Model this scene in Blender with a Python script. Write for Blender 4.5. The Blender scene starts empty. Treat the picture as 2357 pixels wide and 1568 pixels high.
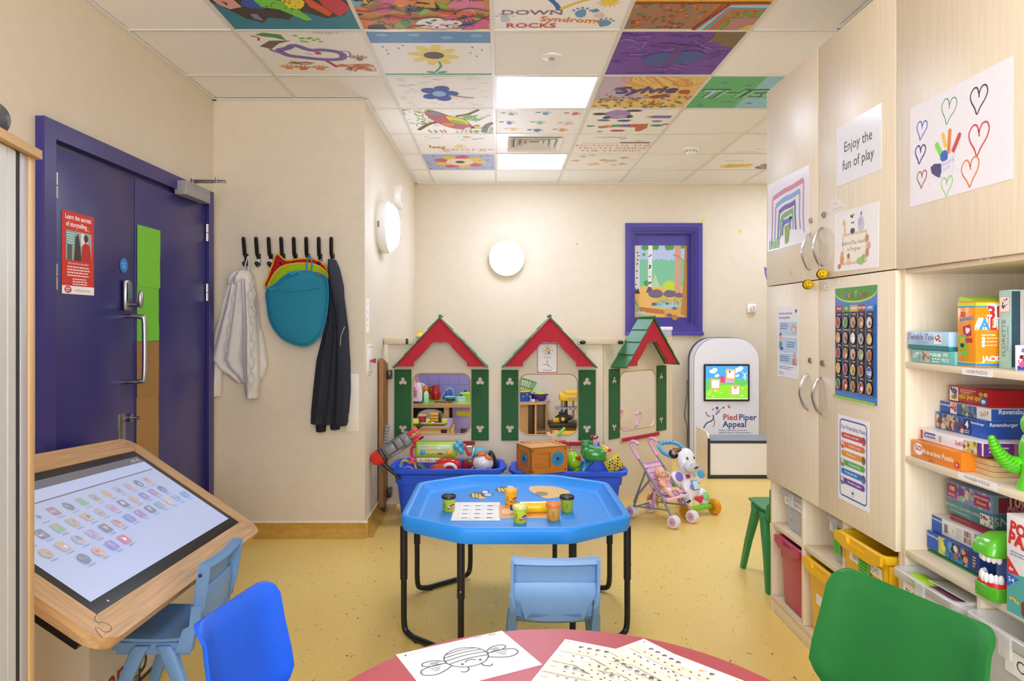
import bpy, bmesh, math, random
from mathutils import Vector as V, Matrix as MX, Euler
from mathutils.geometry import tessellate_polygon
D = bpy.data; SC = bpy.context.scene; COL = SC.collection
pi = math.pi; rad = math.radians; sin = math.sin; cos = math.cos
random.seed(4); rnd = random.uniform

# ------------------------------------------------------------------ camera, world, light, exposure
F, CX, CY, CZ = 1628.0, 1150.0, 743.0, 1.3          # focal length, principal point (px), eye height (m)
cd = D.cameras.new('camera'); cam = D.objects.new('camera', cd); COL.objects.link(cam)
cam.location = (0, 0, CZ); cam.rotation_euler = (pi/2, 0, 0)
cd.sensor_width = 36; cd.lens = F/2357*36; cd.clip_start = .02
cd.shift_x = (1178.5-CX)/2357; cd.shift_y = -(784-CY)/2357
SC.camera = cam
w = D.worlds.new('world'); SC.world = w; w.use_nodes = True
w.node_tree.nodes['Background'].inputs[0].default_value = (.85, .92, 1, 1)
w.node_tree.nodes['Background'].inputs[1].default_value = 1.0
vs = SC.view_settings; vs.view_transform = 'Standard'; vs.look = 'None'; vs.gamma = 1; vs.use_curve_mapping = False
vs.exposure = .94
SC.cycles.max_bounces = 10; SC.cycles.diffuse_bounces = 6; SC.cycles.transparent_max_bounces = 16
SC.cycles.sample_clamp_indirect = 6; SC.cycles.caustics_reflective = False; SC.cycles.caustics_refractive = False
LIGHT_TILE, LIGHT_WALL = 7.5, 9.0                      # radiance of the ceiling panels and of the round wall lamps
def area(name, loc, rot, sx, sy, power, col=(1, 1, 1)):
    l = D.lights.new(name, 'AREA'); l.shape = 'RECTANGLE'; l.size = sx; l.size_y = sy; l.energy = power; l.color = col
    o = D.objects.new(name, l); o.location = loc; o.rotation_euler = rot; COL.objects.link(o); return o
# fill lamp added behind the camera, set at an invented window
area('rear_fill', (-.05, -1.42, 1.55), (rad(90), 0, 0), 2.4, 1.5, 52, (.93, 1, 1.2))

# ------------------------------------------------------------------ helpers: measuring
def P(px, py, Y): return V(((px-CX)/F*Y, Y, CZ-(py-CY)/F*Y))
def G(px, py, z=0.0):
    Y = (CZ-z)*F/(py-CY); return V(((px-CX)/F*Y, Y, z))
def lin(h):
    if not isinstance(h, str): return tuple(h)
    h = h.lstrip('#')
    if len(h) == 3: h = ''.join(a+a for a in h)
    r = []
    for i in (0, 2, 4):
        c = int(h[i:i+2], 16)/255
        r.append(c/12.92 if c <= .04045 else ((c+.055)/1.055)**2.4)
    return tuple(r)+(1.0,)
def fr(o, u, v):                                       # matrix of a plane: origin, right, up
    u = V(u).normalized(); v = V(v).normalized(); n = u.cross(v)
    return MX(((u.x, v.x, n.x, o[0]), (u.y, v.y, n.y, o[1]), (u.z, v.z, n.z, o[2]), (0, 0, 0, 1)))
def onright(Y, z, X): return fr((X, Y, z), (0, -1, 0), (0, 0, 1))
def onleft(Y, z, X): return fr((X, Y, z), (0, 1, 0), (0, 0, 1))
def onback(X, z, Y): return fr((X, Y, z), (1, 0, 0), (0, 0, 1))
def flat(X, Y, z, a=0): return MX.Translation((X, Y, z)) @ MX.Rotation(rad(a), 4, 'Z')
def TR(x, y, z, rx=0, ry=0, rz=0): return MX.Translation((x, y, z)) @ Euler((rad(rx), rad(ry), rad(rz))).to_matrix().to_4x4()
def spl(p, n=6, closed=False):                         # Catmull-Rom
    p = [V(q) for q in p]; N = len(p); out = []
    for i in range(N if closed else N-1):
        if closed: a, b, c, d = p[i-1], p[i], p[(i+1) % N], p[(i+2) % N]
        else: a, b, c, d = p[max(i-1, 0)], p[i], p[i+1], p[min(i+2, N-1)]
        for k in range(n):
            t = k/n
            out.append(.5*((2*b)+(c-a)*t+(2*a-5*b+4*c-d)*t*t+(3*b-a-3*c+d)*t**3))
    if not closed: out.append(p[-1])
    return out
def rrect(x0, x1, y0, y1, r, n=4):                     # rounded rectangle outline, counter-clockwise
    o = []
    for cx, cy, a in ((x1-r, y0+r, -90), (x1-r, y1-r, 0), (x0+r, y1-r, 90), (x0+r, y0+r, 180)):
        for k in range(n+1):
            t = rad(a+90*k/n); o.append((cx+r*cos(t), cy+r*sin(t)))
    return o
def circ(x, y, r, n=16, ry=None, a=0):
    ry = ry or r; ca, sa = cos(rad(a)), sin(rad(a)); o = []
    for k in range(n):
        t = 2*pi*k/n; p, q = r*cos(t), ry*sin(t); o.append((x+p*ca-q*sa, y+p*sa+q*ca))
    return o

# ------------------------------------------------------------------ materials: all node based; the surface colour sits in the attribute Col
MATS = {}
def nd(nt, t, **k):
    n = nt.nodes.new(t)
    for a, b in k.items():
        if a.startswith('i_'):
            key = a[2:]; n.inputs[int(key) if key.isdigit() else key].default_value = b
        else: setattr(n, a, b)
    return n
def mat(name, rough=.5, metal=0, var=.05, vscale=60, bump=0, bscale=400, coat=0, scale=(1, 1, 1), emit=0, alpha=1, spec=.5, rvar=0, speck=0, trans=0):
    if name in MATS: return MATS[name]
    m = D.materials.new(name); m.use_nodes = True; nt = m.node_tree; L = nt.links.new
    p = nt.nodes['Principled BSDF']
    p.inputs['Roughness'].default_value = rough; p.inputs['Metallic'].default_value = metal
    p.inputs['Specular IOR Level'].default_value = spec
    p.inputs['Coat Weight'].default_value = coat; p.inputs['Coat Roughness'].default_value = .08
    at = nd(nt, 'ShaderNodeAttribute', attribute_name='Col')
    tc = nd(nt, 'ShaderNodeTexCoord'); mp = nd(nt, 'ShaderNodeMapping'); mp.inputs['Scale'].default_value = scale
    L(tc.outputs['Object'], mp.inputs[0])
    nz = nd(nt, 'ShaderNodeTexNoise', i_Scale=vscale, i_Detail=4.0); L(mp.outputs[0], nz.inputs['Vector'])
    rm = nd(nt, 'ShaderNodeMapRange', i_1=.3, i_2=.7, i_3=1-var, i_4=1+var); L(nz.outputs[0], rm.inputs[0])
    mx = nd(nt, 'ShaderNodeVectorMath', operation='SCALE'); L(at.outputs['Color'], mx.inputs[0]); L(rm.outputs[0], mx.inputs['Scale'])
    last = mx.outputs[0]
    if speck:
        vo = nd(nt, 'ShaderNodeTexVoronoi', i_Scale=speck); L(tc.outputs['Object'], vo.inputs['Vector'])
        n2 = nd(nt, 'ShaderNodeTexNoise', i_Scale=speck*.37); L(tc.outputs['Object'], n2.inputs['Vector'])
        ad = nd(nt, 'ShaderNodeMath', operation='SUBTRACT'); L(vo.outputs['Distance'], ad.inputs[0]); L(n2.outputs[0], ad.inputs[1])
        lt = nd(nt, 'ShaderNodeMapRange', i_1=-.47, i_2=-.41, i_3=1.0, i_4=0.0); L(ad.outputs[0], lt.inputs[0])
        mm = nd(nt, 'ShaderNodeMix', data_type='RGBA'); L(lt.outputs[0], mm.inputs[0]); L(last, mm.inputs[6])
        mm.inputs[7].default_value = (.16, .10, .035, 1); last = mm.outputs[2]
    L(last, p.inputs['Base Color'])
    if rvar:
        r2 = nd(nt, 'ShaderNodeMapRange', i_1=.3, i_2=.7, i_3=rough-rvar, i_4=rough+rvar); L(nz.outputs[0], r2.inputs[0]); L(r2.outputs[0], p.inputs['Roughness'])
    if bump:
        nb = nd(nt, 'ShaderNodeTexNoise', i_Scale=bscale, i_Detail=2.0); L(tc.outputs['Object'], nb.inputs['Vector'])
        b = nd(nt, 'ShaderNodeBump', i_Strength=bump, i_Distance=.002); L(nb.outputs[0], b.inputs['Height']); L(b.outputs[0], p.inputs['Normal'])
    if emit:
        L(last, p.inputs['Emission Color']); p.inputs['Emission Strength'].default_value = emit
    if trans:
        tb = nd(nt, 'ShaderNodeBsdfTransparent'); ms = nd(nt, 'ShaderNodeMixShader'); ms.inputs[0].default_value = trans
        L(p.outputs[0], ms.inputs[1]); L(tb.outputs[0], ms.inputs[2]); L(ms.outputs[0], nt.nodes['Material Output'].inputs[0])
    MATS[name] = m; return m
mat('plastic', .36, var=.02, rvar=.04); mat('gloss', .16, var=.015, coat=.3); mat('matte', .75, var=.04)
mat('shell', .42, var=.03, bump=.15, bscale=900, rvar=.05)
mat('paper', .55, var=.015); mat('print', .5, var=.05, vscale=90); mat('laminate', .22, var=.02); mat('table laminate', .38, var=.03, bump=.1, bscale=600)
mat('fabric', .95, var=.10, vscale=240, bump=.5, bscale=700, spec=.2)
mat('knit', .95, var=.06, vscale=150, bump=.9, bscale=260, spec=.2)
mat('metal', .28, metal=1, var=.03); mat('black metal', .3, var=.05, spec=.5)
mat('paint', .7, var=.02, vscale=14, bump=.12, bscale=260); mat('tile board', .85, var=.03, vscale=90, bump=.25, bscale=320)
mat('door paint', .3, var=.05, vscale=220, bump=.1, bscale=500)
mat('floor vinyl', .34, var=.035, vscale=60, speck=62, bump=.05, bscale=700, rvar=.05)
mat('cove vinyl', .42, var=.10, vscale=30)
mat('maple', .38, var=.05, vscale=9, scale=(9, 9, .5), rvar=.05); mat('maple flat', .4, var=.05, vscale=9, scale=(9, .5, 9))
mat('oak', .42, var=.22, vscale=7, scale=(1, 1, 1)); mat('oak y', .4, var=.22, vscale=8, scale=(11, .55, 11), bump=.15, bscale=90)
mat('oak x', .4, var=.22, vscale=8, scale=(.55, 11, 11), bump=.15, bscale=90)
mat('pine', .5, var=.22, vscale=7, scale=(12, 12, .6), bump=.3, bscale=60); mat('wood toy', .45, var=.12, vscale=8, scale=(1.2, 14, 14))
mat('speckled board', .5, var=.13, vscale=420); mat('carpet tile', .85, var=.3, vscale=520, bump=.5, bscale=600)
mat('screen', .12, var=.0, emit=.42, spec=.6); mat('hazy screen', .3, var=.0, emit=.14, spec=.5); mat('lit tile', .5, var=0, emit=LIGHT_TILE); mat('lit dome', .4, var=0, emit=LIGHT_WALL)
mat('clear plastic', .2, var=.02, trans=.58); mat('glass', .05, var=0, trans=.9)

# ------------------------------------------------------------------ mesh builder
class B:
    def __init__(s, c='#888888'): s.v = []; s.f = []; s.fc = []; s.col = lin(c); s.M = None
    def c(s, h): s.col = lin(h); return s
    def at(s, M=None): s.M = M; return s
    def add(s, vs, fs, M=None):
        n = len(s.v); MM = M if s.M is None else (s.M if M is None else s.M @ M)
        s.v += [tuple(MM @ V(p)) for p in vs] if MM is not None else [tuple(p) for p in vs]
        s.f += [[i+n for i in f] for f in fs]; s.fc += [s.col]*len(fs); return s
    def bm(s, b, M=None):
        b.verts.index_update()
        s.add([v.co.copy() for v in b.verts], [[v.index for v in f.verts] for f in b.faces], M); b.free(); return s
    def box(s, x0, x1, y0, y1, z0, z1, bev=0, M=None, seg=2):
        b = bmesh.new(); bmesh.ops.create_cube(b, size=1)
        for v in b.verts: v.co = V(((x0+x1)/2+v.co.x*(x1-x0), (y0+y1)/2+v.co.y*(y1-y0), (z0+z1)/2+v.co.z*(z1-z0)))
        if bev: bmesh.ops.bevel(b, geom=list(b.edges), offset=min(bev, .49*min(abs(x1-x0), abs(y1-y0), abs(z1-z0))), segments=seg, profile=.5, affect='EDGES')
        return s.bm(b, M)
    def cb(s, c, d, bev=0, rot=(0, 0, 0), seg=2): return s.box(-d[0]/2, d[0]/2, -d[1]/2, d[1]/2, -d[2]/2, d[2]/2, bev, TR(*c, *rot), seg)
    def loft(s, rings, cap=True, closed=True, M=None):
        n = len(rings[0]); vs = [p for r in rings for p in r]; fs = []
        for i in range(len(rings)-1):
            for j in range(n if closed else n-1):
                k = (j+1) % n; fs.append((i*n+j, i*n+k, (i+1)*n+k, (i+1)*n+j))
        if cap: fs += [tuple(range(n-1, -1, -1)), tuple(range((len(rings)-1)*n, len(rings)*n))]
        return s.add(vs, fs, M)
    def tube(s, pts, r, n=8, closed=False, M=None, flat_=1):
        pts = [V(p) for p in pts]; N = len(pts); rr = r if isinstance(r, (list, tuple)) else [r]*N
        up = None; rings = []
        for i, p in enumerate(pts):
            if closed: t = pts[(i+1) % N]-pts[i-1]
            else: t = pts[min(i+1, N-1)]-pts[max(i-1, 0)]
            t.normalize()
            if up is None: up = V((0, 0, 1)) if abs(t.z) < .9 else V((1, 0, 0))
            a = t.cross(up).normalized(); up = a.cross(t).normalized()
            rings.append([p+(a*cos(2*pi*k/n)+up*sin(2*pi*k/n)*flat_)*rr[i] for k in range(n)])
        if closed: rings.append(rings[0]); return s.loft(rings, cap=False, M=M)
        return s.loft(rings, M=M)
    def cyl(s, p0, p1, r, r1=None, n=16): return s.tube([p0, p1], [r, r if r1 is None else r1], n)
    def ell(s, c, r, rot=(0, 0, 0), nu=16, nv=10, e=1.0, M=None):
        r = (r, r, r) if not isinstance(r, (tuple, list)) else r
        pw = lambda x: math.copysign(abs(x)**e, x)
        vs = [(0, 0, -r[2])]; fs = []
        for i in range(1, nv):
            a = -pi/2+pi*i/nv
            for j in range(nu):
                t = 2*pi*j/nu; vs.append((r[0]*pw(cos(a))*pw(cos(t)), r[1]*pw(cos(a))*pw(sin(t)), r[2]*pw(sin(a))))
        vs.append((0, 0, r[2])); T = len(vs)-1
        for j in range(nu):
            k = (j+1) % nu; fs += [(0, 1+k, 1+j), (T, T-nu+j, T-nu+k)]
            for i in range(nv-2): fs.append((1+i*nu+j, 1+i*nu+k, 1+(i+1)*nu+k, 1+(i+1)*nu+j))
        T2 = TR(*c, *rot); return s.add(vs, fs, T2 if M is None else M @ T2)
    def lathe(s, prof, n=24, M=None):
        return s.loft([[(r*cos(2*pi*k/n), r*sin(2*pi*k/n), z) for k in range(n)] for r, z in prof], M=M)
    def prism(s, loops, z0, z1, M=None):               # outline with holes, given thickness
        if not isinstance(loops[0][0], (tuple, list, V)): loops = [loops]
        vs = []; fs = []; off = []
        for lp in loops: off.append(len(vs)); vs += [(p[0], p[1]) for p in lp]
        n = len(vs)
        if len(loops) == 1: tri = tessellate_polygon([[V((p[0], p[1], 0)) for p in loops[0]]])
        else:
            q = bmesh.new(); bv = [q.verts.new((p[0], p[1], 0)) for p in vs]; eg = []
            for o_, lp in zip(off, loops): eg += [q.edges.new((bv[o_+i], bv[o_+(i+1) % len(lp)])) for i in range(len(lp))]
            bmesh.ops.triangle_fill(q, use_beauty=True, use_dissolve=False, edges=eg, normal=(0, 0, 1)); q.verts.index_update()
            tri = [tuple(v.index for v in f.verts) for f in q.faces]; q.free()
        def ori(t):
            a, b, c = (vs[i] for i in t); return (b[0]-a[0])*(c[1]-a[1])-(b[1]-a[1])*(c[0]-a[0]) > 0
        tri = [t if ori(t) else t[::-1] for t in tri]
        fs += [tuple(i+n for i in t) for t in tri]+[tuple(t[::-1]) for t in tri]
        for q, lp in enumerate(loops):
            A = sum(lp[i-1][0]*lp[i][1]-lp[i][0]*lp[i-1][1] for i in range(len(lp)))
            fwd = (A > 0) == (q == 0); m = len(lp)
            for i in range(m):
                a, b = off[q]+i, off[q]+(i+1) % m
                fs.append((a, b, b+n, a+n) if fwd else (b, a, a+n, b+n))
        return s.add([(p[0], p[1], z0) for p in vs]+[(p[0], p[1], z1) for p in vs], fs, M)
    def pillow(s, out, t, M=None, back=.3):            # puffed outline (star-shaped)
        cx = sum(p[0] for p in out)/len(out); cy = sum(p[1] for p in out)/len(out)
        st = ((.0, -back), (.7, -back), (.96, -back*.6), (1, 0), (.985, .35), (.93, .62), (.8, .85), (.5, .98), (.02, 1))
        return s.loft([[(cx+(p[0]-cx)*k, cy+(p[1]-cy)*k, z*t) for p in out] for k, z in st], M=M)
    def shell(s, st, t, n=11, M=None, pw=2):                 # curved sheet; stations (x, z, half width, cross curve)
        rings = []
        for i, (x, z, hw, k) in enumerate(st):
            a, b = st[max(i-1, 0)], st[min(i+1, len(st)-1)]
            tx, tz = b[0]-a[0], b[1]-a[1]; l = math.hypot(tx, tz) or 1; nx, nz = tz/l, -tx/l   # below / behind
            top = []; bot = []
            for j in range(n):
                u = -1+2*j/(n-1); q = -k*abs(u)**pw
                top.append((x+nx*q, u*hw, z+nz*q)); e = t*(1 if abs(u) < .99 else .7)
                bot.append((x+nx*(q+e), u*hw, z+nz*(q+e)))
            rings.append(top+bot[::-1])
        return s.loft(rings, M=M)
    def drape(s, rows, Yw, nx=14, folds=2, amp=.18, M=None):   # hanging cloth: rows (py, pxl, pxr, thickness)
        rings = []
        for q, (py, a, b, t) in enumerate(rows):
            fr_ = []; bk = []
            for j in range(nx+1):
                u = j/nx; p = P(a+(b-a)*u, py, Yw); d = t*(.25+.75*sin(pi*u)**.5 if 0 < u < 1 else .25)
                d *= 1+amp*sin(2*pi*folds*u+q*.45)
                fr_.append((p.x, Yw-d-.004, p.z)); bk.append((p.x, Yw-.003, p.z))
            rings.append(fr_+bk[::-1])
        return s.loft(rings, M=M)
TXT = {}
def glyphs(t, res=2):
    if (t, res) not in TXT:
        c = D.curves.new('txt', 'FONT'); c.body = t; c.resolution_u = res; c.size = 1; c.align_x = 'CENTER'; c.align_y = 'CENTER'
        o = D.objects.new('txt', c); m = o.to_mesh()
        TXT[(t, res)] = ([tuple(v.co) for v in m.vertices], [tuple(p.vertices) for p in m.polygons])
        o.to_mesh_clear(); D.objects.remove(o); D.curves.remove(c)
    return TXT[(t, res)]
class C(B):                                            # flat print: u right, v down, in its own units
    def __init__(s, w, h, uw=100, vh=100, bg=None):
        B.__init__(s); s.w, s.h, s.uw, s.vh = w, h, uw, vh; s.z = .0001
        if bg: s.rect(0, 0, uw, vh, bg)
    def pt(s, u, v): return ((u/s.uw-.5)*s.w, (.5-v/s.vh)*s.h, s.z)
    def up(s): s.z += .00003
    def clip(s, p): return (min(max(p[0], 0), s.uw), min(max(p[1], 0), s.vh))
    def poly(s, pts, c):
        s.c(c); pts = [s.clip(p) for p in pts]
        A = sum(pts[i-1][0]*pts[i][1]-pts[i][0]*pts[i-1][1] for i in range(len(pts)))
        if A > 0: pts = pts[::-1]
        s.add([s.pt(*p) for p in pts], [tuple(range(len(pts)))]); s.up(); return s
    def rect(s, a, b, c_, d, c): return s.poly([(a, b), (c_, b), (c_, d), (a, d)], c)
    def rr(s, a, b, c_, d, r, c): return s.poly(rrect(a, c_, b, d, r, 3), c)
    def el(s, u, v, ru, rv, c, n=14, a=0): return s.poly(circ(u, v, ru, n, rv, a), c)
    def line(s, pts, wd, c, closed=False, sm=0):
        pts = [V((p[0], p[1])) for p in pts]
        if sm: pts = [V((p[0], p[1])) for p in spl([(p[0], p[1], 0) for p in pts], sm, closed)]
        N = len(pts); vs = []; fs = []; s.c(c)
        for i in range(N):
            t = (pts[(i+1) % N]-pts[i-1]) if closed else (pts[min(i+1, N-1)]-pts[max(i-1, 0)])
            if t.length < 1e-9: t = V((1, 0))
            t.normalize(); n = V((-t.y, t.x))*wd/2
            vs += [s.pt(*s.clip(pts[i]+n)), s.pt(*s.clip(pts[i]-n))]
        for i in range(N if closed else N-1):
            a, b = 2*i, 2*((i+1) % N); fs.append((a, b, b+1, a+1))
        s.add(vs, fs); s.up(); return s
    def text(s, t, u, v, size, c, a=0, bold=0, sx=1, al='C', res=2, it=0):
        vs, fs = glyphs(t, res); ca, sa = cos(rad(a)), sin(rad(a)); s.c(c)
        k = s.w/s.uw*size; x0, y0, z = s.pt(u, v)
        if al != 'C':
            xs = [q[0] for q in vs] or [0]; dx = -min(xs) if al == 'L' else -max(xs)
        else: dx = 0
        for ox, oy in (((0, 0), (bold, 0), (0, bold), (bold, bold)) if bold else ((0, 0),)):
            s.add([(x0+k*((p[0]*sx+dx*sx+ox+it*p[1])*ca-(p[1]+oy)*sa), y0+k*((p[0]*sx+dx*sx+ox)*sa+(p[1]+oy)*ca), s.z) for p in vs], fs); s.up()
        return s
    def greek(s, u0, u1, v, lines, gap, h, c, rag=.3):  # rows of print too small to read
        for i in range(lines):
            u = u0; e = u1-(rnd(0, rag)*(u1-u0) if i == lines-1 or rag < .2 else rnd(0, rag*.4)*(u1-u0)); y = v+i*gap
            while u < e-h:
                q = min(u+rnd(1.5, 5)*h, e); s.rect(u, y, q, y+h, c); s.z -= .00003; u = q+h*.6
        s.up(); return s
    def blob(s, u, v, r, c, n=9, j=.25, ry=None):
        ry = ry or r; s.poly([(u+r*(1+rnd(-j, j))*cos(2*pi*k/n), v+ry*(1+rnd(-j, j))*sin(2*pi*k/n)) for k in range(n)], c); return s

# ------------------------------------------------------------------ linking
def mesh(name, b):
    m = D.meshes.new(name); m.from_pydata(b.v, [], b.f)
    ca = m.color_attributes.new('Col', 'FLOAT_COLOR', 'CORNER'); buf = []
    for p, f in zip(b.fc, b.f): buf += list(p)*len(f)
    ca.data.foreach_set('color', buf); return m
def link(o, parent=None, M=None, label=None, cat=None, group=None, kind=None):
    COL.objects.link(o)
    if parent is not None: o.parent = parent
    if M is not None: o.matrix_local = M
    for k, x in (('label', label), ('category', cat), ('group', group), ('kind', kind)):
        if x: o[k] = x
    return o
def obj(name, b, mt, parent=None, M=None, label=None, cat=None, group=None, kind=None, ang=38, flatsh=False):
    m = mesh(name, b); m.materials.append(MATS[mt])
    if not flatsh and not isinstance(b, C):
        m.polygons.foreach_set('use_smooth', [True]*len(m.polygons))
        m.set_sharp_from_angle(angle=rad(ang))
    return link(D.objects.new(name, m), parent, M, label, cat, group, kind)
def thing(name, label, cat, M=None, group=None): return link(D.objects.new(name, None), None, M, label, cat, group)
def struct(name, b, mt, parent=None, M=None, label=None): return obj(name, b, mt, parent, M, label, kind=None if parent else 'structure')
def dup(o, M=None, label=None, parent=None, group=None):
    c = o.copy(); COL.objects.link(c); c.parent = parent
    if M is not None: c.matrix_local = M
    if label: c['label'] = label
    if group: c['group'] = group
    for ch in o.children: dup(ch, None, None, c)
    return c
def sheet(name, label, cat, cv, M, bg='#f4f3f0', mt='paper', t=.0008, group=None, curl=0, loops=None, part='print'):
    b = B(bg)
    if loops: b.prism(loops, 0, t)
    else: b.box(-cv.w/2, cv.w/2, -cv.h/2, cv.h/2, 0, t)
    o = obj(name, b, mt, None, M, label, cat, group)
    if cv.f: obj(part, cv, 'print', o, MX.Translation((0, 0, t)))
    return o
# ================================================================== THE ROOM
XL, XA, YA, YB, XR, ZC = -1.74, -.82, 4.30, 6.88, 1.575, 2.66
WALL = '#dfd3bb'
def wallbox(name, x0, x1, y0, y1, z0=0, z1=2.655): return struct(name, B(WALL).box(x0, x1, y0, y1, z0, z1), 'paint')
struct('floor', B('#edcb72').box(-1.9, 3.15, -1.6, 7.05, -.06, 0), 'floor vinyl')
wallbox('wall_left', XL-.15, XL, -1.55, YA+.15)
wallbox('wall_left_alcove', XL, XA-.12, YA, YA+.15)
wallbox('wall_left_return', XA-.12, XA, YA, YB)
wallbox('wall_right', 1.712, 1.83, -1.55, 3.24)
wallbox('wall_right_bulkhead', XR, 1.711, -1.4, 3.24, 2.352)
wallbox('wall_right_return', 1.831, 3.0, 3.12, 3.24)
wallbox('wall_right_far', 3.0, 3.12, 3.12, YB)
# back wall with the recess of the boarded window
wx0, wx1 = P(1439, 0, YB).x, P(1616, 0, YB).x; wz1, wz0 = P(0, 514, YB).z, P(0, 767, YB).z
b = B(WALL).prism([[(XA-.12, 0), (3.12, 0), (3.12, 2.655), (XA-.12, 2.655)], [(wx0+.03, wz0+.03), (wx0+.03, wz1-.03), (wx1-.03, wz1-.03), (wx1-.03, wz0+.03)]], 0, .15, fr((0, YB+.15, 0), (1, 0, 0), (0, 0, 1)))
struct('wall_back', b, 'paint')
# wall behind the camera; its window is invented to frame the fill lamp
b = B(WALL).prism([[(-1.9, 0), (1.7, 0), (1.7, 2.655), (-1.9, 2.655)], [(-1.3, .75), (-1.3, 2.35), (1.2, 2.35), (1.2, .75)]], 0, .15, fr((0, -1.55, 0), (1, 0, 0), (0, 0, 1)))
struct('wall_front', b, 'paint')
wf = struct('added_window', B('#f2f2f0').prism([[(-1.3, .75), (1.2, .75), (1.2, 2.35), (-1.3, 2.35)], [(-1.24, .81), (-1.24, 2.29), (-.08, 2.29), (-.08, .81)], [(-.02, .81), (-.02, 2.29), (1.14, 2.29), (1.14, .81)]], .02, .08, fr((0, -1.56, 0), (1, 0, 0), (0, 0, 1))), 'plastic')
for k, x in enumerate((-.66, .56)): obj('added_window_pane', B('#ffffff').box(x-.58, x+.58, -1.606, -1.6, .81, 2.29), 'glass', wf)
# coved vinyl skirting with a white capping strip
def cove(name, p0, p1, n):
    p0, p1, n = V(p0), V(p1), V(n); pr = [(.05, .0005), (.05, .002), (.032, .006), (.016, .018), (.007, .036), (.004, .055), (.004, .084), (.0005, .084), (.0005, .0005)]
    b = B('#c79a3d').loft([[q+n*d+V((0, 0, z)) for d, z in pr] for q in (p0, p1)])
    o = struct(name, b, 'cove vinyl')
    b = B('#f1ead9').loft([[q+n*d+V((0, 0, z)) for d, z in ((.0005, .084), (.006, .084), (.006, .093), (.0005, .095))] for q in (p0, p1)])
    struct('capping_strip', b, 'plastic', o)
cove('baseboard_alcove', (XL+.002, YA, 0), (XA+.02, YA, 0), (0, -1, 0))
cove('baseboard_return', (XA, YA-.02, 0), (XA, YB-.002, 0), (1, 0, 0))
cove('baseboard_back', (XA+.05, YB, 0), (2.95, YB, 0), (0, -1, 0))
cove('baseboard_left', (XL, -1.5, 0), (XL, 2.62, 0), (1, 0, 0))

# ------------------------------------------------------------------ boarded blue window with a drawing
NAVY = '#4a3f94'
win = struct('window_1', B(NAVY).prism([[(wx0, wz0), (wx1, wz0), (wx1, wz1), (wx0, wz1)], [(wx0+.045, wz0+.045), (wx0+.045, wz1-.045), (wx1-.045, wz1-.045), (wx1-.045, wz0+.045)]], 0, .018, fr((0, YB, 0), (1, 0, 0), (0, 0, 1))), 'door paint')
for q, (m, d) in enumerate(((.047, .0), (.062, .015), (.08, .03))):
    x0, x1, z0, z1 = wx0+m-.004, wx1-m+.004, wz0+m-.004, wz1-m+.004; k = .022
    obj('window_frame', B(NAVY).prism([[(x0, z0), (x1, z0), (x1, z1), (x0, z1)], [(x0+k, z0+k), (x0+k, z1-k), (x1-k, z1-k), (x1-k, z0+k)]], -.05, .006-d*.9, fr((0, YB, 0), (1, 0, 0), (0, 0, 1))), 'door paint', win)
obj('window_board', B(NAVY).box(wx0+.09, wx1-.09, YB+.07, YB+.085, wz0+.09, wz1-.09), 'door paint', win)
obj('window_sill', B('#54489f').box(wx0-.004, wx1+.008, YB-.035, YB, wz0-.02, wz0+.012, .004), 'door paint', win)
cv = C(.513, .705, 100, 137)
cv.rect(0, 0, 100, 137, '#b9c6e6'); cv.poly([(0, 28)]+[(x, 27+2.5*sin(x*.7)+rnd(-1, 1)) for x in range(2, 100, 4)]+[(100, 28), (100, 80), (0, 80)], '#7cc39b')
cv.rect(0, 78, 100, 137, '#e3b75f'); cv.poly([(55, 137), (62, 110), (100, 118), (100, 137)], '#dca851')
for x, y, r in ((20, 3, 7), (38, 2, 9), (66, 2, 9), (92, 0, 7), (17, 17, 3.5)): cv.blob(x, y, r, '#4f9a3c', ry=r*.9)
cv.blob(22, 72, 5, '#4f9a3c', ry=7)
cv.poly([(32, 80), (38, 52), (48, 80)], '#b8cfa0'); cv.blob(68, 78, 13, '#bfd93f', n=14, ry=10)
cv.rect(0, 0, 9, 84, '#e6e2de'); cv.poly([(26, 0), (34, 0), (32, 82), (25, 82)], '#e9e6e2')
for i in range(18): u, v = random.choice(((rnd(1, 7), rnd(3, 76)), (rnd(26, 31), rnd(3, 76)))); cv.poly([(u-1.5, v), (u+1.5, v-1), (u+2.5, v+1.2), (u-1, v+1.8)], '#3b3436')
cv.poly([(0, 92), (1, 80), (4, 86), (6, 80), (8, 86), (10, 92)], '#40383a'); cv.poly([(21, 90), (26, 78), (32, 80), (34, 90)], '#5d545c')
cv.poly([(77, 0), (88, 0), (88, 90), (76, 90)], '#cf9f80'); cv.poly([(96, 0), (100, 0), (100, 137), (88, 130), (93, 60)], '#b9853f')
cv.line([(73, 18), (83, 20), (94, 30)], 2, '#b9853f')
for x, y, r in ((40, 92, 14), (67, 92, 12), (84, 95, 8)): cv.blob(x, y, r, '#6f6474', n=14, j=.08, ry=r*.6)
cv.blob(60, 114, 26, '#a9c9cf', n=18, j=.1, ry=6)
for x, y, r in ((37, 112, 6), (62, 111, 4), (76, 120, 5), (66, 133, 6)): cv.blob(x, y, r, '#6b6470', n=10, j=.1, ry=r*.55)
for i in range(26): u, v = rnd(42, 88), rnd(101, 112); cv.poly([(u, v+4), (u+rnd(-3, 3), v-5), (u+1.6, v+4)], '#58b07c')
for i in range(10): u, v = rnd(0, 7), rnd(104, 126); cv.poly([(u, v+4), (u+rnd(-2, 2), v-6), (u+1.6, v+4)], '#58b07c')
cv.poly([(8, 117), (56, 123), (57, 131), (10, 126)], '#b9733c'); cv.el(57, 127, 2.2, 4, '#d09355'); cv.rect(0, 126, 20, 131, '#a9c9cf')
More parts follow.
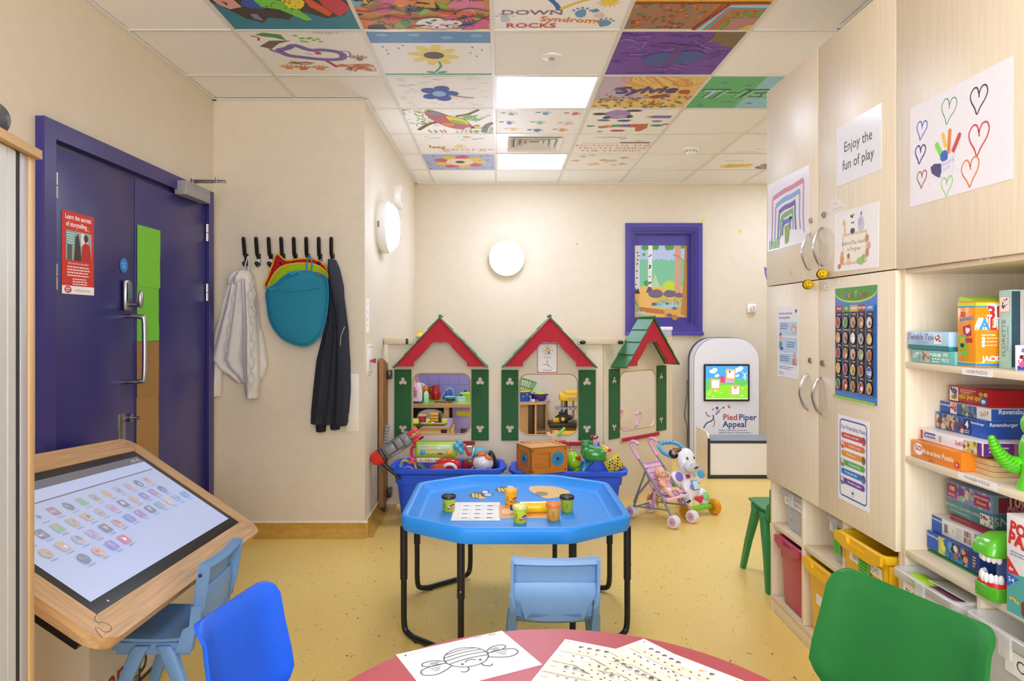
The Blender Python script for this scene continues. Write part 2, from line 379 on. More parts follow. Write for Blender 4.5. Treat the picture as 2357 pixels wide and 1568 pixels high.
sheet('drawing', 'coloured pencil drawing of birch trees and rocks taped inside the blue frame', 'drawing', cv, onback(P(1525, 0, YB).x, P(0, 647, YB).z, YB+.069), '#d5d0c2')
b = C(.1, .08)
b.poly([(0, 80), (30, 60), (50, 62), (60, 25), (85, 0), (100, 12), (72, 30), (66, 78), (40, 92)], '#c9d94e')
o = sheet('wall_sticker', 'lime green curled paper sticker above the blue window frame', 'sticker', C(.1, .08), onback(P(1613, 0, YB).x, P(0, 507, YB).z, YB-.0015), '#d3dd55', t=.0012, loops=[[(-.05, -.03), (-.01, -.032), (.012, -.02), (.018, .012), (.045, .03), (.05, .022), (.03, .005), (.022, -.028), (-.01, -.04), (-.05, -.038)]])
for px, py, l in ((1703, 532, 'tiny yellow paper sticker high on the wall right of the window'), (1328, 562, 'tiny brown dot sticker between the wall light and the window')):
    sheet('wall_sticker', l, 'sticker', C(.03, .03), onback(P(px, 0, YB).x, P(0, py, YB).z, YB-.0015), '#e2c83a' if px > 1500 else '#a98a4a', t=.0012, loops=[circ(0, 0, .018 if px > 1500 else .008, 7)])
sheet('leaf_sticker', 'small brown paper leaf stuck to the lower edge of the forest drawing', 'sticker', C(.03, .03), onback(P(1557, 0, YB).x, P(0, 731, YB).z, YB+.0655), '#b5813a', t=.0012, loops=[[(.035*sin(a*.4)*(1 if a % 2 else .7), .033*cos(a*.4)*(1 if a % 2 else .7)) for a in range(16)]])

# ------------------------------------------------------------------ blue double door
Y0, Y1, zt = 2.65, 4.22, P(82, 263, 2.65).z-.005
DB = '#302b6e'
door = struct('door_1', B('#39337a').prism([[(Y0, 0), (Y1, 0), (Y1, zt), (Y0, zt)], [(Y0+.07, -.01), (Y0+.07, zt-.07), (Y1-.07, zt-.07), (Y1-.07, -.01)]], 0, .035, onleft(0, 0, XL)), 'door paint')
obj('door_stop', B('#272455').prism([[(Y0+.07, .0), (Y1-.07, .0), (Y1-.07, zt-.07), (Y0+.07, zt-.07)], [(Y0+.078, -.01), (Y0+.078, zt-.09), (Y1-.082, zt-.09), (Y1-.082, -.01)]], 0, .006, onleft(0, 0, XL)), 'door paint', door)
YM = 3.335
for a, c in ((Y0+.081, YM-.003), (YM+.003, Y1-.085)):
    obj('door_leaf', B(DB).box(XL+.001, XL+.02, a, c, .006, zt-.094, .002), 'door paint', door)
zl = lambda py, Y: CZ-(py-CY)/F*Y
for py, Y in ((427, Y0+.076), (637, Y0+.076), (536, Y1-.078), (673, Y1-.078)):
    z = zl(py, Y); o = obj('hinge', B('#b8b6b0').cyl((XL+.026, Y, z-.05), (XL+.026, Y, z-.002), .011, n=10).cyl((XL+.026, Y, z+.002), (XL+.026, Y, z+.05), .011, n=10), 'metal', door)
# closer with its arm
zc = zl(452, 4.0)
cl = obj('door_closer', B('#9d9a98').box(XL+.02, XL+.085, 3.74, 4.05, zc-.035, zc+.04, .004), 'plastic', door, label='grey door closer box')
obj('closer_arm', B('#a7a39d').box(XL+.06, XL+.24, 3.86, 3.89, zc+.052, zc+.058, .002, TR(0, 0, 0)).box(XL+.05, XL+.24, 3.86, 3.885, zc+.062, zc+.068, .002).cyl((XL+.06, 3.875, zc+.04), (XL+.06, 3.875, zc+.075), .012).cyl((XL+.19, 3.872, zc+.05), (XL+.19, 3.872, zc+.08), .008), 'metal', cl)
# pull handle, code lock, bolt, kick plate
z1, z0 = zl(728, 3.3), zl(878, 3.3)
obj('pull_handle', B('#b8b8ba').tube([(XL+.02, 3.26, z1)]+spl([(XL+.05, 3.26, z1), (XL+.085, 3.262, z1-.004), (XL+.1, 3.264, z1-.03), (XL+.1, 3.264, z0+.03), (XL+.085, 3.262, z0+.004), (XL+.05, 3.26, z0)], 5)+[(XL+.02, 3.26, z0)], .011, 10), 'metal', door)
zk = zl(678, 3.2)
lk = obj('code_lock', B('#a9a7a8').box(XL+.02, XL+.045, 3.215, 3.265, zk-.075, zk+.07, .014), 'metal', door)
obj('keypad', B('#6f777b').box(XL+.045, XL+.049, 3.223, 3.257, zk-.02, zk+.055, .002), 'plastic', lk)
obj('lock_knob', B('#b7b5b4').cyl((XL+.045, 3.24, zk-.045), (XL+.085, 3.24, zk-.045), .012).ell((XL+.095, 3.243, zk-.02), (.012, .016, .042)), 'metal', lk)
obj('bolt', B('#a5a3a0').cyl((XL+.02, 3.29, zl(961, 3.3)), (XL+.03, 3.29, zl(961, 3.3)), .02).cyl((XL+.03, 3.29, zl(961, 3.3)), (XL+.065, 3.29, zl(961, 3.3)), .007), 'metal', door)
obj('kick_plate', B('#a19c98').box(XL+.02, XL+.022, 3.19, 3.25, .55, zl(953, 3.2), .0006), 'metal', door)
# paper on the door
cv = C(.22, .33, 100, 150, '#d8321f')
for i, t in enumerate(('Learn the secrets', 'of storytelling')): cv.text(t, 50 if i == 0 else 44, 10+13*i, 12.5, '#fff', bold=.03, sx=.92)
cv.rect(12, 34, 92, 88, '#a9b0a8'); cv.rect(12, 34, 40, 60, '#7fb0ab'); cv.poly([(36, 88), (40, 45), (50, 38), (56, 60), (60, 88)], '#3c3a44'); cv.rect(58, 36, 80, 60, '#e8eef0')
cv.el(74, 44, 7, 8, '#4a342c'); cv.poly([(58, 88), (62, 58), (72, 52), (86, 56), (92, 88)], '#c9291f'); cv.rect(16, 60, 30, 88, '#55605c'); cv.el(47, 76, 6, 10, '#54302a')
cv.greek(15, 38, 38, 5, 4.4, 1.8, '#dff1ee')
cv.text('Anyone can be a storyteller!', 50, 93.5, 5.6, '#fff'); cv.greek(16, 88, 99, 4, 5.2, 2.4, '#ffe9e4'); cv.greek(32, 80, 121, 3, 4.6, 2.2, '#ffe9e4')
for u, v in ((80, 24), (83, 29), (78, 29)): cv.blob(u, v, 1.6, '#f4c63a', 5)
cv.rect(0, 135, 100, 150, '#fff'); cv.el(18, 142, 11, 6.5, '#d8321f'); cv.greek(11, 26, 139, 2, 4, 2, '#fff'); cv.text('readforgood.org', 62, 142.5, 7.6, '#c24a52')
Yc = 2.935; sheet('storytelling_poster', 'red storytelling poster with a photo stuck to the blue door', 'poster', cv, onleft(2.885, zl(585, 2.885), XL+.021), '#d8321f')
cv = C(.06, .06); cv.el(50, 50, 48, 48, '#2d80cf', 24)
for i, t in enumerate(('Fire Door', 'Keep', 'Locked')): cv.text(t, 50, 34+16*i, 15, '#fff')
sheet('fire_door_sign', 'round blue fire door sign above the code lock', 'sign', cv, onleft(3.235, zl(611, 3.235), XL+.021), '#2d80cf', loops=[circ(0, 0, .034, 24)])
def strip(name, label, py0, py1, ya, yb, c, Y, x):
    z1, z0 = zl(py0, Y), zl(py1, Y); L = [(ya, z0)]+[(yb+rnd(-.004, .004), z0+(z1-z0)*k/5) for k in range(6)]+[(ya+rnd(-.003, .003), z1)]
    obj(name, B(c).prism(L, 0, .002, onleft(0, 0, x)), 'paper', None, None, label, 'paper')
ya, yb = 3.352, 3.575
strip('green_paper', 'upper bright green paper sheet covering the door glazing', 520, 660, ya, yb, '#79c832', 3.4, XL+.0225)
strip('green_paper', 'lower bright green paper sheet below the other green sheet on the door', 657, 786, ya, yb-.008, '#74c431', 3.4, XL+.0205)
strip('brown_paper', 'upper brown paper sheet on the door below the green paper', 787, 915, ya-.004, yb-.012, '#9c733b', 3.4, XL+.0225)
strip('brown_paper', 'lower brown paper sheet on the door just above the touch table', 912, 1085, ya-.004, yb-.012, '#a0763c', 3.4, XL+.0205)

# ------------------------------------------------------------------ ceiling
def inroom(x, y): return (x > XL and y < YA) or (x > XA)
ceil = struct('ceiling', B('#e9e4da').box(-1.9, 3.15, -1.6, 7.05, 2.69, 2.76), 'tile board')
XS = [-1.835+.6*k for k in range(9)]; YS = [-1.51+.6*k for k in range(15)]
lights = {(3, 9), (3, 12), (3, 3), (6, 9), (7, 12)}; vent = (3, 11)
# columns: 0 A, 1 B, 2 C, 3 D, 4 E, 5 F, 6 G; rows: 7 r0 (Y 2.69) ... 13 r6
def scrib(cv, u, v, w, h, n, c, wd=1): cv.line([(u+w*rnd(0, 1), v+h*rnd(0, 1)) for _ in range(n)], wd, c, sm=4)
def hand(cv, u, v, s, c, a=0, foot=False):
    cv.blob(u, v, 4*s, c, ry=(6 if foot else 4)*s)
    for k in range(5):
        t = rad(a-150+30*k); cv.el(u+6.5*s*cos(t), v+(8 if foot else 6.5)*s*sin(t), (1.3 if foot else 3)*s, 1.1*s, c, 6, a-150+30*k)
def art_shapes(cv):
    cv.rect(0, 0, 100, 100, '#1d7f96'); cv.poly([(0, 0), (100, 0), (100, 60), (92, 74), (78, 80), (60, 66), (48, 82), (34, 78), (26, 88), (16, 80), (6, 60), (0, 52)], '#3a2b24')
    cv.poly([(2, 40), (18, 48), (20, 60), (10, 64), (4, 56)], '#dba39b'); cv.poly([(8, 50), (12, 54), (10, 58)], '#3a2b24'); cv.blob(32, 56, 12, '#2a4fb4', ry=8); cv.poly([(22, 72), (27, 72), (28, 84), (22, 80)], '#7a83b5')
    cv.poly([(30, 30), (46, 48), (56, 52), (66, 82), (61, 84), (46, 64), (34, 60)], '#77cf3e'); cv.blob(60, 52, 10, '#efd52f', ry=11); cv.poly([(68, 44), (74, 48), (84, 70), (80, 76), (70, 60)], '#e2551f'); cv.poly([(78, 30), (92, 40), (100, 62), (88, 76), (80, 60)], '#c93440')
    for i in range(40): cv.el(rnd(34, 64), rnd(46, 76), .7, .7, '#2b5c22', 5)
def art_doodle(cv):
    cv.rect(0, 0, 100, 100, '#c98b3a'); cv.rect(0, 40, 42, 64, '#a8744a')
    cols = ['#e8b52c', '#3f8f46', '#d9548a', '#d4471f', '#7ab5c9', '#5b3a86', '#e9802b', '#86b83a', '#2b2523']
    for i in range(70): cv.blob(rnd(0, 100), rnd(36, 100), rnd(3, 8), random.choice(cols), 7, .4)
    cv.rect(48, 42, 60, 62, '#d9a02e'); cv.blob(82, 56, 15, '#d97aa0', ry=9); cv.blob(48, 66, 6, '#7fc24a'); cv.blob(60, 88, 18, '#eef0ee', 14, .05, ry=10)
    for i in range(16): cv.el(rnd(46, 74), rnd(80, 96), 1.8, 1.5, random.choice(['#2a5fb0', '#d98a7a']), 7)
    for k in range(14): t = k*.449; cv.el(80+7*cos(t), 76+7*sin(t), 3, 1, '#e0722a', 6, math.degrees(t))
    cv.el(80, 76, 2.4, 2.4, '#234a9a'); cv.poly([(76, 100), (100, 74), (100, 88), (86, 100)], '#d9548a')
    for i in range(26): scrib(cv, rnd(0, 86), rnd(40, 90), 14, 8, 4, '#1e1a1a', .7)
    for y in (64, 78): cv.line([(x, y+3*sin(x*.2)) for x in range(0, 101, 5)], 1.2, '#1e1a1a')
def art_rocks(cv):
    cv.line([(36, 40), (46, 56), (49, 66)], 4, '#2d62b4', sm=3); cv.line([(72, 46), (60, 54), (50, 64)], 3.5, '#e7c93b', sm=3)
    for k in range(14): t = k*.449; cv.line([(84+6*cos(t), 52+6*sin(t)), (84+9*cos(t), 52+9*sin(t))], .8, '#dfae2b')
    cv.el(84, 52, 6, 6, '#f0d335')
    cv.text('DOWN', 29, 70, 11, '#8a6a70', bold=.05, sx=1.25); cv.text('Syndrome', 60, 83, 12, '#e0812c', bold=.05, a=-5); cv.text('ROCKS', 29, 93, 11, '#c5303a', bold=.05, sx=1.1)
    for u, v in ((9, 80), (66, 70), (86, 88)): hand(cv, u, v, 1.1, '#5f97c4' if u > 20 else '#b9ccd6', 0, True)
    cv.blob(80, 74, 4, '#efc9c9'); cv.blob(76, 66, 3, '#5f8fc4')
def art_dots(cv):
    cv.rect(0, 0, 100, 100, '#b5793f'); cv.rect(0, 40, 100, 52, '#e9b92e'); cv.rect(0, 53, 58, 100, '#a5764e')
    for i in range(80): cv.el(rnd(1, 56), rnd(54, 99), 1.7, 1.7, random.choice(['#d4561f', '#a03a22', '#d88b2b', '#7b8aa0', '#5d8a50']), 7)
    for x in range(0, 100, 4): cv.el(x, 53, 2.4, 1.6, '#9e2c20', 7)
    cv.poly([(56, 100), (66, 54), (100, 54), (100, 100)], '#c9632a'); cv.line([(60, 100), (69, 58), (100, 58)], 5, '#9fd2dd'); cv.line([(65, 100), (73, 62), (100, 62)], 3, '#5a9fc0')
    cv.poly([(72, 100), (78, 66), (100, 66), (100, 100)], '#7a9a35')
    for i in range(30): cv.el(rnd(74, 100), rnd(66, 100), 1.6, 1.6, random.choice(['#e0812c', '#c9401f']), 6)
    cv.poly([(78, 100), (80, 84), (78, 78), (86, 78), (88, 72), (92, 78), (100, 76), (100, 100)], '#b9807e'); cv.poly([(90, 100), (96, 90), (100, 90), (100, 100)], '#e3c03a')
    for k in range(14): cv.el(56+14*(k/14), 98-3.2*k, 2, 2, '#9e2c20', 7)
def art_monkey(cv):
    cv.poly([(12, 8), (20, 4), (33, 8), (34, 20), (26, 14), (18, 12)], '#4f9440'); cv.line([(8, 10), (13, 14), (11, 20)], 2, '#c4302c', sm=3); cv.poly([(8, 32), (20, 20), (38, 20), (26, 26), (16, 38)], '#6f6448')
    for i in range(11): cv.el(42+rnd(0, 26), 10+rnd(0, 14), 2.2, 1.8, '#86c440', 8)
    cv.line([(22, 44), (26, 52), (36, 56), (48, 60), (62, 62), (72, 58), (72, 46), (60, 40), (48, 40), (38, 30), (30, 36), (22, 40)], 6.5, '#7a64b4', True, 4); cv.line([(74, 42), (80, 44), (79, 54), (72, 56)], 1.6, '#8d7bc0', sm=4); cv.line([(18, 42), (14, 38), (18, 46), (24, 46)], 1.6, '#8d7bc0', sm=4)
    cv.el(53, 47, 3, 3, '#c23b52'); cv.line([(42, 47), (48, 50)], 1, '#6f58a8'); cv.line([(56, 64), (62, 80)], 3.4, '#b8323e')
    for u, v, c in ((18, 82, '#e3993f'), (30, 84, '#df742a'), (46, 84, '#e3893c'), (86, 60, '#a7784a')): hand(cv, u, v, 1, c)
    for i in range(5): scrib(cv, 18, 66, 26, 8, 4, random.choice(['#7b8a3a', '#b3402f', '#4c4a3a']), 1)
    for i in range(4): scrib(cv, 68, 72, 28, 20, 7, '#dd742c', 1.1)
    cv.el(67, 76, 4, 3, '#dd6a25'); cv.text('May age 4', 70, 4, 5, '#b9b3ac')
def art_sunflower(cv):
    cv.rect(0, 0, 100, 25, '#5f93c9')
    for u, v in ((12, 9), (38, 9), (64, 14), (88, 10)): cv.el(u, v, 5, 3, '#8fb4d8')
    for k in range(8): t = k*pi/4+.2; cv.el(50+14*cos(t), 52+14*sin(t)*1.1, 9, 4.6, '#f0dd6b', 12, math.degrees(t))
    cv.line([(53, 66), (54, 78), (48, 92)], 2.4, '#4fae84', sm=4); cv.el(44, 93, 5, 2.6, '#4fae84', 10, 20); cv.el(54, 93, 5, 2.6, '#4fae84', 10, -20); cv.el(50, 52, 9, 8, '#5d4138', 18)
    for u, v in ((9, 33), (11, 40), (11, 48), (22, 36), (26, 30), (84, 34), (82, 46), (87, 54), (92, 40)): cv.el(u, v, 1, 2, '#6fa6cf', 6)
    cv.rect(0, 97, 100, 99.6, '#4fae84')
def art_signatures(cv):
    for i in range(60):
        u, v = rnd(3, 90), rnd(4, 92); cv.line([(u+k*1.6, v+rnd(-1.6, 1.6)) for k in range(5)], .5, random.choice(['#8f98a3', '#7d8792', '#a9aeb5']))
    for k in range(5): t = k*1.257; cv.el(46+11*cos(t), 52+15*sin(t), 9, 8, '#2b4fae', 10, math.degrees(t))
    cv.el(46, 52, 7, 9, '#8fb9dc'); cv.line([(56, 56), (66, 62), (80, 66)], 3, '#d893a0', sm=3)
def art_butterfly(cv):
    cv.rect(0, 0, 100, 100, '#6d3ba2')
    for i in range(70): u, v = rnd(0, 90), rnd(0, 96); cv.line([(u, v), (u+rnd(3, 10), v+rnd(-4, 4)), (u+rnd(6, 16), v+rnd(-3, 8))], rnd(1, 3), random.choice(['#7d4db2', '#8a61bd', '#5c2e91', '#633597']), sm=3)
    cv.poly([(74, 0), (100, 0), (100, 34), (88, 30), (80, 20), (72, 26), (76, 12)], '#7d6437')
    cv.blob(44, 60, 15, '#41539f', 14, .08, ry=16); cv.blob(66, 56, 15, '#41539f', 14, .08, ry=16); cv.line([(56, 30), (54, 58), (52, 78)], 6, '#6a3c86', sm=3); cv.line([(56, 34), (46, 26), (38, 28)], 2, '#6a4a70', sm=3); cv.line([(57, 34), (66, 30), (76, 38)], 2, '#553080', sm=3)
    for u, t in ((28, 'AMARIS'), (52, 'ANN'), (66, 'DEI')): cv.text(t, u, 95, 5, '#4b2680')
def art_meadow(cv):
    cv.rect(0, 0, 100, 100, '#e9c873'); cv.poly([(0, 0), (30, 0), (26, 40), (60, 66), (0, 76)], '#c6b3c4')
    for i in range(16): cv.line([(22+3*i, 0+rnd(0, 2)), (20+4.6*i, 14+rnd(-4, 4)), (40+3.6*i, 30+rnd(-8, 6))], 1.6, random.choice(['#dda33b', '#f0d58a', '#d98b6a', '#e5b24d']), sm=3)
    for r in (14, 10, 6, 3): cv.line([(84+r*cos(k*.6), 20+r*.8*sin(k*.6)) for k in range(9)], 1.6, '#d99a2a')
    for i in range(110): u = rnd(1, 99); v = rnd(58+abs(u-40)*-.1, 99); cv.blob(u, v, rnd(1.2, 3), random.choice(['#b9402c', '#c7862a', '#a9a03a', '#6f8a3a', '#8a5a2b', '#d9b23a', '#5c6b8a', '#c9702a']), 6, .3, ry=rnd(1.2, 2.6))
    cv.el(88, 46, 6, 5, '#c23b2a'); cv.el(62, 62, 5, 4, '#b9332a'); cv.blob(20, 38, 4, '#5d6d92'); cv.blob(70, 58, 5, '#75607a')
    cv.text('Sylvie', 50, 42, 27, '#54308a', a=3, bold=.05, it=.25)
def art_name(cv):
    cv.rect(0, 0, 100, 100, '#57b76d'); cv.rect(53, 0, 100, 100, '#8cc9df')
    for u, v, r in ((18, 20, 5), (44, 28, 5), (14, 90, 6), (64, 84, 5), (82, 10, 4)):
        cv.poly([(u+r*(1 if k % 2 else .45)*cos(k*pi/5), v+r*(1 if k % 2 else .45)*sin(k*pi/5)) for k in range(10)], '#5b7bb0')
    for i in range(26): cv.el(rnd(54, 98), rnd(4, 96), 2, 1, '#b9d98a', 7)
    for i in range(10): cv.el(rnd(4, 50), rnd(60, 92), 2, .8, '#4f8a63', 7)
    for u, t, c in ((13, 'T', '#a9d8e8'), (34, 'H', '#79c98c'), (57, 'E', '#79c98c'), (80, 'O', '#79c98c')):
        cv.text(t, u, 55, 36, '#2d4a3a', sx=1.15, bold=.07, it=.2); cv.text(t, u+.6, 55, 34, c, sx=1.15, bold=.03, it=.2)
def art_parrot(cv):
    for i in range(90): u, v = rnd(0, 34), rnd(0, 66); cv.line([(u, v), (u+rnd(-3, 3), v+rnd(2, 6))], 1.2, random.choice(['#7fb04a', '#a9c96a', '#5f9440']))
    cv.line([(10, 84), (24, 60), (34, 52)], 5, '#7a4c3c', sm=3); cv.line([(58, 28), (72, 20), (84, 4)], 4, '#7a4c3c', sm=3); cv.line([(88, 94), (92, 66), (100, 54)], 7, '#75554a', sm=3)
    cv.poly(spl([(24, 16), (34, 8), (50, 26), (64, 40), (74, 66), (70, 80), (54, 78), (36, 56)], 4, True), '#b5626a'); cv.poly(spl([(48, 26), (66, 40), (72, 58), (58, 56), (50, 44)], 4, True), '#e5cf3a'); cv.poly(spl([(40, 54), (54, 56), (52, 66), (44, 66)], 4, True), '#dd8a3a'); cv.poly(spl([(52, 40), (66, 50), (66, 58), (54, 54)], 4, True), '#8dbb3d')
    cv.blob(34, 18, 7, '#7e8f9c'); cv.blob(70, 78, 5, '#ecdcd4'); cv.poly([(74, 70), (82, 62), (80, 76), (72, 78)], '#2f2624'); cv.poly([(76, 66), (84, 64), (82, 80), (78, 76)], '#dfba4a')
    for i in range(18): u = rnd(70, 98); v = rnd(20, 44); cv.line([(u, v), (u-rnd(4, 12), v+rnd(-2, 6))], 2, '#8cc86a')
    for i in range(14): u = rnd(14, 90); cv.line([(u, 96), (u+rnd(-4, 4), 86+rnd(-4, 4))], 1.6, random.choice(['#8cc86a', '#c98a8a', '#7fa860']))
    for i in range(40): u, v = rnd(84, 99), rnd(70, 98); cv.line([(u, v), (u+2, v+3)], 1, '#8cc08a')
def art_feet(cv):
    for u, v, c in ((18, 20, '#8d8a5a'), (56, 18, '#5f9fc0'), (88, 20, '#d9705a'), (16, 55, '#3d5bb4'), (52, 55, '#84c79a'), (84, 58, '#e9b3b9'), (22, 84, '#ecc85a'), (50, 88, '#3c63b4'), (80, 86, '#e29a55')):
        hand(cv, u, v, .95, c, rnd(-60, 60), True); cv.el(u-9, v-4, 3.4, 2.4, c, 8)
def art_animals(cv):
    cv.blob(34, 22, 15, '#a58ac6', 14, .15, ry=17); cv.el(14, 20, 8, 5, '#3a3438'); cv.el(50, 8, 9, 4, '#3a3438'); cv.el(24, 34, 5, 5, '#3a3438'); cv.el(48, 30, 5, 6, '#3a3438'); cv.el(40, 30, 6, 6, '#b9a0d6')
    cv.rect(74, 26, 96, 36, '#8a68b5'); cv.poly([(74, 26), (66, 31), (74, 36)], '#e09a4a')
    cv.poly([(18, 70), (36, 62), (60, 60), (76, 58), (78, 76), (72, 92), (66, 90), (64, 74), (40, 72), (22, 78)], '#c9693f'); cv.rect(36, 62, 46, 72, '#4f9a80'); cv.rect(48, 61, 56, 71, '#5270b8'); cv.rect(30, 63, 35, 72, '#d9b23a')
    for u, v, c, r in ((22, 44, '#4a6a80', 7), (46, 46, '#3b4a8a', 8), (10, 68, '#3c6a7a', 5), (44, 88, '#c43c55', 9), (88, 66, '#4d9a78', 8), (24, 92, '#5d9a78', 4), (84, 48, '#b08ac8', 7), (97, 60, '#b25070', 5)): cv.blob(u, v, r, c, 9, .2, ry=r*.6)
def art_faint(cv):
    for i in range(14): scrib(cv, rnd(2, 60), rnd(4, 26), 14, 8, 3, '#a9b0c8', .7)
    for u, c in ((10, '#efc38a'), (18, '#e59a6a'), (24, '#eab67a')): scrib(cv, u, 56, 14, 24, 7, c, 2)
    cv.blob(56, 62, 8, '#ecd890', 9, .5); cv.text('george', 66, 78, 22, '#d9a070', sx=1.2); scrib(cv, 70, 20, 20, 10, 5, '#7f9fd0', 1.4); cv.blob(66, 16, 5, '#e5a98a'); cv.text('from us all', 50, 93, 8, '#9aa6cf')
def art_lettering(cv):
    for i in range(3): cv.line([(22+i*5, 20), (30+i*14, 14), (52+i*4, 20), (60, 26)], .8, '#55504e', sm=3)
    cv.line([(10, 46), (100, 46)], 1, '#55504e'); cv.rect(58, 40, 96, 45, '#5d4438'); cv.blob(80, 34, 4, '#e5c95a')
    for v, t in ((58, 'FICTION IS THE'), (72, 'TRUTH INSIDE'), (86, 'THE STORIES')): cv.text(t, 52, v, 12.5, '#c9694a', sx=1.15)
    cv.text('TO YOU', 78, 4, 5, '#8a8580')
def art_flowerface(cv):
    cv.rect(0, 0, 100, 100, '#a9b3dc')
    for i in range(26): cv.el(rnd(4, 96), rnd(4, 96), 3, 2.2, '#7a6cae', 8)
    for k in range(9): t = k*.698; cv.el(50+24*cos(t), 50+24*sin(t)*1.1, 15, 10, ('#e8c83a', '#cf4a6a')[k % 2], 12, math.degrees(t))
    cv.el(50, 50, 20, 22, '#efdfc6', 18); cv.el(50, 50, 7, 8, '#3a3034', 12)
def art_hands(cv):
    for i in range(16): hand(cv, 8+rnd(0, 84), 8+rnd(0, 84), .9, random.choice(['#f0b9a8', '#f3c89a', '#b9d9e6', '#c9e0b0', '#f0a898', '#f1dc9a']), rnd(-90, 90))
def art_splash(cv):
    for i in range(12): scrib(cv, 26, 62, 44, 26, 6, '#f0d86a', 2.4)
    cv.blob(58, 72, 13, '#eac83e', 13, .5); cv.text('paste', 36, 42, 12, '#a8c47a')
    cv.el(92, 84, 13, 12, '#6b5f5c'); cv.el(92, 84, 7, 6, '#a99e98'); cv.el(88, 66, 8, 6, '#b0807e')
def art_bits(cv):
    scrib(cv, 60, 16, 10, 8, 4, '#6c6a9a', 1.5); cv.el(64, 40, 6, 3, '#dd9a50'); cv.el(80, 70, 14, 9, '#c99ac0'); cv.el(80, 70, 11, 6, '#9fc79a'); cv.el(80, 70, 7, 4, '#4f8a6a'); scrib(cv, 40, 74, 12, 6, 4, '#8a8a90', 1)
    cv.text('out we', 36, 92, 10, '#9aa0a8')
ARTS = {(1, 7): (art_shapes, 'tile painted teal with bright shapes on black'), (2, 7): (art_doodle, 'tile covered in crowded colourful doodles'), (3, 7): (art_rocks, 'white tile lettered Down Syndrome Rocks'), (4, 7): (art_dots, 'tile painted with orange dots and a pink patch'),
        (1, 8): (art_monkey, 'white tile with a purple cloud shape and orange handprints'), (2, 8): (art_sunflower, 'white tile with a yellow sunflower'), (4, 8): (art_butterfly, 'purple tile with a blue butterfly'),
        (2, 9): (art_signatures, 'white tile with signatures around a blue shape'), (4, 9): (art_meadow, 'meadow tile lettered Sylvie'), (5, 9): (art_name, 'green and blue tile with big block letters'),
        (2, 10): (art_parrot, 'tile with a red parrot among leaves'), (3, 10): (art_feet, 'white tile with coloured footprints'), (4, 10): (art_animals, 'white tile with animals made of handprints'),
        (2, 11): (art_faint, 'white tile with faint pale scribbles'), (4, 11): (art_lettering, 'white tile with red lettering'), (6, 11): (art_bits, 'white tile with a small rainbow oval'),
        (2, 12): (art_flowerface, 'lilac tile with a yellow and red flower'), (4, 12): (art_hands, 'white tile with pale handprints'), (6, 12): (art_splash, 'white tile with a yellow splash')}
HALF = .294
TM = {}
for i in range(8):
    for j in range(14):
        x, y = XS[i], YS[j]
        x0, x1 = max(x+.006, XL+.012), min(x+.594, XR-.012 if y < 3.2 else 2.99); y0, y1 = max(y+.006, -1.49), min(y+.594, YB-.012)
        if x1-x0 < .05 or y1-y0 < .05: continue
        if not (inroom((x0+x1)/2, (y0+y1)/2) or inroom(x1-.02, y1-.02) or inroom(x1-.02, y0+.02) or inroom(x0+.02, y0+.02)): continue
        if (i, j) in lights or (i, j) == vent: continue
        if x0 < XA < x1 and y0 > YA: x0 = XA+.012
        b = B('#f5f3ee').box(x0, x1, y0, y1, 2.6625, 2.674)
        t = obj('ceiling_tile', b, 'tile board', ceil)
        if (i, j) in ARTS:
            f, l = ARTS[(i, j)]; t['label'] = l
            cv = C(.588, .588); random.seed(i*31+j); cv.rect(0, 0, 100, 100, '#f5f3ee'); f(cv)
            obj('artwork', cv, 'print', t, fr((x+.3, y+.3, 2.662), (1, 0, 0), (0, -1, 0)))
random.seed(9)
for x in XS[1:]:
    y0, y1 = (-1.5, YA) if x < XA else (-1.5, YB)
    if x > XR: y0 = 3.24
    obj('grid_bar', B('#dcd8cf').box(x-.009, x+.009, y0, y1, 2.657, 2.6623), 'plastic', ceil)
for y in YS[1:]:
    xa, xb = (XL if y < YA else XA), (XR if y < 3.24 else 3.0)
    if y < YB-.1: obj('grid_bar', B('#dcd8cf').box(xa, xb, y-.009, y+.009, 2.6572, 2.6624), 'plastic', ceil)
for a, c in (((XL, XL+.022), (-1.5, YA)), ((XL, XA), (YA-.022, YA)), ((XA, XA+.022), (YA, YB)), ((XA, 3.0), (YB-.022, YB)), ((XR-.022, XR), (-1.5, 3.24))):
    obj('edge_trim', B('#e6e2da').box(a[0], a[1], c[0], c[1], 2.6505, 2.6569), 'plastic', ceil)
# light panels
n = 0
LAB = {(6, 9): 'lit ceiling panel over the floor right of the play house, hidden behind the cupboard', (7, 12): 'lit ceiling panel by the far right wall, hidden behind the cupboard', 9: 'large square lit ceiling panel nearer the middle of the room', 12: 'smaller looking lit ceiling panel near the back wall below the vent', 3: 'square lit ceiling panel above the red table'}
for (i, j) in sorted(lights):
    t = thing('ceiling_light', LAB.get((i, j)) or LAB[j], 'light', MX.Translation((XS[i]+.3, YS[j]+.3, 2.664)))
    obj('frame', B('#f4f3ef').prism([rrect(-.292, .292, -.292, .292, .004, 1), rrect(-.277, .277, -.277, .277, .004, 1)[::-1]], -.006, .012), 'plastic', t)
    obj('diffuser', B((.9, 1.02, 1.34, 1)).box(-.277, .277, -.277, .277, -.002, .006), 'lit tile', t)
t = thing('air_vent', 'square white ceiling air vent with stepped louvres', 'vent', MX.Translation((XS[3]+.3, YS[11]+.3, 2.664)))
obj('frame', B('#eeebe4').prism([rrect(-.292, .292, -.292, .292, .004, 1), rrect(-.19, .19, -.2, .2, .01, 1)[::-1]], -.002, .01), 'plastic', t)
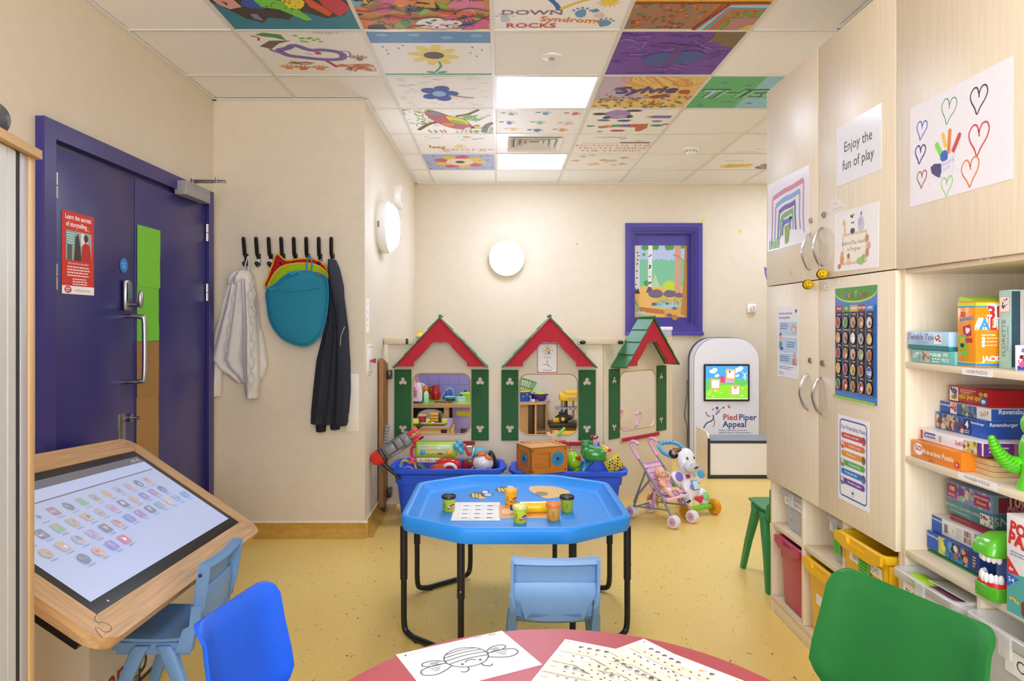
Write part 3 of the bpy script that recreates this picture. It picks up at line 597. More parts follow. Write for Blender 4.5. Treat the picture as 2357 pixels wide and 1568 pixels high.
for q, r in enumerate((.2, .15, .1, .06)):
    z = -.014+.006*q
    obj('louvre', B('#d9d5cb' if q else '#e4e0d6').loft([[(sx*r, sy*r, z) for sx, sy in ((-1, -1), (1, -1), (1, 1), (-1, 1))], [(sx*(r-.038), sy*(r-.038), z+.03) for sx, sy in ((-1, -1), (1, -1), (1, 1), (-1, 1))], [(sx*(r-.036), sy*(r-.036), z+.032) for sx, sy in ((-1, -1), (1, -1), (1, 1), (-1, 1))], [(sx*(r+.002), sy*(r+.002), z+.003) for sx, sy in ((-1, -1), (1, -1), (1, 1), (-1, 1))], [(sx*r, sy*r, z) for sx, sy in ((-1, -1), (1, -1), (1, 1), (-1, 1))]], cap=False), 'plastic', t, flatsh=True)
obj('duct', B('#77736a').box(-.185, .185, -.195, .195, .021, .024), 'matte', t)
# ceiling fittings
def oncl(px, py): Y = 1.36*F/(CY-py); return (px-CX)/F*Y, Y
x, y = oncl(1270, 131); t = thing('sprinkler', 'round white sprinkler in the blank tile before the light panel', 'sprinkler', MX.Translation((x, y, 2.662)))
obj('plate', B('#f0eee9').lathe([(.001, 0), (.052, 0), (.05, -.006), (.03, -.012), (.001, -.013)], 24), 'plastic', t); obj('nozzle', B('#aaa69e').lathe([(.012, -.012), (.012, -.015), (.016, -.016), (.016, -.018), (.001, -.0185)], 14), 'metal', t)
x, y = oncl(1590, 342); t = thing('smoke_detector', 'white domed smoke detector on the ceiling towards the back right', 'smoke detector', MX.Translation((x, y, 2.662)))
obj('base', B('#f1efea').lathe([(.001, 0), (.06, 0), (.06, -.014), (.05, -.02), (.001, -.021)], 24), 'plastic', t); obj('dome', B('#f1efea').lathe([(.044, -.02), (.042, -.034), (.034, -.046), (.02, -.05), (.001, -.051)], 24), 'plastic', t)
for k in range(10): obj('slot', B('#8d8a84').cb((.0435*cos(k*.628), .0435*sin(k*.628), -.027), (.006, .014, .008), 0, (0, 0, k*36)), 'plastic', t)
x, y = oncl(1548, 381); obj('ceiling_disc', B('#efece5').lathe([(.001, 0), (.045, 0), (.043, -.006), (.02, -.009), (.001, -.009)], 24), 'plastic', None, MX.Translation((x, y, 2.662)), 'small flat white disc on the ceiling behind the smoke detector', 'ceiling fitting')

# ------------------------------------------------------------------ round wall lamps, alarm, thermostat
def lamp(label, M, r, d):
    t = thing('wall_light', label, 'light', M)
    obj('body', B('#f4f3ef').lathe([(.001, .0), (r*.94, 0), (r, .02), (r, d*.45), (r*.97, d*.5), (r*.86, d*.52), (.001, d*.52)], 40), 'plastic', t)
    obj('diffuser', B((.94, 1.01, 1.26, 1)).lathe([(r*.9, d*.5), (r*.88, d*.66), (r*.72, d*.88), (r*.4, d*.98), (.001, d)], 40), 'lit dome', t)
    obj('clip', B('#6d6a66').prism([rrect(-r-.003, -r+.004, -.02, .02, .002, 1)], .012, .022), 'plastic', t)
lamp('lit round wall light on the cream back wall', onback(P(1166, 0, YB).x, P(0, 596, YB).z, YB), .172, .095)
Yl = XA*F/(880-CX); lamp('lit round wall light on the short wall right of the coats', onleft(4.86, zl(521, 4.8), XA), .178, .13)
Y = 5.55; t = thing('wall_alarm', 'small unlit round white alarm high on the wall near the back corner', 'alarm', onleft(5.6, zl(448, 5.5), XA))
obj('body', B('#f2efe6').lathe([(.001, 0), (.1, 0), (.1, .03), (.09, .045), (.001, .047)], 32), 'plastic', t); obj('grille', B('#dcd8ce').lathe([(.001, .046), (.05, .046), (.045, .052), (.001, .053)], 24), 'plastic', t)
t = thing('thermostat', 'small white thermostat with a round dial on the back wall', 'thermostat', onback(P(1729, 0, YB).x, P(0, 710, YB).z, YB))
obj('box', B('#f3f0e8').box(-.042, .042, -.042, .042, 0, .025, .006), 'plastic', t); obj('dial', B('#e2ded4').lathe([(.001, .025), (.028, .025), (.026, .05), (.001, .051)], 24, MX.Translation((.008, 0, 0))), 'plastic', t); obj('pointer', B('#8d8a84').box(-.002, .002, -.02, .02, .05, .054, 0, MX.Translation((.008, 0, 0))), 'plastic', t)
cv = C(.1, .21, 48, 100); cv.greek(8, 40, 10, 3, 5, 1.2, '#9a9690'); cv.greek(8, 40, 34, 3, 5, 1.4, '#8d8a84'); cv.rect(10, 56, 30, 66, '#d9cfa0'); cv.greek(8, 36, 76, 2, 5, 1.2, '#9a9690')
sheet('wall_notice', 'narrow white paper notice on the short wall above the switch plate', 'notice', cv, onleft(4.385, zl(727, 4.385), XA+.0005), '#f7f5ef', t=.002)
t = thing('outlet_plate', 'white outlet plate with red and blue pins on the short wall', 'outlet', onleft(4.44, zl(828, 4.44), XA))
obj('plate', B('#f3f1ea').box(-.075, .075, -.095, .095, 0, .006, .002), 'plastic', t)
for k, (u, v) in enumerate([(-.06, .08), (.06, .08), (-.06, -.08), (.06, -.08), (0, .08), (0, -.08)]): obj('screw', B('#77736c').cyl((u, v, .006), (u, v, .008), .005, n=8), 'metal', t)
for u, c in ((.005, '#c8283c'), (.045, '#2a59b8')): obj('pin', B(c).cyl((u, -.008, .006), (u, -.008, .022), .007, n=10).lathe([(.007, .02), (.014, .026), (.016, .034), (.006, .036), (.001, .036)], 12, MX.Translation((u, -.008, 0))), 'plastic', t, label='red pin' if u < .02 else 'blue pin')
x = P(812, 925, YA); obj('cover_plate', B('#ece6d8').box(x.x-.04, x.x+.035, YA-.006, YA, x.z-.18, x.z+.17, .002), 'paint', None, None, 'blank cream cover plate on the alcove wall behind the dark hoodie', 'cover plate')
# ================================================================== COAT HOOKS AND COATS (alcove wall, Y = 4.30)
YW = 4.293
lab8 = ['first black coat hook, holding the cream cardigan', 'second black coat hook, empty, right of the cardigan', 'third black coat hook, above the red cloth corner', 'fourth black coat hook, behind the red and yellow cloths', 'fifth black coat hook, above the middle of the round cloths', 'sixth black coat hook, with a blue ribbon loop behind it', 'seventh black coat hook, left of the dark hoodie', 'eighth black coat hook, holding the dark hoodie']
for k in range(8):
    xb = P(568+28.3*k, 600, 4.3).x; x0 = P(560+28.9*k, 548, 4.2).x
    t = thing('coat_hook', lab8[k], 'hook', MX.Translation((xb, YA, 1.665)), 'black coat hooks in a row')
    obj('plate', B('#1c1b1d').box(-.013, .013, -.012, -.0005, -.02, .055, .005), 'black metal', t)
    obj('peg', B('#1c1b1d').tube([(0, -.008, .03), (-.002, -.03, .05), (x0-xb-.001, -.095, .135), (x0-xb, -.1, .142)], [.011, .012, .012, .009], 10), 'black metal', t)
    obj('lower_hook', B('#1c1b1d').tube([(0, -.008, -.005), (0, -.03, -.02), (0, -.042, -.012)], [.009, .01, .011], 10).ell((0, -.044, -.008), .013, nu=10, nv=6), 'black metal', t)
    if k in (1, 2, 3, 5, 7): obj('name_label', B('#dcdad6').box(-.012, .012, -.0145, -.0125, .0, .02), 'paper', t)
def cloth(name, label, cat, parts, mt, folder):
    t = thing(name, label, cat, MX.Translation((0, YW, 0)))
    for n, b in parts: obj(n, b, mt, t, MX.Translation((0, -YW, 0)), ang=70)
    return t
CR = '#e6e1da'
t = cloth('cardigan', 'cream cable knit cardigan hanging from the first black hook', 'cardigan', [
    ('body', B(CR).drape([(622, 552, 577, .03), (632, 543, 582, .06), (650, 531, 588, .075), (690, 520, 594, .08), (740, 505, 600, .08), (790, 489, 606, .075), (826, 476, 612, .07), (846, 492, 615, .06), (862, 522, 612, .05), (880, 544, 600, .035)], YW, 22, 4, .22)),
    ('collar', B(CR).drape([(620, 556, 574, .03), (627, 545, 581, .085), (640, 531, 585, .10), (652, 527, 583, .09), (660, 530, 575, .05)], YW, 14, 2, .2)),
    ('sleeve', B(CR).drape([(838, 490, 512, .04), (870, 489, 513, .05), (902, 489, 511, .05), (911, 490, 510, .045)], YW-.01, 10, 2, .15)),
    ('sleeve', B(CR).drape([(642, 560, 580, .05), (680, 562, 588, .07), (740, 566, 593, .075), (800, 564, 598, .075), (860, 565, 599, .07), (896, 566, 598, .065), (897, 567, 597, .06), (915, 568, 596, .055)], YW-.05, 12, 2, .12)),
    ('hem_tail', B(CR).drape([(760, 596, 606, .03), (800, 600, 612, .04), (840, 604, 618, .04), (856, 600, 612, .03)], YW, 8, 1, .2)),
    ('hanging_loop', B('#efece6').tube(spl([P(560, 628, 4.25), P(566, 605, 4.235), P(571, 590, 4.24), P(573, 610, 4.235), P(571, 628, 4.25)], 5), .003, 6)),
    ('cable', B('#dedad2').tube([P(575+3.5*sin(k*1.4), 650+k*8.6, 4.165) for k in range(29)], .0045, 6)),
    ('cable', B('#dedad2').tube([P(583-3.5*sin(k*1.4), 650+k*8.6, 4.165) for k in range(29)], .0045, 6)),
    ('cable', B('#dedad2').tube([P(540-k*1.2+3.5*sin(k*1.4), 660+k*8, 4.21) for k in range(20)], .0045, 6)),
    ], 'knit', None)
cloth('hoodie', 'dark navy zip hoodie hanging from the eighth black hook', 'hoodie', [
    ('body', B('#33363f').drape([(600, 758, 773, .04), (612, 758, 780, .07), (650, 758, 788, .09), (700, 758, 795, .10), (740, 755, 800, .10), (770, 746, 802, .10), (830, 731, 807, .095), (900, 723, 808, .09), (950, 718, 804, .085), (952, 718, 803, .08), (974, 717, 801, .075)], YW, 20, 3, .2)),
    ('hood', B('#33363f').drape([(599, 758, 774, .07), (620, 760, 783, .11), (660, 766, 792, .12), (700, 772, 794, .10), (725, 778, 790, .04)], YW-.03, 12, 1, .1)),
    ('sleeve', B('#30333c').drape([(690, 776, 794, .05), (760, 776, 803, .07), (840, 777, 806, .075), (920, 775, 804, .07), (970, 772, 800, .06), (979, 773, 799, .05)], YW-.055, 12, 1, .12)),
    ('cuff', B('#2b2d33').drape([(962, 727, 752, .05), (990, 729, 751, .05), (993, 730, 750, .04)], YW, 10, 2, .1)),
    ('cuff', B('#2b2d33').drape([(968, 760, 784, .05), (986, 762, 783, .05), (988, 763, 782, .04)], YW-.012, 10, 2, .1)),
    ], 'fabric', None)
obj('zip', B('#d6d4ce').tube(spl([P(793, 752, 4.158), P(788, 765, 4.155), P(784, 778, 4.155), P(783, 796, 4.158)], 4), .0035, 6), 'metal', D.objects['hoodie'], MX.Translation((0, -YW, 0)))
# round play cloths hung one before the other
def px2(pts, Y): return [(P(a, b_, Y).x, P(a, b_, Y).z) for a, b_ in pts]
def disc(label, outline, trim, fill, Y, th, grow=1.06):
    t = thing('round_cloth', label, 'cloth', MX.Translation((0, Y, 0)), 'round play cloths on the hooks')
    o = px2([(q.x, q.y) for q in spl([(a, b_, 0) for a, b_ in outline], 4, True)], Y)
    obj('cloth', B(fill).pillow(o, th, fr((0, 0, 0), (1, 0, 0), (0, 0, 1)), .1), 'fabric', t, ang=70)
    obj('trim', B(trim).tube([(a, -.004, c) for a, c in o], .0075, 6, True), 'fabric', t)
    return t
disc('red round cloth with yellow trim, rearmost of the hanging round cloths', [(612, 664), (617, 640), (628, 610), (638, 586), (658, 600), (690, 597), (722, 597), (746, 610), (756, 634), (740, 680), (660, 700)], '#e4b32c', '#b31e2c', 4.268, .022)
disc('lime round cloth with yellow trim between the red and teal cloths', [(619, 668), (626, 642), (641, 621), (660, 611), (690, 607), (722, 609), (746, 622), (754, 640), (740, 700), (650, 700)], '#e0b62f', '#9dbb22', 4.236, .022)
t = disc('large teal round cloth in front of the red and lime cloths', [(615, 670), (636, 654), (654, 638), (672, 629), (696, 625), (724, 628), (746, 636), (754, 652), (755, 690), (750, 730), (738, 768), (716, 791), (690, 795), (650, 778), (624, 742), (616, 700)], '#2f8fb8', '#2c86a0', 4.205, .04)
obj('seam', B('#2a7d96').tube(spl([P(626, 668, 4.172), P(660, 671, 4.164), P(700, 669, 4.164), P(738, 663, 4.172)], 4), .004, 6), 'fabric', t, MX.Translation((0, -4.205, 0)))
obj('bow', B('#3a9cc4').tube(spl([P(664, 626, 4.18), P(674, 632, 4.172), P(684, 624, 4.172), P(690, 630, 4.18)], 4), .006, 6).tube(spl([P(613, 660, 4.19), P(622, 667, 4.175), P(632, 662, 4.18), P(624, 676, 4.178)], 4), .006, 6), 'fabric', t, MX.Translation((0, -4.205, 0)))
obj('ribbon_loop', B('#2f86c0').tube(spl([P(706, 626, 4.196), P(706, 604, 4.196), P(712, 588, 4.192), P(718, 604, 4.196), P(716, 626, 4.196)], 4), .004, 6), 'fabric', t, MX.Translation((0, -4.205, 0)))
obj('label_patch', B('#b5475a').box(-.012, .012, -.003, .003, -.006, .006, .001, MX.Translation((P(736, 633, 4.19).x, -.03, P(736, 633, 4.19).z))), 'fabric', t)

# ================================================================== TAMBOUR CUPBOARD (left edge)
ang = math.degrees(math.atan2(-.976, .215))
t = thing('tambour_cupboard', 'grey tambour cupboard with oak coloured edges at the left edge', 'cupboard', TR(-.986, 1.5, 0, 0, 0, ang))
Lc, Hc = .95, 1.667
obj('top', B('#c9a56b').box(-.008, Lc, -.42, .012, Hc-.019, Hc, .001), 'maple flat', t)
obj('end_panel', B('#caa66d').box(0, .026, -.41, 0, 0, Hc-.0195, .001), 'maple', t)
obj('end_panel', B('#caa66d').box(Lc-.026, Lc, -.41, 0, 0, Hc-.0195, .001), 'maple', t)
obj('back_panel', B('#8d8b88').box(.026, Lc-.026, -.41, -.4, 0, Hc-.02), 'matte', t)
obj('stile', B('#a5a4a4').box(.0265, .06, -.02, -.002, .05, Hc-.0198, .002), 'plastic', t)
obj('gap_shade', B('#2a2523').box(.0602, .0782, -.03, -.0045, .05, Hc-.0198), 'matte', t)  # dark strip set nearly flush, standing in for the shade in the gap
obj('plinth', B('#8a8783').box(.0265, Lc-.0265, -.38, -.01, 0, .05), 'plastic', t)
x = .0785; sl = B('#bdc1bd').box(0, .0385, -.014, -.003, .0505, Hc-.0198, .003, None, 1); m = None
while x < Lc-.07:
    if m is None: o = obj('slat', sl, 'plastic', t, MX.Translation((x, 0, 0))); m = o.data
    else: link(D.objects.new('slat', m), t, MX.Translation((x, 0, 0)))
    x += .0395
obj('black_ball', B('#45434b').ell((0, 0, 0), (.037, .037, .037), nu=24, nv=14).c('#8b8794').tube([(.0378*cos(a*.2618), 0, .0378*sin(a*.2618)) for a in range(24)], .0012, 5, True), 'plastic', None, TR(-1.012, 1.4, Hc+.038, 0, 0, 60), 'dark grey ball on top of the tambour cupboard', 'ball')

# ================================================================== TOUCH TABLE
Cc, Bc, Ac = V((-.959, 1.743, .50)), V((-1.043, 3.087, .405)), V((-1.63, 3.087, .803)); Dc = Ac+Cc-Bc
xd = (Cc-Dc); L1 = xd.length; xd.normalize(); yd = (Bc-Cc); L2 = yd.length; yd.normalize(); ctr = (Ac+Cc)/2
t = thing('touch_table', 'tilted oak framed touch screen table showing rows of app icons', 'touch table', MX.Translation((ctr.x, ctr.y, 0)))
nz_ = xd.cross(yd).normalized(); TMx = fr(ctr-V((ctr.x, ctr.y, 0)), xd, nz_.cross(xd))
hx, hy, bw, r = L1/2, L2/2, .085, .075; OUT = rrect(-hx, hx, -hy, hy, r, 6); ix, iy = hx-bw, hy-bw
def side(k):                                           # rail polygons meet on the corner diagonals
    n = 7; a = OUT[k*n+3:k*n+n]; b_ = OUT[((k+1) % 4)*n:((k+1) % 4)*n+4]
    cs = [(ix, -iy), (ix, iy), (-ix, iy), (-ix, -iy)]; return a+b_+[cs[(k+1) % 4], cs[k]]
for k in range(4): obj('frame_rail', B('#c7a071').prism(side(k), -.035, 0), 'oak y' if k % 2 == 0 else 'oak x', t, TMx, ang=30)
jl = C(L1, L2, 2*hx, 2*hy)
for cx_, cy_, sx_, sy_ in ((ix, iy, 1, 1), (ix, -iy, 1, -1), (-ix, iy, -1, 1), (-ix, -iy, -1, -1)):
    pts = [(0, 0), (.006, .022), (.02, .026), (.03, .012), (.05, .01), (.058, .03), (.05, .046), (.034, .046), (.03, .056), (.06, .072)]
    jl.line([(hx+cx_+sx_*a, hy-(cy_+sy_*c)) for a, c in pts], .0022, '#6b4a2a', sm=4)
obj('joint_line', jl, 'print', t, TMx @ MX.Translation((0, 0, .0002)))
obj('bezel', B('#232222').prism([(ix-.001, -iy+.001), (ix-.001, iy-.001), (-ix+.001, iy-.001), (-ix+.001, -iy+.001)], -.03, -.003), 'laminate', t, TMx)
sw, sh = 2*iy-.075, 2*ix-.075
mixc = lambda c, k=.42: tuple(a*(1-k)+b_*k for a, b_ in zip(lin(c), lin('#b4c2e4')))
cv = C(sw, sh, 240, 100, '#b4c2e4'); cv.rect(0, 0, 240, 8, '#6f6f78'); cv.rect(4, 18.5, 236, 19.6, '#71757f'); cv.rect(0, 8, 240, 18, '#b9c7ea')
for u in (222, 226, 232): cv.rect(u, 3, u+2, 5.4, '#d6d8e2')
pal = ['#7a6fb5', '#6fb3c0', '#79b9d8', '#5c5550', '#d9a05a', '#b9a58f', '#7cb05a', '#a9c0e0', '#c7b9d9', '#4f9fd0', '#7fa0a9', '#6a70c0', '#c596b0', '#b0a04f', '#a4576a', '#d87a50', '#a98a50', '#e0c03f', '#b0659a', '#4d5450', '#c9a04a', '#5a5a5c']
q = 0
for row, (n0, n1, v) in enumerate(((1, 12, 30), (0, 12, 44), (0, 13, 58.5), (1, 5, 73))):
    for k in range(n0, n1):
        u = 12+17.6*k+row*1.5; c = pal[(q*7+row*3) % len(pal)]; q += 1; s = random.choice((0, 1, 1))
        if row == 3 and k == 4: c, s = '#d34a42', 1
        if s: cv.rr(u-4.6, v-4.2, u+4.6, v+4.2, 1.2, mixc(c))
        else: cv.el(u, v, 4.8, 4.6, mixc(c), 14)
        if row == 3 and k == 4: cv.poly([(u-1.4, v-2), (u+2, v), (u-1.4, v+2)], '#fff')
        else:
            for _ in range(3): cv.blob(u+rnd(-2, 2), v+rnd(-2, 2), rnd(1, 2.2), mixc(random.choice(pal+['#e8ecf4', '#dfe8d0'])), 6)
        cv.greek(u-4, u+4, v+6, 1, 1, .7, '#8b97b5', 0)
obj('screen', cv, 'hazy screen', t, TMx @ MX.Translation((0, 0, -.0028)) @ fr((-.004, 0, 0), (0, 1, 0), (-1, 0, 0)))
obj('bezel_mark', B('#c9cbd0').prism(circ(0, 0, .004, 8), 0, .0006), 'paper', t, TMx @ MX.Translation((ix-.018, -iy+.09, -.003)))
obj('under_frame', B('#141315').box(-hx+.05, hx-.06, -hy+.012, hy-.02, -.06, -.0355, .004), 'black metal', t, TMx)
ox, oy = ctr.x, ctr.y
obj('pedestal', B('#d3cabb').box(-1.66-ox, -1.288-ox, 2.22-oy, 3.0-oy, .02, .50, .012), 'laminate', t)
obj('pedestal_neck', B('#8d8a86').box(-1.62-ox, -1.44-ox, 2.3-oy, 2.7-oy, .50, .615), 'black metal', t)
obj('pedestal_foot', B('#2a2828').box(-1.64-ox, -1.3-ox, 2.25-oy, 2.97-oy, 0, .02), 'black metal', t)
cv = C(.62, .16, 620, 160); cv.text('am', 175, 62, 120, '#a5202a', bold=.02); cv.text('p', 330, 80, 150, '#2a2626', bold=.01); cv.greek(250, 310, 118, 2, 14, 6, '#4a4444'); cv.text('os', 290, 128, 34, '#4a4444')
obj('lettering', cv, 'print', t, onleft(2.53-oy, .088, -1.2875-ox))
obj('cable', B('#1a191b').tube(spl([(-1.5-ox, 2.2-oy, .73), (-1.45-ox, 2.15-oy, .70), (-1.48-ox, 2.12-oy, .62), (-1.55-ox, 2.15-oy, .50)], 5), .005, 6), 'black metal', t)

# ================================================================== CHAIRS
def chair(label, x, y, rz, col, h, w, top, style, group='children\'s plastic chairs'):
    t = thing('chair', label, 'chair', TR(x, y, 0, 0, 0, rz), group); q = w/.30; T = top-h
    seat = [(.168*q, h-.016, .42*w, 0), (.165*q, h-.004, .46*w, 0), (.14*q, h, .49*w, -.002), (.06*q, h-.006, .5*w, -.008), (-.03*q, h-.010, .5*w, -.010), (-.09*q, h-.006, .5*w, -.010), (-.118*q, h+.006, .49*w, -.010), (-.134*q, h+.028, .48*w, -.012)]
    b = B(col).shell(seat, .012*q)
    b.box(-.12*q, .13*q, -.47*w, -.44*w, h-.045, h-.006, .004).box(-.12*q, .13*q, .44*w, .47*w, h-.045, h-.006, .004).box(.12*q, .15*q, -.44*w, .44*w, h-.035, h-.006, .004)
    obj('seat', b, 'shell', t, ang=50)
    if style == 'full':
        back = [(-.126*q, h+.014, .40*w, -.011), (-.138*q, h+.04, .41*w, -.013), (-.148*q, h+.16*T, .425*w, -.016), (-.152*q, h+.24*T, .455*w, -.030), (-.155*q, h+.31*T, .495*w, -.036), (-.161*q, h+.45*T, .492*w, -.036), (-.172*q, h+.66*T, .478*w, -.034), (-.180*q, h+T-.10*w, .466*w, -.030)]+[(-(.180+.014*sin(rad(a)))*q, h+T-.10*w*(1-sin(rad(a))), (.366+.10*cos(rad(a)))*w, -.030+.026*a/90) for a in (18, 36, 54, 70, 82, 90)]
        obj('backrest', B(col).shell(back, .014*q, 23, None, 4), 'shell', t, ang=60)
    else:
        b = B(col).shell([(-.130*q, h+.02, .36*w, -.012), (-.138*q, h+.06, .38*w, -.012), (-.150*q, h+.40*T, .43*w, -.014), (-.156*q, h+.5*T, .48*w, -.014), (-.166*q, h+.72*T, .495*w, -.014), (-.176*q, h+.96*T, .5*w, -.014), (-.178*q, h+.985*T, .495*w, -.014)], .01*q, 13)
        obj('backrest', b, 'shell', t, ang=50)
        lip = [(-.186*q-.0, (u)*.5*w, h+T-.006) for u in (-1, -.6, 0, .6, 1)]
        b = B(col).loft([[(-.172*q+.014*abs(u)**2, u*.5*w, h+T-.016), (-.172*q+.014*abs(u)**2, u*.5*w, h+T), (-.196*q+.014*abs(u)**2, u*.5*w, h+T), (-.202*q+.014*abs(u)**2, u*.5*w, h+T-.014), (-.192*q+.014*abs(u)**2, u*.5*w, h+T-.02)] for u in [-1+.2*k for k in range(11)]])
        for s in (-1, 1):
            b.loft([[(x0+.012, s*(hw-.002), z), (x0+.012, s*(hw-.012), z), (x0-.022*q, s*(hw-.010), z), (x0-.026*q, s*hw, z)][::s] for x0, hw, z in ((-.138*q, .47*w, h+.30*T), (-.148*q, .5*w, h+.42*T), (-.160*q, .502*w, h+.7*T), (-.170*q, .5*w, h+.99*T))])
        obj('back_rim', b, 'shell', t, ang=50)
        for s in (-1, 1): obj('side_stem', B(col).loft([[(x0+a*k, s*y_+s*c_*k, z) for a, c_ in ((.02, .012), (-.02, .012), (-.02, -.012), (.02, -.012))] for x0, y_, z, k in ((-.105*q, .475*w, h-.03, 1.2), (-.125*q, .478*w, h+.04, 1), (-.14*q, .47*w, h+.2*T, .8), (-.15*q, .48*w, h+.46*T, .8))]), 'shell', t, ang=50)
        obj('back_wing', B(col).shell([(-.158*q, h+.05, .28*w, -.008), (-.163*q, h+.12*T, .33*w, -.008), (-.168*q, h+.38*T, .40*w, -.010), (-.170*q, h+.44*T, .47*w, -.010), (-.172*q, h+.60*T, .49*w, -.012), (-.166*q, h+.66*T, .49*w, -.012)], .007*q, 11), 'shell', t, ang=50)
    for sx in (1, -1):
        for sy in (1, -1):
            rg = []
            for k, (xx, yy, zz, a) in enumerate(((.035, .470, h-.012, .026), (.05, .478, h-.03, .026), (.115, .52, h*.45, .021), (.165, .555, 0, .017))):
                rg.append([(sx*(xx*q)+sgx*a*q, sy*yy*w+sgy*a*q*.62, zz) for sgx, sgy in ((-1, -.8), (-.8, -1), (.8, -1), (1, -.8), (1, .8), (.8, 1), (-.8, 1), (-1, .8))])
            obj('leg', B(col).loft(rg[::-1]), 'shell', t, ang=50)
    return t
LB = '#6f98c4'
c1 = chair('light blue chair with its back towards the red table, at the tray table', .178, 2.43, 90, LB, .31, .285, .545, 'rim')
c2 = chair('light blue chair tucked under the touch table, seen from the side', -1.075, 2.33, 180, LB, .31, .275, .55, 'rim')
obj('stud', B('#3a3550').cyl((-.150, .1445, .518), (-.150, .1465, .518), .006, n=10), 'plastic', c2)
chair('bright blue chair at the left of the red table', -.43, 1.595, -12, '#125ad6', .335, .325, .65, 'full')
chair('dark green chair at the right of the red table, beside the shelves', .684, 1.532, 198.5, '#1c7030', .33, .452, .672, 'full')
chair('green chair mostly hidden behind the far end of the tall cupboard', 1.475, 3.575, 90, '#2c8542', .365, .33, .64, 'rim')

# ================================================================== TRAY TABLE
tx, ty = .066, 3.16
def octa(d, z, n=3):
    hx, hy, ex, ey = .470+d, .482+d, .215+d*.42, .30+d*.42; pts = [(ex, -hy), (hx, -ey), (hx, ey), (ex, hy), (-ex, hy), (-hx, ey), (-hx, -ey), (-ex, -hy)]; out = []
    for i, p in enumerate(pts):
        a, c = V(pts[i-1]), V(pts[(i+1) % 8]); p = V(p); u = (a-p).normalized()*.035; v = (c-p).normalized()*.035
        for k in range(n+1):
            s = k/n; q = (1-s)**2*(p+u)+2*s*(1-s)*p+s*s*(p+v); out.append((q.x, q.y, z))
    return out
t = thing('tray_table', 'octagonal bright blue plastic tray table on black tube legs', 'table', MX.Translation((tx, ty, 0)))
obj('tray', B('#2590e8').loft([octa(*k) for k in ((-.05, .462), (-.022, .455), (-.012, .457), (-.006, .47), (0, .505), (-.002, .514), (-.008, .520), (-.02, .521), (-.03, .517), (-.036, .508), (-.058, .482), (-.064, .479), (-.074, .478), (-.078, .4755), (-.2, .4752))]), 'shell', t, ang=25)
for sx in (-1, 1):
    for sy in (-1, 1):
        a, c = V((sx*.462, sy*.235, 0)), V((sx*.215, sy*.44, 0)); d = (c-a).normalized(); up = V((0, 0, 1))
        pts = [a+up*.46]+[a+up*z for z in (.3, .12)]+spl([a+up*.085, a+up*.03+d*.01, a+up*.0135+d*.06], 4)+[(a+c)/2+up*.0135]+spl([c+up*.0135-d*.06, c+up*.03-d*.01, c+up*.085], 4)+[c+up*z for z in (.12, .3, .46)]
        o = obj('leg_frame', B('#17161a').tube(pts, .0125, 10), 'black metal', t, ang=60)
        for p in (a, c):
            obj('sleeve', B('#1b1a1d').tube([p+up*.24, p+up*.458], .0155, 12), 'black metal', o)
        obj('stud', B('#c9c6c2').ell(tuple(a+up*.30+V((sx*.016, 0, 0))), .004, nu=8, nv=6).ell(tuple(c+up*.27+V((0, sy*.016, 0))), .004, nu=8, nv=6), 'metal', o)
        for p in (a+d*.075, c-d*.075): obj('foot', B('#17161a').cyl(p, p+up*.02, .012, n=10), 'black metal', o)
ZT = .4757
def pot(label, px, py, body, lid, logo=True, rot=0, rim=False):
    p = G(px, py, ZT); t = thing('dough_pot', label, 'pot', TR(p.x, p.y, ZT, 0, 0, rot), 'dough pots on the tray table')
    obj('pot', B(body).lathe([(.001, 0), (.024, 0), (.0255, .002), (.0285, .060), (.001, .060)], 28), 'plastic', t)
    obj('lid', B(lid).lathe([(.029, .056), (.032, .058), (.0325, .068), (.031, .071), (.0285, .0705), (.0275, .067), (.001, .067)], 28), 'plastic', t)
    def wrap(cv, a0, z0):
        vs = []
        for x_, y_, z_ in cv.v:
            z = z0+y_; rr = .0255+(z-.002)*.0517+.0004+z_; an = rad(a0)+x_/.027; vs.append((rr*cos(an), rr*sin(an), z))
        cv.v = vs; return cv
    if logo:
        cv = C(.04, .026, 100, 66); tp = [38, 33, 28, 20, 13, 9, 8, 9, 12, 18]; bt_ = [60, 61, 60, 58, 55, 52, 50, 48, 46, 44]; cv.c('#8f2233')
        cv.add([cv.pt(2+k*10.6, e[k]) for k in range(10) for e in (tp, bt_)], [(2*k, 2*k+1, 2*k+3, 2*k+2) for k in range(9)])
        cv.z += .0003; cv.text('Play-Doh', 50, 37, 23, '#f4f1ea', a=8, bold=.05)
        cv.v = [v for v in cv.v]; obj('label', wrap(cv, -58, .026), 'print', t)
    cv = C(.012, .028, 40, 100); [cv.greek(2+9*k, 9+9*k, 4+6*(k % 2), 9, 10, 6, '#8a6a30' if body > '#c' else '#6a7a20') for k in range(4)]
    obj('small_print', wrap(cv, -125 if logo else -95, .030), 'print', t)
    return t
pot('green dough pot with black lid left of the card sheet', 1033, 1177, '#a4bb2a', '#2a292b')
pot('yellow dough pot with yellow lid in front of a paper bee', 1176, 1161, '#eeb01e', '#e9b23c')
pot('lime dough pot with pale yellow lid nearest the red table', 1197, 1203, '#d3d92c', '#e0dc6a')
pot('orange dough pot with orange lid right of the yellow roller', 1274, 1197, '#e6a440', '#ee7f33', False)
pot('green dough pot with black lid right of the paper hive', 1305, 1178, '#9db428', '#2a292b', False)
a, b_ = G(1172, 1183, ZT), G(1262, 1181, ZT); d = (b_-a); m = (a+b_)/2; an = math.degrees(math.atan2(d.y, d.x))
t = thing('rolling_pin', 'yellow toy rolling pin with navy handles on the tray', 'rolling pin', TR(m.x+.01, m.y+.01, ZT+.0245, 0, 0, an))
RY = MX.Rotation(pi/2, 4, 'Y')
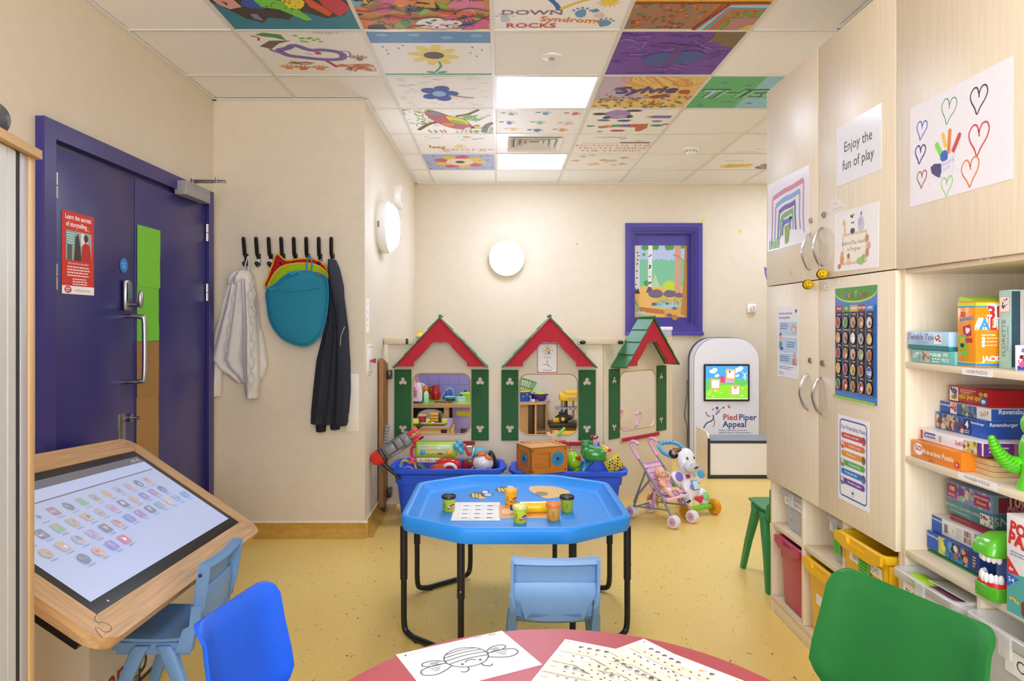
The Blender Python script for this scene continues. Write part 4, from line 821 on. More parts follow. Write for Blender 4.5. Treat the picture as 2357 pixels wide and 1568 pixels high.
obj('roller', B('#f1c913').lathe([(.001, -.06), (.022, -.06), (.024, -.058), (.024, .058), (.022, .06), (.001, .06)], 28, MX.Translation((.01, 0, 0)) @ RY), 'gloss', t)
for s in (-1, 1): obj('handle', B('#1f2a5c').lathe([(.001, .0), (.012, 0), (.012, .035), (.010, .04), (.001, .04)], 20, MX.Translation((.01+s*.061, 0, 0)) @ (RY if s > 0 else MX.Rotation(-pi/2, 4, 'Y'))), 'plastic', t)
def tab(px, py, z): return G(px, py, z)
def flatpaper(name, label, cat, px, py, w, h, a, cv, z=ZT, bg='#f2f2ee', loops=None, **k):
    p = G(px, py, z); return sheet(name, label, cat, cv, flat(p.x, p.y, z+.0003, a), bg, loops=loops, **k)
cv = C(.205, .30, 200, 120)
for i in range(3):
    for j in range(4): cv.line([(26+52*i, 20+26*j), (26+52*i, 34+26*j)], 1, '#bdbdb8'); cv.rect(40+52*i, 24+26*j, 58+52*i, 28+26*j, '#6a6a62'); cv.blob(60+52*i, 26+26*j, 3.4, '#7c8468', 6); cv.rect(66+52*i, 25+26*j, 72+52*i, 27+26*j, '#a9a98a')
for i in range(40): u = rnd(4, 196); cv.blob(u, random.choice((5, 115)), 1.6, random.choice(['#e8c9a0', '#e9b9a9', '#cfd9b0']), 5)
cv.greek(184, 188, 46, 6, 6, 4, '#7fb0a9')
flatpaper('card_sheet', 'white card sheet printed with rows of small insects on the tray', 'card', 1097, 1177, .205, .30, 0, cv)
cv = C(.26, .21, 200, 80, '#ecb25c'); cv.poly([(4, 4), (40, 10), (60, 40), (30, 76), (4, 76)], '#e89a55'); cv.blob(30, 40, 20, '#efc89a', 9); cv.greek(120, 170, 10, 2, 8, 4, '#7f9a50'); cv.greek(60, 110, 60, 3, 6, 3, '#b5793a'); cv.rect(180, 6, 196, 30, '#e9cf9a')
flatpaper('card_strip', 'orange and yellow printed strip of card under the rolling pin', 'card', 1217, 1178, .265, .22, 0, cv, bg='#f2ead8')
def beecard(label, px, py, a, s=1.0):
    w, h = .125*s, .20*s; cv = C(w, h, 150, 100); o = [(8, 58), (20, 34), (44, 26), (70, 30), (84, 8), (112, 4), (122, 20), (112, 40), (140, 42), (146, 56), (124, 70), (104, 70), (96, 90), (70, 96), (44, 84), (20, 74)]
    cv.poly(spl([(u, v, 0) for u, v in o], 3, True) and [(q.x, q.y) for q in spl([(u, v, 0) for u, v in o], 3, True)], '#4b4a4a')
    cv.el(98, 26, 18, 16, '#c9ddf0', 14, 20); cv.el(116, 54, 22, 11, '#c9ddf0', 14); cv.el(48, 58, 38, 24, '#5a5140', 18, 16); 
    for k in range(3): cv.poly([(20+20*k, 40+3*k), (32+20*k, 34+6*k), (44+20*k, 76+4*k), (30+20*k, 80)], '#e8c457')
    cv.el(82, 82, 20, 11, '#e8c457', 14)
    for k in range(4): cv.line([(14+20*k, 78+3*k), (6+20*k, 94)], 1.4, '#4b4a4a')
    lp = [((q.x/150-.5)*w, (.5-q.y/100)*h) for q in spl([(u, v, 0) for u, v in o], 3, True)][::-1]
    flatpaper('paper_bee', label, 'paper bee', px, py, w, h, a, cv, loops=[lp], bg='#eef2f6')
beecard('paper bee cutout lying left on the blue tray', 1107, 1139, 0, 1.0); beecard('paper bee cutout lying behind the yellow dough pot', 1166, 1126, 0, 1.0)
w, h = .205, .28; cv = C(w, h, 200, 110); o = [(6, 30), (20, 10), (60, 6), (110, 8), (160, 22), (196, 48), (190, 66), (150, 88), (100, 104), (70, 102), (40, 76), (14, 50)]
q_ = [(q.x, q.y) for q in spl([(u, v, 0) for u, v in o], 4, True)]; cv.poly(q_, '#e9bd70')
for k in range(9): cv.line([(28+18*k, 8+max(0, k-5)*6), (44+16*k, 40+2*k), (46+15.5*k, 84-max(0, k-3)*3)], 1.4, '#c99a4e', sm=4)
cv.el(62, 70, 30, 17, '#8d8464', 16)
flatpaper('paper_hive', 'paper beehive cutout on the far right of the blue tray', 'paper hive', 1264, 1133, w, h, 0, cv, loops=[[((a_/200-.5)*w, (.5-c_/110)*h) for a_, c_ in q_][::-1]], bg='#f4f0e4')

# ================================================================== RED ROUND TABLE
ZR = .475; rx, ry_, RR = .138, 1.335, .572
t = thing('round_table', 'round red topped table in the foreground', 'table', MX.Translation((rx, ry_, 0)))
obj('table_top', B('#b4494d').lathe([(.001, ZR-.024), (RR-.004, ZR-.024), (RR, ZR-.02), (RR, ZR-.004), (RR-.003, ZR), (.001, ZR)], 96), 'table laminate', t)
obj('edge_band', B('#a8454a').lathe([(RR-.001, ZR-.0225), (RR+.0015, ZR-.021), (RR+.0015, ZR-.004), (RR-.001, ZR-.0025)], 96), 'plastic', t)
for k in range(4):
    an = rad(45+90*k); obj('leg', B('#8d8c8a').cyl((.30*cos(an), .30*sin(an), 0), (.30*cos(an), .30*sin(an), ZR-.024), .019), 'metal', t)
def onred(pts):                                        # A4 sheet from two measured corners: top-left and top-right
    a, b_ = G(*pts[0], ZR), G(*pts[1], ZR); d = (b_-a).normalized(); n = V((d.y, -d.x, 0)); return a, d, n
a, d, n = onred(((911, 1508), (1155, 1453))); w, h = .297, .21; c = a+d*w/2+n*h/2
cv = C(w, h, 297, 210); cv.line([(12, 20), (280, 14)], .8, '#8d8d90'); cv.blob(20, 15, 3.5, '#5a5a5e'); cv.greek(30, 60, 14, 1, 3, 1.6, '#a9a9ac'); cv.greek(214, 236, 3, 2, 4, 2, '#8a8a8d'); cv.line(circ(263, 8, 9, 10, 4.5), 2, '#5a5a5e', True)
K = '#3f4044'
body = circ(150, 92, 56, 20, 50, 0); cv.line(body, 3, K, True)
for v, e in ((56, 42), (70, 51), (86, 55), (104, 54)): cv.line([(150-e, v+4), (150, v-3), (150+e, v+2)], 3, K, sm=5)
for s in (-1, 1):
    cv.line([(150+s*54, 92), (150+s*78, 74), (150+s*106, 74), (150+s*112, 88), (150+s*92, 98), (150+s*56, 98)], 3, K, sm=5)
    cv.line([(150+s*55, 100), (150+s*84, 96), (150+s*122, 106), (150+s*126, 128), (150+s*100, 140), (150+s*70, 130), (150+s*48, 116)], 3, K, sm=5)
    for k in range(3): cv.line([(150+s*(68+k*3), 84+k*4), (150+s*(90+3*k), 80+4*k)], 1.5, K); cv.line([(150+s*(74+k*4), 108+k*6), (150+s*(104-4*k), 108+k*8)], 1.5, K)
    cv.line([(150+s*18, 138), (150+s*20, 152), (150+s*32, 160), (150+s*42, 154)], 3, K, sm=4); cv.el(150+s*24, 122, 3.6, 4.2, K)
cv.line([(136, 118), (144, 110), (156, 110), (164, 118)], 2.6, K, sm=4)
sheet('colouring_sheet', 'white colouring sheet with an outlined bee on the red table', 'sheet', cv, MX(((d.x, -n.x, 0, c.x), (d.y, -n.y, 0, c.y), (0, 0, 1, ZR+.0003), (0, 0, 0, 1))), '#f4f4f2')
def counting(label, p0, p1, dz, seed):
    a, d, n = onred((p0, p1)); w, h = .21, .297; c = a+d*w/2+n*h/2; cv = C(w, h, 210, 297); random.seed(seed); cv.blob(14, 12, 5, '#efc98a', 7); cv.greek(60, 150, 12, 1, 4, 2, '#d9d6cc'); cv.blob(196, 14, 5, '#e9b86a', 8)
    for r_ in range(8):
        v = 28+30*r_
        if r_ % 2: cv.rect(8, v-13, 202, v+13, '#f8ecd0')
        cv.rr(14, v-7, 30, v+7, 3, '#fdfcf8'); cv.line(rrect(14, 30, v-7, v+7, 3, 2), .8, '#e3ddd0', True)
        for k in range(5+(r_ % 3)):
            u = 52+22*k+(r_*7) % 13; m = 3 if r_ % 4 == 0 else 1
            for q in range(m):
                uu, vv = u+(q % 2)*5-2, v+(q//2)*5-2; cv.el(uu, vv, 3.6, 2.2, '#5d5238', 7, 20); cv.el(uu+1.4, vv, 1.6, 2, '#d99a3a', 6); cv.line([(uu-4, vv-3), (uu+4, vv+3)], .7, '#3a3630'); cv.line([(uu-3, vv+4), (uu+3, vv-4)], .7, '#3a3630')
    sheet('counting_sheet', label, 'sheet', cv, MX(((d.x, -n.x, 0, c.x), (d.y, -n.y, 0, c.y), (0, 0, 1, ZR+dz), (0, 0, 0, 1))), '#f5f4f0', group='bee counting sheets on the red table')
counting('bee counting sheet, top one of the overlapping sheets on the red table', (1301, 1475), (1490, 1512), .0035, 3)
counting('bee counting sheet partly under the top sheet on the red table', (1482, 1473), (1640, 1552), .002, 5)
counting('plain looking counting sheet at the right bottom of the red table pile', (1535, 1500), (1690, 1560), .0005, 8)
# ================================================================== PLAY HOUSE PANELS
YP = 4.97
PM = 1/F*YP                                            # metres per pixel on the panel plane
def px_(x): return (x-CX)*PM
def pz_(y): return CZ-(y-CY)*PM
CREAM = '#dccfb4'
def trefoil(x, z, s, up=1):
    out = []
    for k in range(36):
        a = 2*pi*k/36+pi/2; r = max(.0, 1.0)
        best = 0
        for q in range(3):
            c = pi/2+2*pi*q/3; dx = cos(a-c); dd = .62**2*(dx*dx-1)+.52**2
            if dd >= 0: best = max(best, .62*dx+dd**.5)
        best = max(best, .34); out.append((x+s*best*cos(a), z+up*s*best*sin(a)))
    return out
def house(t, M, x0, x1, zw0, zw1, zs0, zs1, apex, roofd, side):
    """gable, roof, shutters, sill of one house front; x in panel coordinates, y outwards = -Y local"""
    cx = (x0+x1)/2; F_ = fr((0, 0, 0), (1, 0, 0), (0, 0, 1))       # prism z is -y in panel space
    for k, (a, b_) in enumerate(((x0-.128, x0-.008), (x1+.006, x1+.128))):
        m = (a+b_)/2
        obj('shutter', B('#2b6034').prism([[(a, zs0), (b_, zs0), (b_, zs1), (a, zs1)], trefoil(m, zs1-.085, .026), trefoil(m, zs0+.085, .026, -1)], .0005, .008, M @ F_), 'carpet tile', t, flatsh=True)
    s = .00302; L = [(-103, 110), (-61, 110), (-61, 101), (-56, 96), (-49, 90), (-43, 83), (-36, 76), (-31, 71), (-26, 65), (-23, 60), (-18, 56), (-13, 54), (-6, 54.5), (0, 56)]
    out = [(cx+u*s, apex-v*s) for u, v in L]+[(cx-u*s, apex-v*s) for u, v in L[::-1][1:]]+[(cx, apex)]
    obj('gable', B('#b3202f').prism(out, roofd-.016, roofd, M @ F_), 'carpet tile', t, flatsh=True)
    obj('gable_edge', B('#b99a66').prism(out, roofd-.019, roofd-.0162, M @ F_), 'maple', t, flatsh=True)
    n = 4
    for sg in (-1, 1):
        p0, p1 = V((cx, 0, apex+.008)), V((cx+sg*107*s, 0, apex-114*s)); d = (p1-p0); nn = V((-d.z*sg, 0, d.x*sg)).normalized()
        b = B('#2c6b3a'); prof = []
        for k in range(n):
            a, c = p0+d*(k/n), p0+d*((k+1)/n)
            prof += [a+nn*.004*(1 if k else 1), c+nn*.010]
        low = [p0+d*((n-k)/n) for k in range(n+1)]
        pr = [(q.x, q.z) for q in prof+low]
        b.prism(pr if sg < 0 else pr[::-1], .004, roofd+.012, M @ F_)
        obj('roof_board', b, 'shell', t, flatsh=True)
    obj('ridge_rod', B('#2a5f36').cyl((cx, -.004, apex+.014), (cx, -roofd-.02, apex+.014), .0125, n=14), 'shell', t, M)
    obj('sill', B('#b3262f').box(x0+.01, x1+.03, -.014, -.0005, zw0-.075, zw0-.05, .002).c('#c9a470').box(x0+.004, x0+.01, -.014, -.0005, zw0-.075, zw0-.05), 'carpet tile', t, M)
t = thing('play_house', 'cream play house panel with two red gables and green shutters', 'play panel', MX.Translation((0, YP+.02, 0)))
xa, xb, zt_ = px_(892), px_(1388), pz_(779)
win_ = [(px_(949), px_(1083), pz_(1000), pz_(860)), (px_(1196), px_(1330), pz_(1002), pz_(862))]
IDM = MX()
FB = fr((0, 0, 0), (1, 0, 0), (0, 0, 1))
obj('board', B(CREAM).prism([[(xa, .02), (xb, .02), (xb, zt_), (xa, zt_)]]+[rrect(a, b_, c, d, .062, 6) for a, b_, c, d in win_], -.02, 0, FB), 'speckled board', t, flatsh=True)
for a, b_, c, d in win_:
    lp = rrect(a, b_, c, d, .062, 6); obj('window_edge', B('#c8a774').tube([(x, -.0, z) for x, z in lp], .0045, 6, True), 'maple', t)
house(t, IDM, *win_[0], pz_(1015), pz_(851), pz_(733), .12, 0)
house(t, IDM, *win_[1], pz_(1015), pz_(852), pz_(733), .12, 0)
for a, c in ((px_(884), px_(952)), (px_(1330), px_(1436))):
    obj('cap_rail', B('#d3c09c').box(a, c, -.022, .03, pz_(793), pz_(778), .003), 'maple flat', t)
for u, v in ((937, 786),): obj('latch', B('#1d1c1c').box(px_(u)-.008, px_(u)+.008, -.036, -.022, pz_(v)-.02, pz_(v)+.02, .005), 'plastic', t)
for u in (1341, 1428): obj('knob', B('#1f1e1e').ell((px_(u), -.034, pz_(788)), (.022, .014, .014), nu=14, nv=8), 'plastic', t)
obj('foot', B('#b99a66').box(xa, xa+.06, -.06, .06, 0, .02, .003).box(xb-.06, xb, -.06, .06, 0, .02, .003), 'maple', t)
# angled right-hand panel
ax, ay = px_(1390)+.004, YP+.0; bx, by = 1.355, 5.53
an = math.atan2(by-ay, bx-ax); Lp = math.hypot(bx-ax, by-ay)
t2 = thing('play_house', 'cream play house panel turned away to the right, single red gable', 'play panel', TR(ax, ay+.02, 0, 0, 0, math.degrees(an)))
def onpan(px):                                         # distance along the angled panel seen at a pixel column
    k = (px-CX)/F; return (k*ay-ax)/(cos(an)-k*sin(an))
w0, w1 = onpan(1428), onpan(1511)
zq = lambda py, px: CZ-(py-CY)/F*(ay+onpan(px)*sin(an))
zw0, zw1 = pz_(1001), pz_(860)
obj('board', B(CREAM).prism([[(0, .02), (Lp, .02), (Lp, zt_), (0, zt_)], rrect(w0, w1, zw0, zw1, .062, 6)], -.02, 0, FB), 'speckled board', t2, flatsh=True)
obj('window_edge', B('#c8a774').tube([(x, 0, z) for x, z in rrect(w0, w1, zw0, zw1, .062, 6)], .0045, 6, True), 'maple', t2)
house(t2, IDM, w0, w1, zw0, zw1, pz_(1015), pz_(851), pz_(735), .13, 0)
obj('foot', B('#b99a66').box(Lp-.06, Lp, -.06, .06, 0, .02, .003), 'maple', t2)
# sign
cv = C(.142, .205, 100, 144, '#b22a35'); cv.rr(3, 3, 97, 141, 6, '#f4f3f0'); cv.line(circ(52, 34, 24, 24), 1.5, '#3f8a5a', True)
cv.poly([(38, 34), (52, 16), (66, 34), (66, 52), (38, 52)], '#e6cf8a'); cv.poly([(34, 36), (52, 14), (70, 36), (66, 36), (52, 20), (38, 36)], '#c9793a'); cv.rect(54, 38, 62, 52, '#5a8a4a'); cv.rect(42, 38, 49, 46, '#b9d9e6')
cv.text('Home', 50, 68, 14, '#55524f'); cv.line([(50, 80), (50, 104), (30, 104)], 2.4, '#3f3c3a'); cv.line([(74, 124), (54, 106)], 1.4, '#3f3c3a'); cv.poly([(52, 104), (60, 106), (55, 112)], '#3f3c3a'); cv.text('Corner', 50, 132, 14, '#55524f')
sheet('home_corner_sign', 'white sign with a red border reading Home Corner', 'sign', cv, onback(px_(1260), pz_(825), YP+.0195), '#b22a35', t=.002)
# oiled wooden gate leaf folded at the left end
t = thing('wooden_gate', 'narrow brown wooden gate leaf standing edge on beside the short wall', 'gate', MX.Translation((-.797, 4.86, 0)))
obj('board', B('#9a6a35').prism([(-.115, .06), (.085, .06), (.085, 1.0), (.07, 1.02), (-.115, 1.06)], -.014, .016, fr((0, 0, 0), (0, 1, 0), (0, 0, 1))), 'pine', t)
obj('edge_strip', B('#7a4f26').box(-.012, .012, .085, .1, .06, 1.0, .003), 'pine', t)
for z in (1.0-.06, .12): obj('hinge', B('#3d2b20').box(.0165, .046, .02, .1, z-.03, z+.03, .003).c('#8d8578').cyl((.046, .04, z+.015), (.049, .04, z+.015), .005, n=8).cyl((.046, .04, z-.015), (.049, .04, z-.015), .005, n=8), 'black metal', t)
obj('foot', B('#3d352c').box(-.012, .012, -.03, .05, 0, .06, .004), 'plastic', t)
# things on top of the panel
t = thing('toy_bottle_top', 'yellow toy dummy standing on top of the left panel', 'toy', MX.Translation((px_(958)+.02, YP+.034, pz_(778)+.0005)))
obj('base', B('#3f9ad6').lathe([(.001, 0), (.03, 0), (.03, .006), (.001, .008)], 18), 'plastic', t); obj('teat', B('#efc412').lathe([(.028, .008), (.022, .022), (.010, .034), (.009, .05), (.006, .062), (.001, .066)], 18), 'plastic', t)
xq, yq = ax+cos(an)*(Lp-.06), ay+.02+sin(an)*(Lp-.06)
t = thing('clear_jar', 'clear plastic jar with a white lid on top of the right panel', 'jar', TR(xq-.012, yq-.002, zt_+.0005, 0, 0, math.degrees(an)))
obj('jar', B('#e9eef2').box(-.05, .05, -.018, .018, 0, .05, .006), 'clear plastic', t); obj('lid', B('#f4f4f2').box(-.056, .056, -.022, .022, .0505, .078, .005), 'plastic', t)

# ================================================================== BLUE TUBS AND THEIR TOYS
def tub(label, px0, px1, yrim, ybase, Yf, tilt=0):
    """front rim at depth Yf; width from the pixel span"""
    k = Yf/F; x0, x1 = (px0-CX)*k, (px1-CX)*k; W = x1-x0; H = CZ-(yrim-CY)*k; Dp = .36
    t = thing('storage_tub', label, 'tub', MX.Translation(((x0+x1)/2, Yf+Dp/2, 0)), 'blue storage tubs')
    def rg(a, b_, z, r=.07): return [(x, y, z) for x, y in rrect(-a, a, -b_, b_, r, 5)]
    hw, hd = W/2, Dp/2
    R_ = [rg(hw-.085, hd-.055, 0), rg(hw-.075, hd-.048, .004), rg(hw-.045, hd-.028, H*.72), rg(hw-.035, hd-.022, H*.72+.004), rg(hw-.03, hd-.018, H-.045), rg(hw-.02, hd-.012, H-.04), rg(hw-.004, hd-.002, H-.032), rg(hw, hd, H-.02), rg(hw, hd, H-.006), rg(hw-.008, hd-.006, H), rg(hw-.03, hd-.022, H-.004), rg(hw-.038, hd-.026, H-.02), rg(hw-.05, hd-.034, H*.7), rg(hw-.085, hd-.055, .02), rg(hw-.3, hd-.15, .018)]
    obj('tub', B('#1a55e6').loft(R_), 'shell', t, ang=35)
    for s in (-1, 1): obj('handle', B('#1b4fd2').tube(spl([(s*(hw-.006), -.07, H-.02), (s*(hw+.002), -.05, H-.02), (s*(hw+.003), 0, H-.02), (s*(hw+.002), .05, H-.02), (s*(hw-.006), .07, H-.02)], 4), .012, 8), 'shell', t)
    return t, (x0+x1)/2, Yf+Dp/2, H, hw, hd
tubL, lx, ly, LH, lw, ld = tub('blue storage tub full of toys on the left', 893, 1162, 1080, 1213, 4.46)
tubR, rx2, ry2, RH, rw, rd = tub('blue storage tub under the orange toy crate on the right', 1177, 1449, 1086, 1213, 4.46)
obj('label', B('#3fa34a').box(-.02, .02, -ld-.0002+.02, -ld+.0205, LH-.09, LH-.07), 'paper', tubL, MX.Translation((-.08, -.003, -.015)), label='green label')
obj('label', B('#e6e4de').box(-.025, .025, -rd+.0195, -rd+.0205, RH-.075, RH-.06), 'paper', tubR, MX.Translation((.08, -.003, 0)), label='white label')
def T(name, label, cat, px, py, Y, rx=0, ry=0, rz=0, group=None):
    p = P(px, py, Y); return thing(name, label, cat, TR(p.x, p.y, p.z, rx, ry, rz), group)
K = 4.62/F                                             # metres per pixel among the toys
# red and grey toy machine leaning out of the left tub
t = T('toy_vehicle', 'long grey and red toy machine leaning out of the left tub', 'toy', 918, 1023, 4.48, 0, -33, 0)
obj('body', B('#6d6f73').box(-.105, .085, -.035, .04, -.045, .045, .008).c('#85878b').box(-.08, -.02, -.043, -.034, -.02, .03, .003).box(-.01, .035, -.043, -.034, -.02, .036, .003).box(.04, .078, -.043, -.034, -.03, .02, .003).box(-.07, .0, -.041, -.034, -.042, -.026, .002), 'plastic', t)
obj('grooves', B('#3d3e42').box(-.018, -.012, -.0435, -.03, -.03, .04).box(.0365, .0385, -.0435, -.03, -.04, .04).box(-.09, .07, -.0365, -.03, -.0245, -.0215).box(-.06, .0, -.02, .02, .0445, .047), 'plastic', t)
obj('nose', B('#d8261f').loft([[(x, y*s, z*s) for y, z in circ(0, 0, .05, 14)] for x, s in ((-.12, 1), (-.15, 1.02), (-.18, .85), (-.2, .5), (-.205, .1))]), 'gloss', t)
obj('collar', B('#2c2627').box(-.128, -.104, -.05, .045, -.05, .05, .01), 'plastic', t)
obj('jaw', B('#e2402c').box(.086, .16, -.03, -.01, .01, .035, .005).box(.086, .15, .01, .03, -.03, -.01, .005).box(.09, .13, -.02, .02, -.045, -.028, .005), 'plastic', t)
obj('claw', B('#221e1f').box(.15, .2, -.03, -.012, .014, .034, .008), 'plastic', t); obj('claw', B('#221e1f').box(.128, .16, -.02, .0, -.05, -.036, .005), 'plastic', t); obj('spike', B('#221e1f').cyl((.14, 0, .03), (.205, 0, .045), .003, n=6), 'plastic', t)
obj('strut', B('#1c1a1b').cyl((-.15, 0, -.045), (-.11, -.005, -.19), .016, .008, 10), 'plastic', t)
t = T('toy_track', 'grey ribbed toy strip behind the red and grey machine', 'toy', 890, 1003, 4.60, 0, 8, 0)
b = B('#8a8c90')
for k in range(7): b.box(-.013, .013, -.006, .006, -.07+.02*k, -.053+.02*k, .003)
obj('links', b, 'plastic', t); obj('spine', B('#6a6c70').box(-.01, .01, .0, .008, -.24, .07, .002), 'plastic', t)
# activity toy yellow-green
t = T('activity_table', 'lime green and white toy activity board lying across the left tub', 'toy', 1004, 1037, 4.62, 0, 0, 0)
obj('tray', B('#9ad12b').box(-.135, .135, -.02, .03, -.042, .055, .012), 'plastic', t); obj('panel', B('#c9dcae').box(-.12, .115, -.0235, -.0195, -.018, .042, .002), 'plastic', t)
obj('base', B('#e6e2dc').box(-.13, .12, -.026, .03, -.078, -.043, .012), 'plastic', t)
for u, c, w_, h_ in ((-.085, '#3a8fd6', .032, .026), (-.035, '#e8a02f', .036, .014), (.03, '#c8202c', .034, .012), (.09, '#e9bd1e', .036, .03)): obj('button', B(c).box(u-w_/2, u+w_/2, -.036, -.0236, -.022, -.022+h_, .005), 'plastic', t)
cv = C(.235, .06, 235, 60); cv.line([(6, 20), (60, 14), (110, 22)], 2, '#c9903a'); cv.rect(20, 8, 60, 12, '#7fb3cf'); cv.el(140, 24, 9, 7, '#f3f0e4'); cv.rect(80, 6, 120, 10, '#e8c45a'); cv.greek(10, 220, 30, 2, 6, 2.4, '#9aa66a')
obj('artwork', cv, 'print', t, fr((0, -.0237, .012), (1, 0, 0), (0, 0, 1)))
cv = C(.2, .03, 200, 30); [cv.blob(12+17*k, 15, 7, random.choice(['#e28a4a', '#d9a05a', '#e8c49a', '#c9603a']), 7) for k in range(11)]
obj('artwork', cv, 'print', t, fr((-.01, -.0265, -.06), (1, 0, 0), (0, 0, 1)))
obj('handle', B('#d9302a').tube(spl([(-.13, -.01, .03), (-.155, -.01, .02), (-.158, -.01, -.03), (-.13, -.01, -.045)], 5), .009, 8), 'plastic', t)
# shape sorter shoe
t = T('toy_shoe', 'red and orange toy shape sorter with a white arch in the left tub', 'toy', 1025, 1074, 4.55)
obj('body', B('#c3242c').ell((.02, .02, -.0), (.085, .05, .055), e=.8).ell((-.05, .0, -.02), (.06, .045, .035)), 'gloss', t)
obj('arch', B('#eceae6').tube(spl([(-.02, -.035, -.03), (.0, -.042, .012), (.035, -.045, .024), (.065, -.042, .006), (.075, -.035, -.04)], 5), .011, 8), 'plastic', t)
obj('roof', B('#dd5a22').prism([(-.1, -.035), (-.055, .02), (-.02, .03), (.01, -.005), (.03, -.035), (-.03, -.035), (-.06, -.01)], .03, .055, FB), 'plastic', t)
obj('window', B('#5c7fc0').prism([(-.085, -.04), (-.06, -.012), (-.035, -.04)], .05, .058, FB), 'plastic', t)
# cart frame
t = T('toy_trolley', 'grey wire toy trolley frame with a red seat in the left tub', 'toy', 1075, 1052, 4.66)
obj('frame', B('#b9b8b6').tube(spl([(-.05, -.03, -.012), (.0, -.04, -.012), (.03, -.04, .0), (.045, .0, .05), (.04, .02, .065), (.0, .02, .065)], 4), .0045, 6).cyl((.0, -.04, -.012), (.03, -.04, -.085), .0045, n=6).cyl((.06, -.03, -.04), (.02, -.04, -.085), .0045, n=6), 'metal', t)
obj('seat', B('#a9242c').box(-.03, .05, .0, .05, -.09, -.02, .01).c('#c92a38').cb((.005, .0, .03), (.02, .012, .055), .005, (0, -30, 0)), 'plastic', t)
obj('wheel', B('#e9b51f').ell((.02, -.02, -.02), .014, nu=10, nv=6), 'plastic', t)
t = T('toy_molecule', 'sky blue knobbly toy beside the trolley frame in the left tub', 'toy', 1062, 1030, 4.58)
obj('knobs', B('#52aed0').ell((-.012, 0, .03), .024).ell((-.03, -.005, .008), .025).ell((-.005, -.005, -.018), (.018, .02, .03), (0, -30, 0)).ell((.012, .01, .005), .02), 'gloss', t); obj('bars', B('#c92a3c').cb((.022, -.012, .005), (.012, .012, .05), .004, (0, -30, 0)), 'gloss', t)
# white penguin-like ball toy
t = T('ball_toy', 'white ball shaped toy with an orange helmet and black fin in the left tub', 'toy', 1112, 1062, 4.58)
obj('body', B('#e2e2e4').ell((0, 0, -.012), (.068, .06, .06), nu=24, nv=14), 'gloss', t)
obj('helmet', B('#e0701f').cb((-.01, -.01, .052), (.056, .06, .03), .013, (0, -10, 0)).cb((.035, -.03, .03), (.052, .04, .022), .01, (0, 25, 0)), 'plastic', t)
obj('fin', B('#1f1e20').ell((.062, .02, .0), (.026, .03, .07), (0, -14, 0)), 'plastic', t); obj('strap', B('#2a57b0').cyl((-.05, -.03, .0), (-.03, .0, .06), .006, n=8), 'plastic', t)
obj('box_label', B('#efeeec').cb((-.018, -.052, .002), (.03, .02, .036), .004, (0, 0, 12)), 'plastic', t); obj('button', B('#b03ab0').ell((.032, -.052, -.035), .008, nu=10, nv=6), 'gloss', t)
t = T('bead_rattle', 'yellow and pink looped rattle at the left of the left tub', 'toy', 941, 1066, 4.57)
obj('loops', B('#e8c21f').tube(spl([(-.06, -.01, -.03), (-.04, -.02, .012), (-.015, -.02, .02), (.01, -.01, -.0), (.035, -.02, .01), (.05, -.015, -.04)], 5), .007, 8).c('#5fb0d8').tube(spl([(-.05, .01, -.01), (-.03, .0, .03), (.0, .01, .034)], 5), .006, 8).c('#d98ab0').tube(spl([(-.03, -.02, -.03), (.0, -.03, -.018), (.03, -.02, -.035)], 5), .006, 8), 'plastic', t)
obj('beads', B('#c4359a').ell((.025, -.015, .025), (.03, .02, .014), (0, 20, 0)).c('#e08a2a').ell((.022, -.02, .012), (.028, .018, .01), (0, 20, 0)).c('#3f8fd0').ell((-.05, -.02, -.02), .02), 'gloss', t)
t = T('picture_book', 'dark blue board book tilted in the left tub', 'book', 966, 1068, 4.66, 0, 35, 0)
obj('cover', B('#3c4f86').box(-.06, .06, -.03, .03, -.012, .012, .003), 'laminate', t); obj('pages', B('#7f9a72').box(-.058, .058, -.031, .028, -.008, .008), 'paper', t)
t = T('round_toy', 'light blue round toy at the back of the left tub', 'toy', 1104, 1044, 4.74)
obj('body', B('#5cb3cf').ell((0, 0, 0), (.06, .04, .042)), 'plastic', t); obj('spot', B('#e6e0a0').ell((-.005, -.036, .0), (.018, .008, .016)), 'plastic', t)
# filler layers of loose toys
for k, (cx_, cy_, h, w_, d_, n_) in enumerate(((lx, ly, LH-.055, lw-.11, ld-.075, 'left'), (rx2, ry2, RH-.055, rw-.11, rd-.075, 'right'))):
    b = B()
    for q in range(46): b.c(random.choice(['#c8323a', '#e8b52a', '#3f8fd0', '#5fae45', '#e0e0e0', '#7a4fa5', '#e07a2a', '#2f3f7a'])).ell((cx_+rnd(-w_, w_)*.92, cy_+rnd(-d_, d_)*.85, h-.06+rnd(-.01, .01)), (rnd(.03, .05), rnd(.025, .04), rnd(.02, .03)), (rnd(0, 60), rnd(0, 60), rnd(0, 180)), 8, 6)
    obj('loose_toys', b, 'plastic', None, None, 'mixed small toys heaped at the bottom of the %s blue tub' % n_, 'toys', kind='stuff')
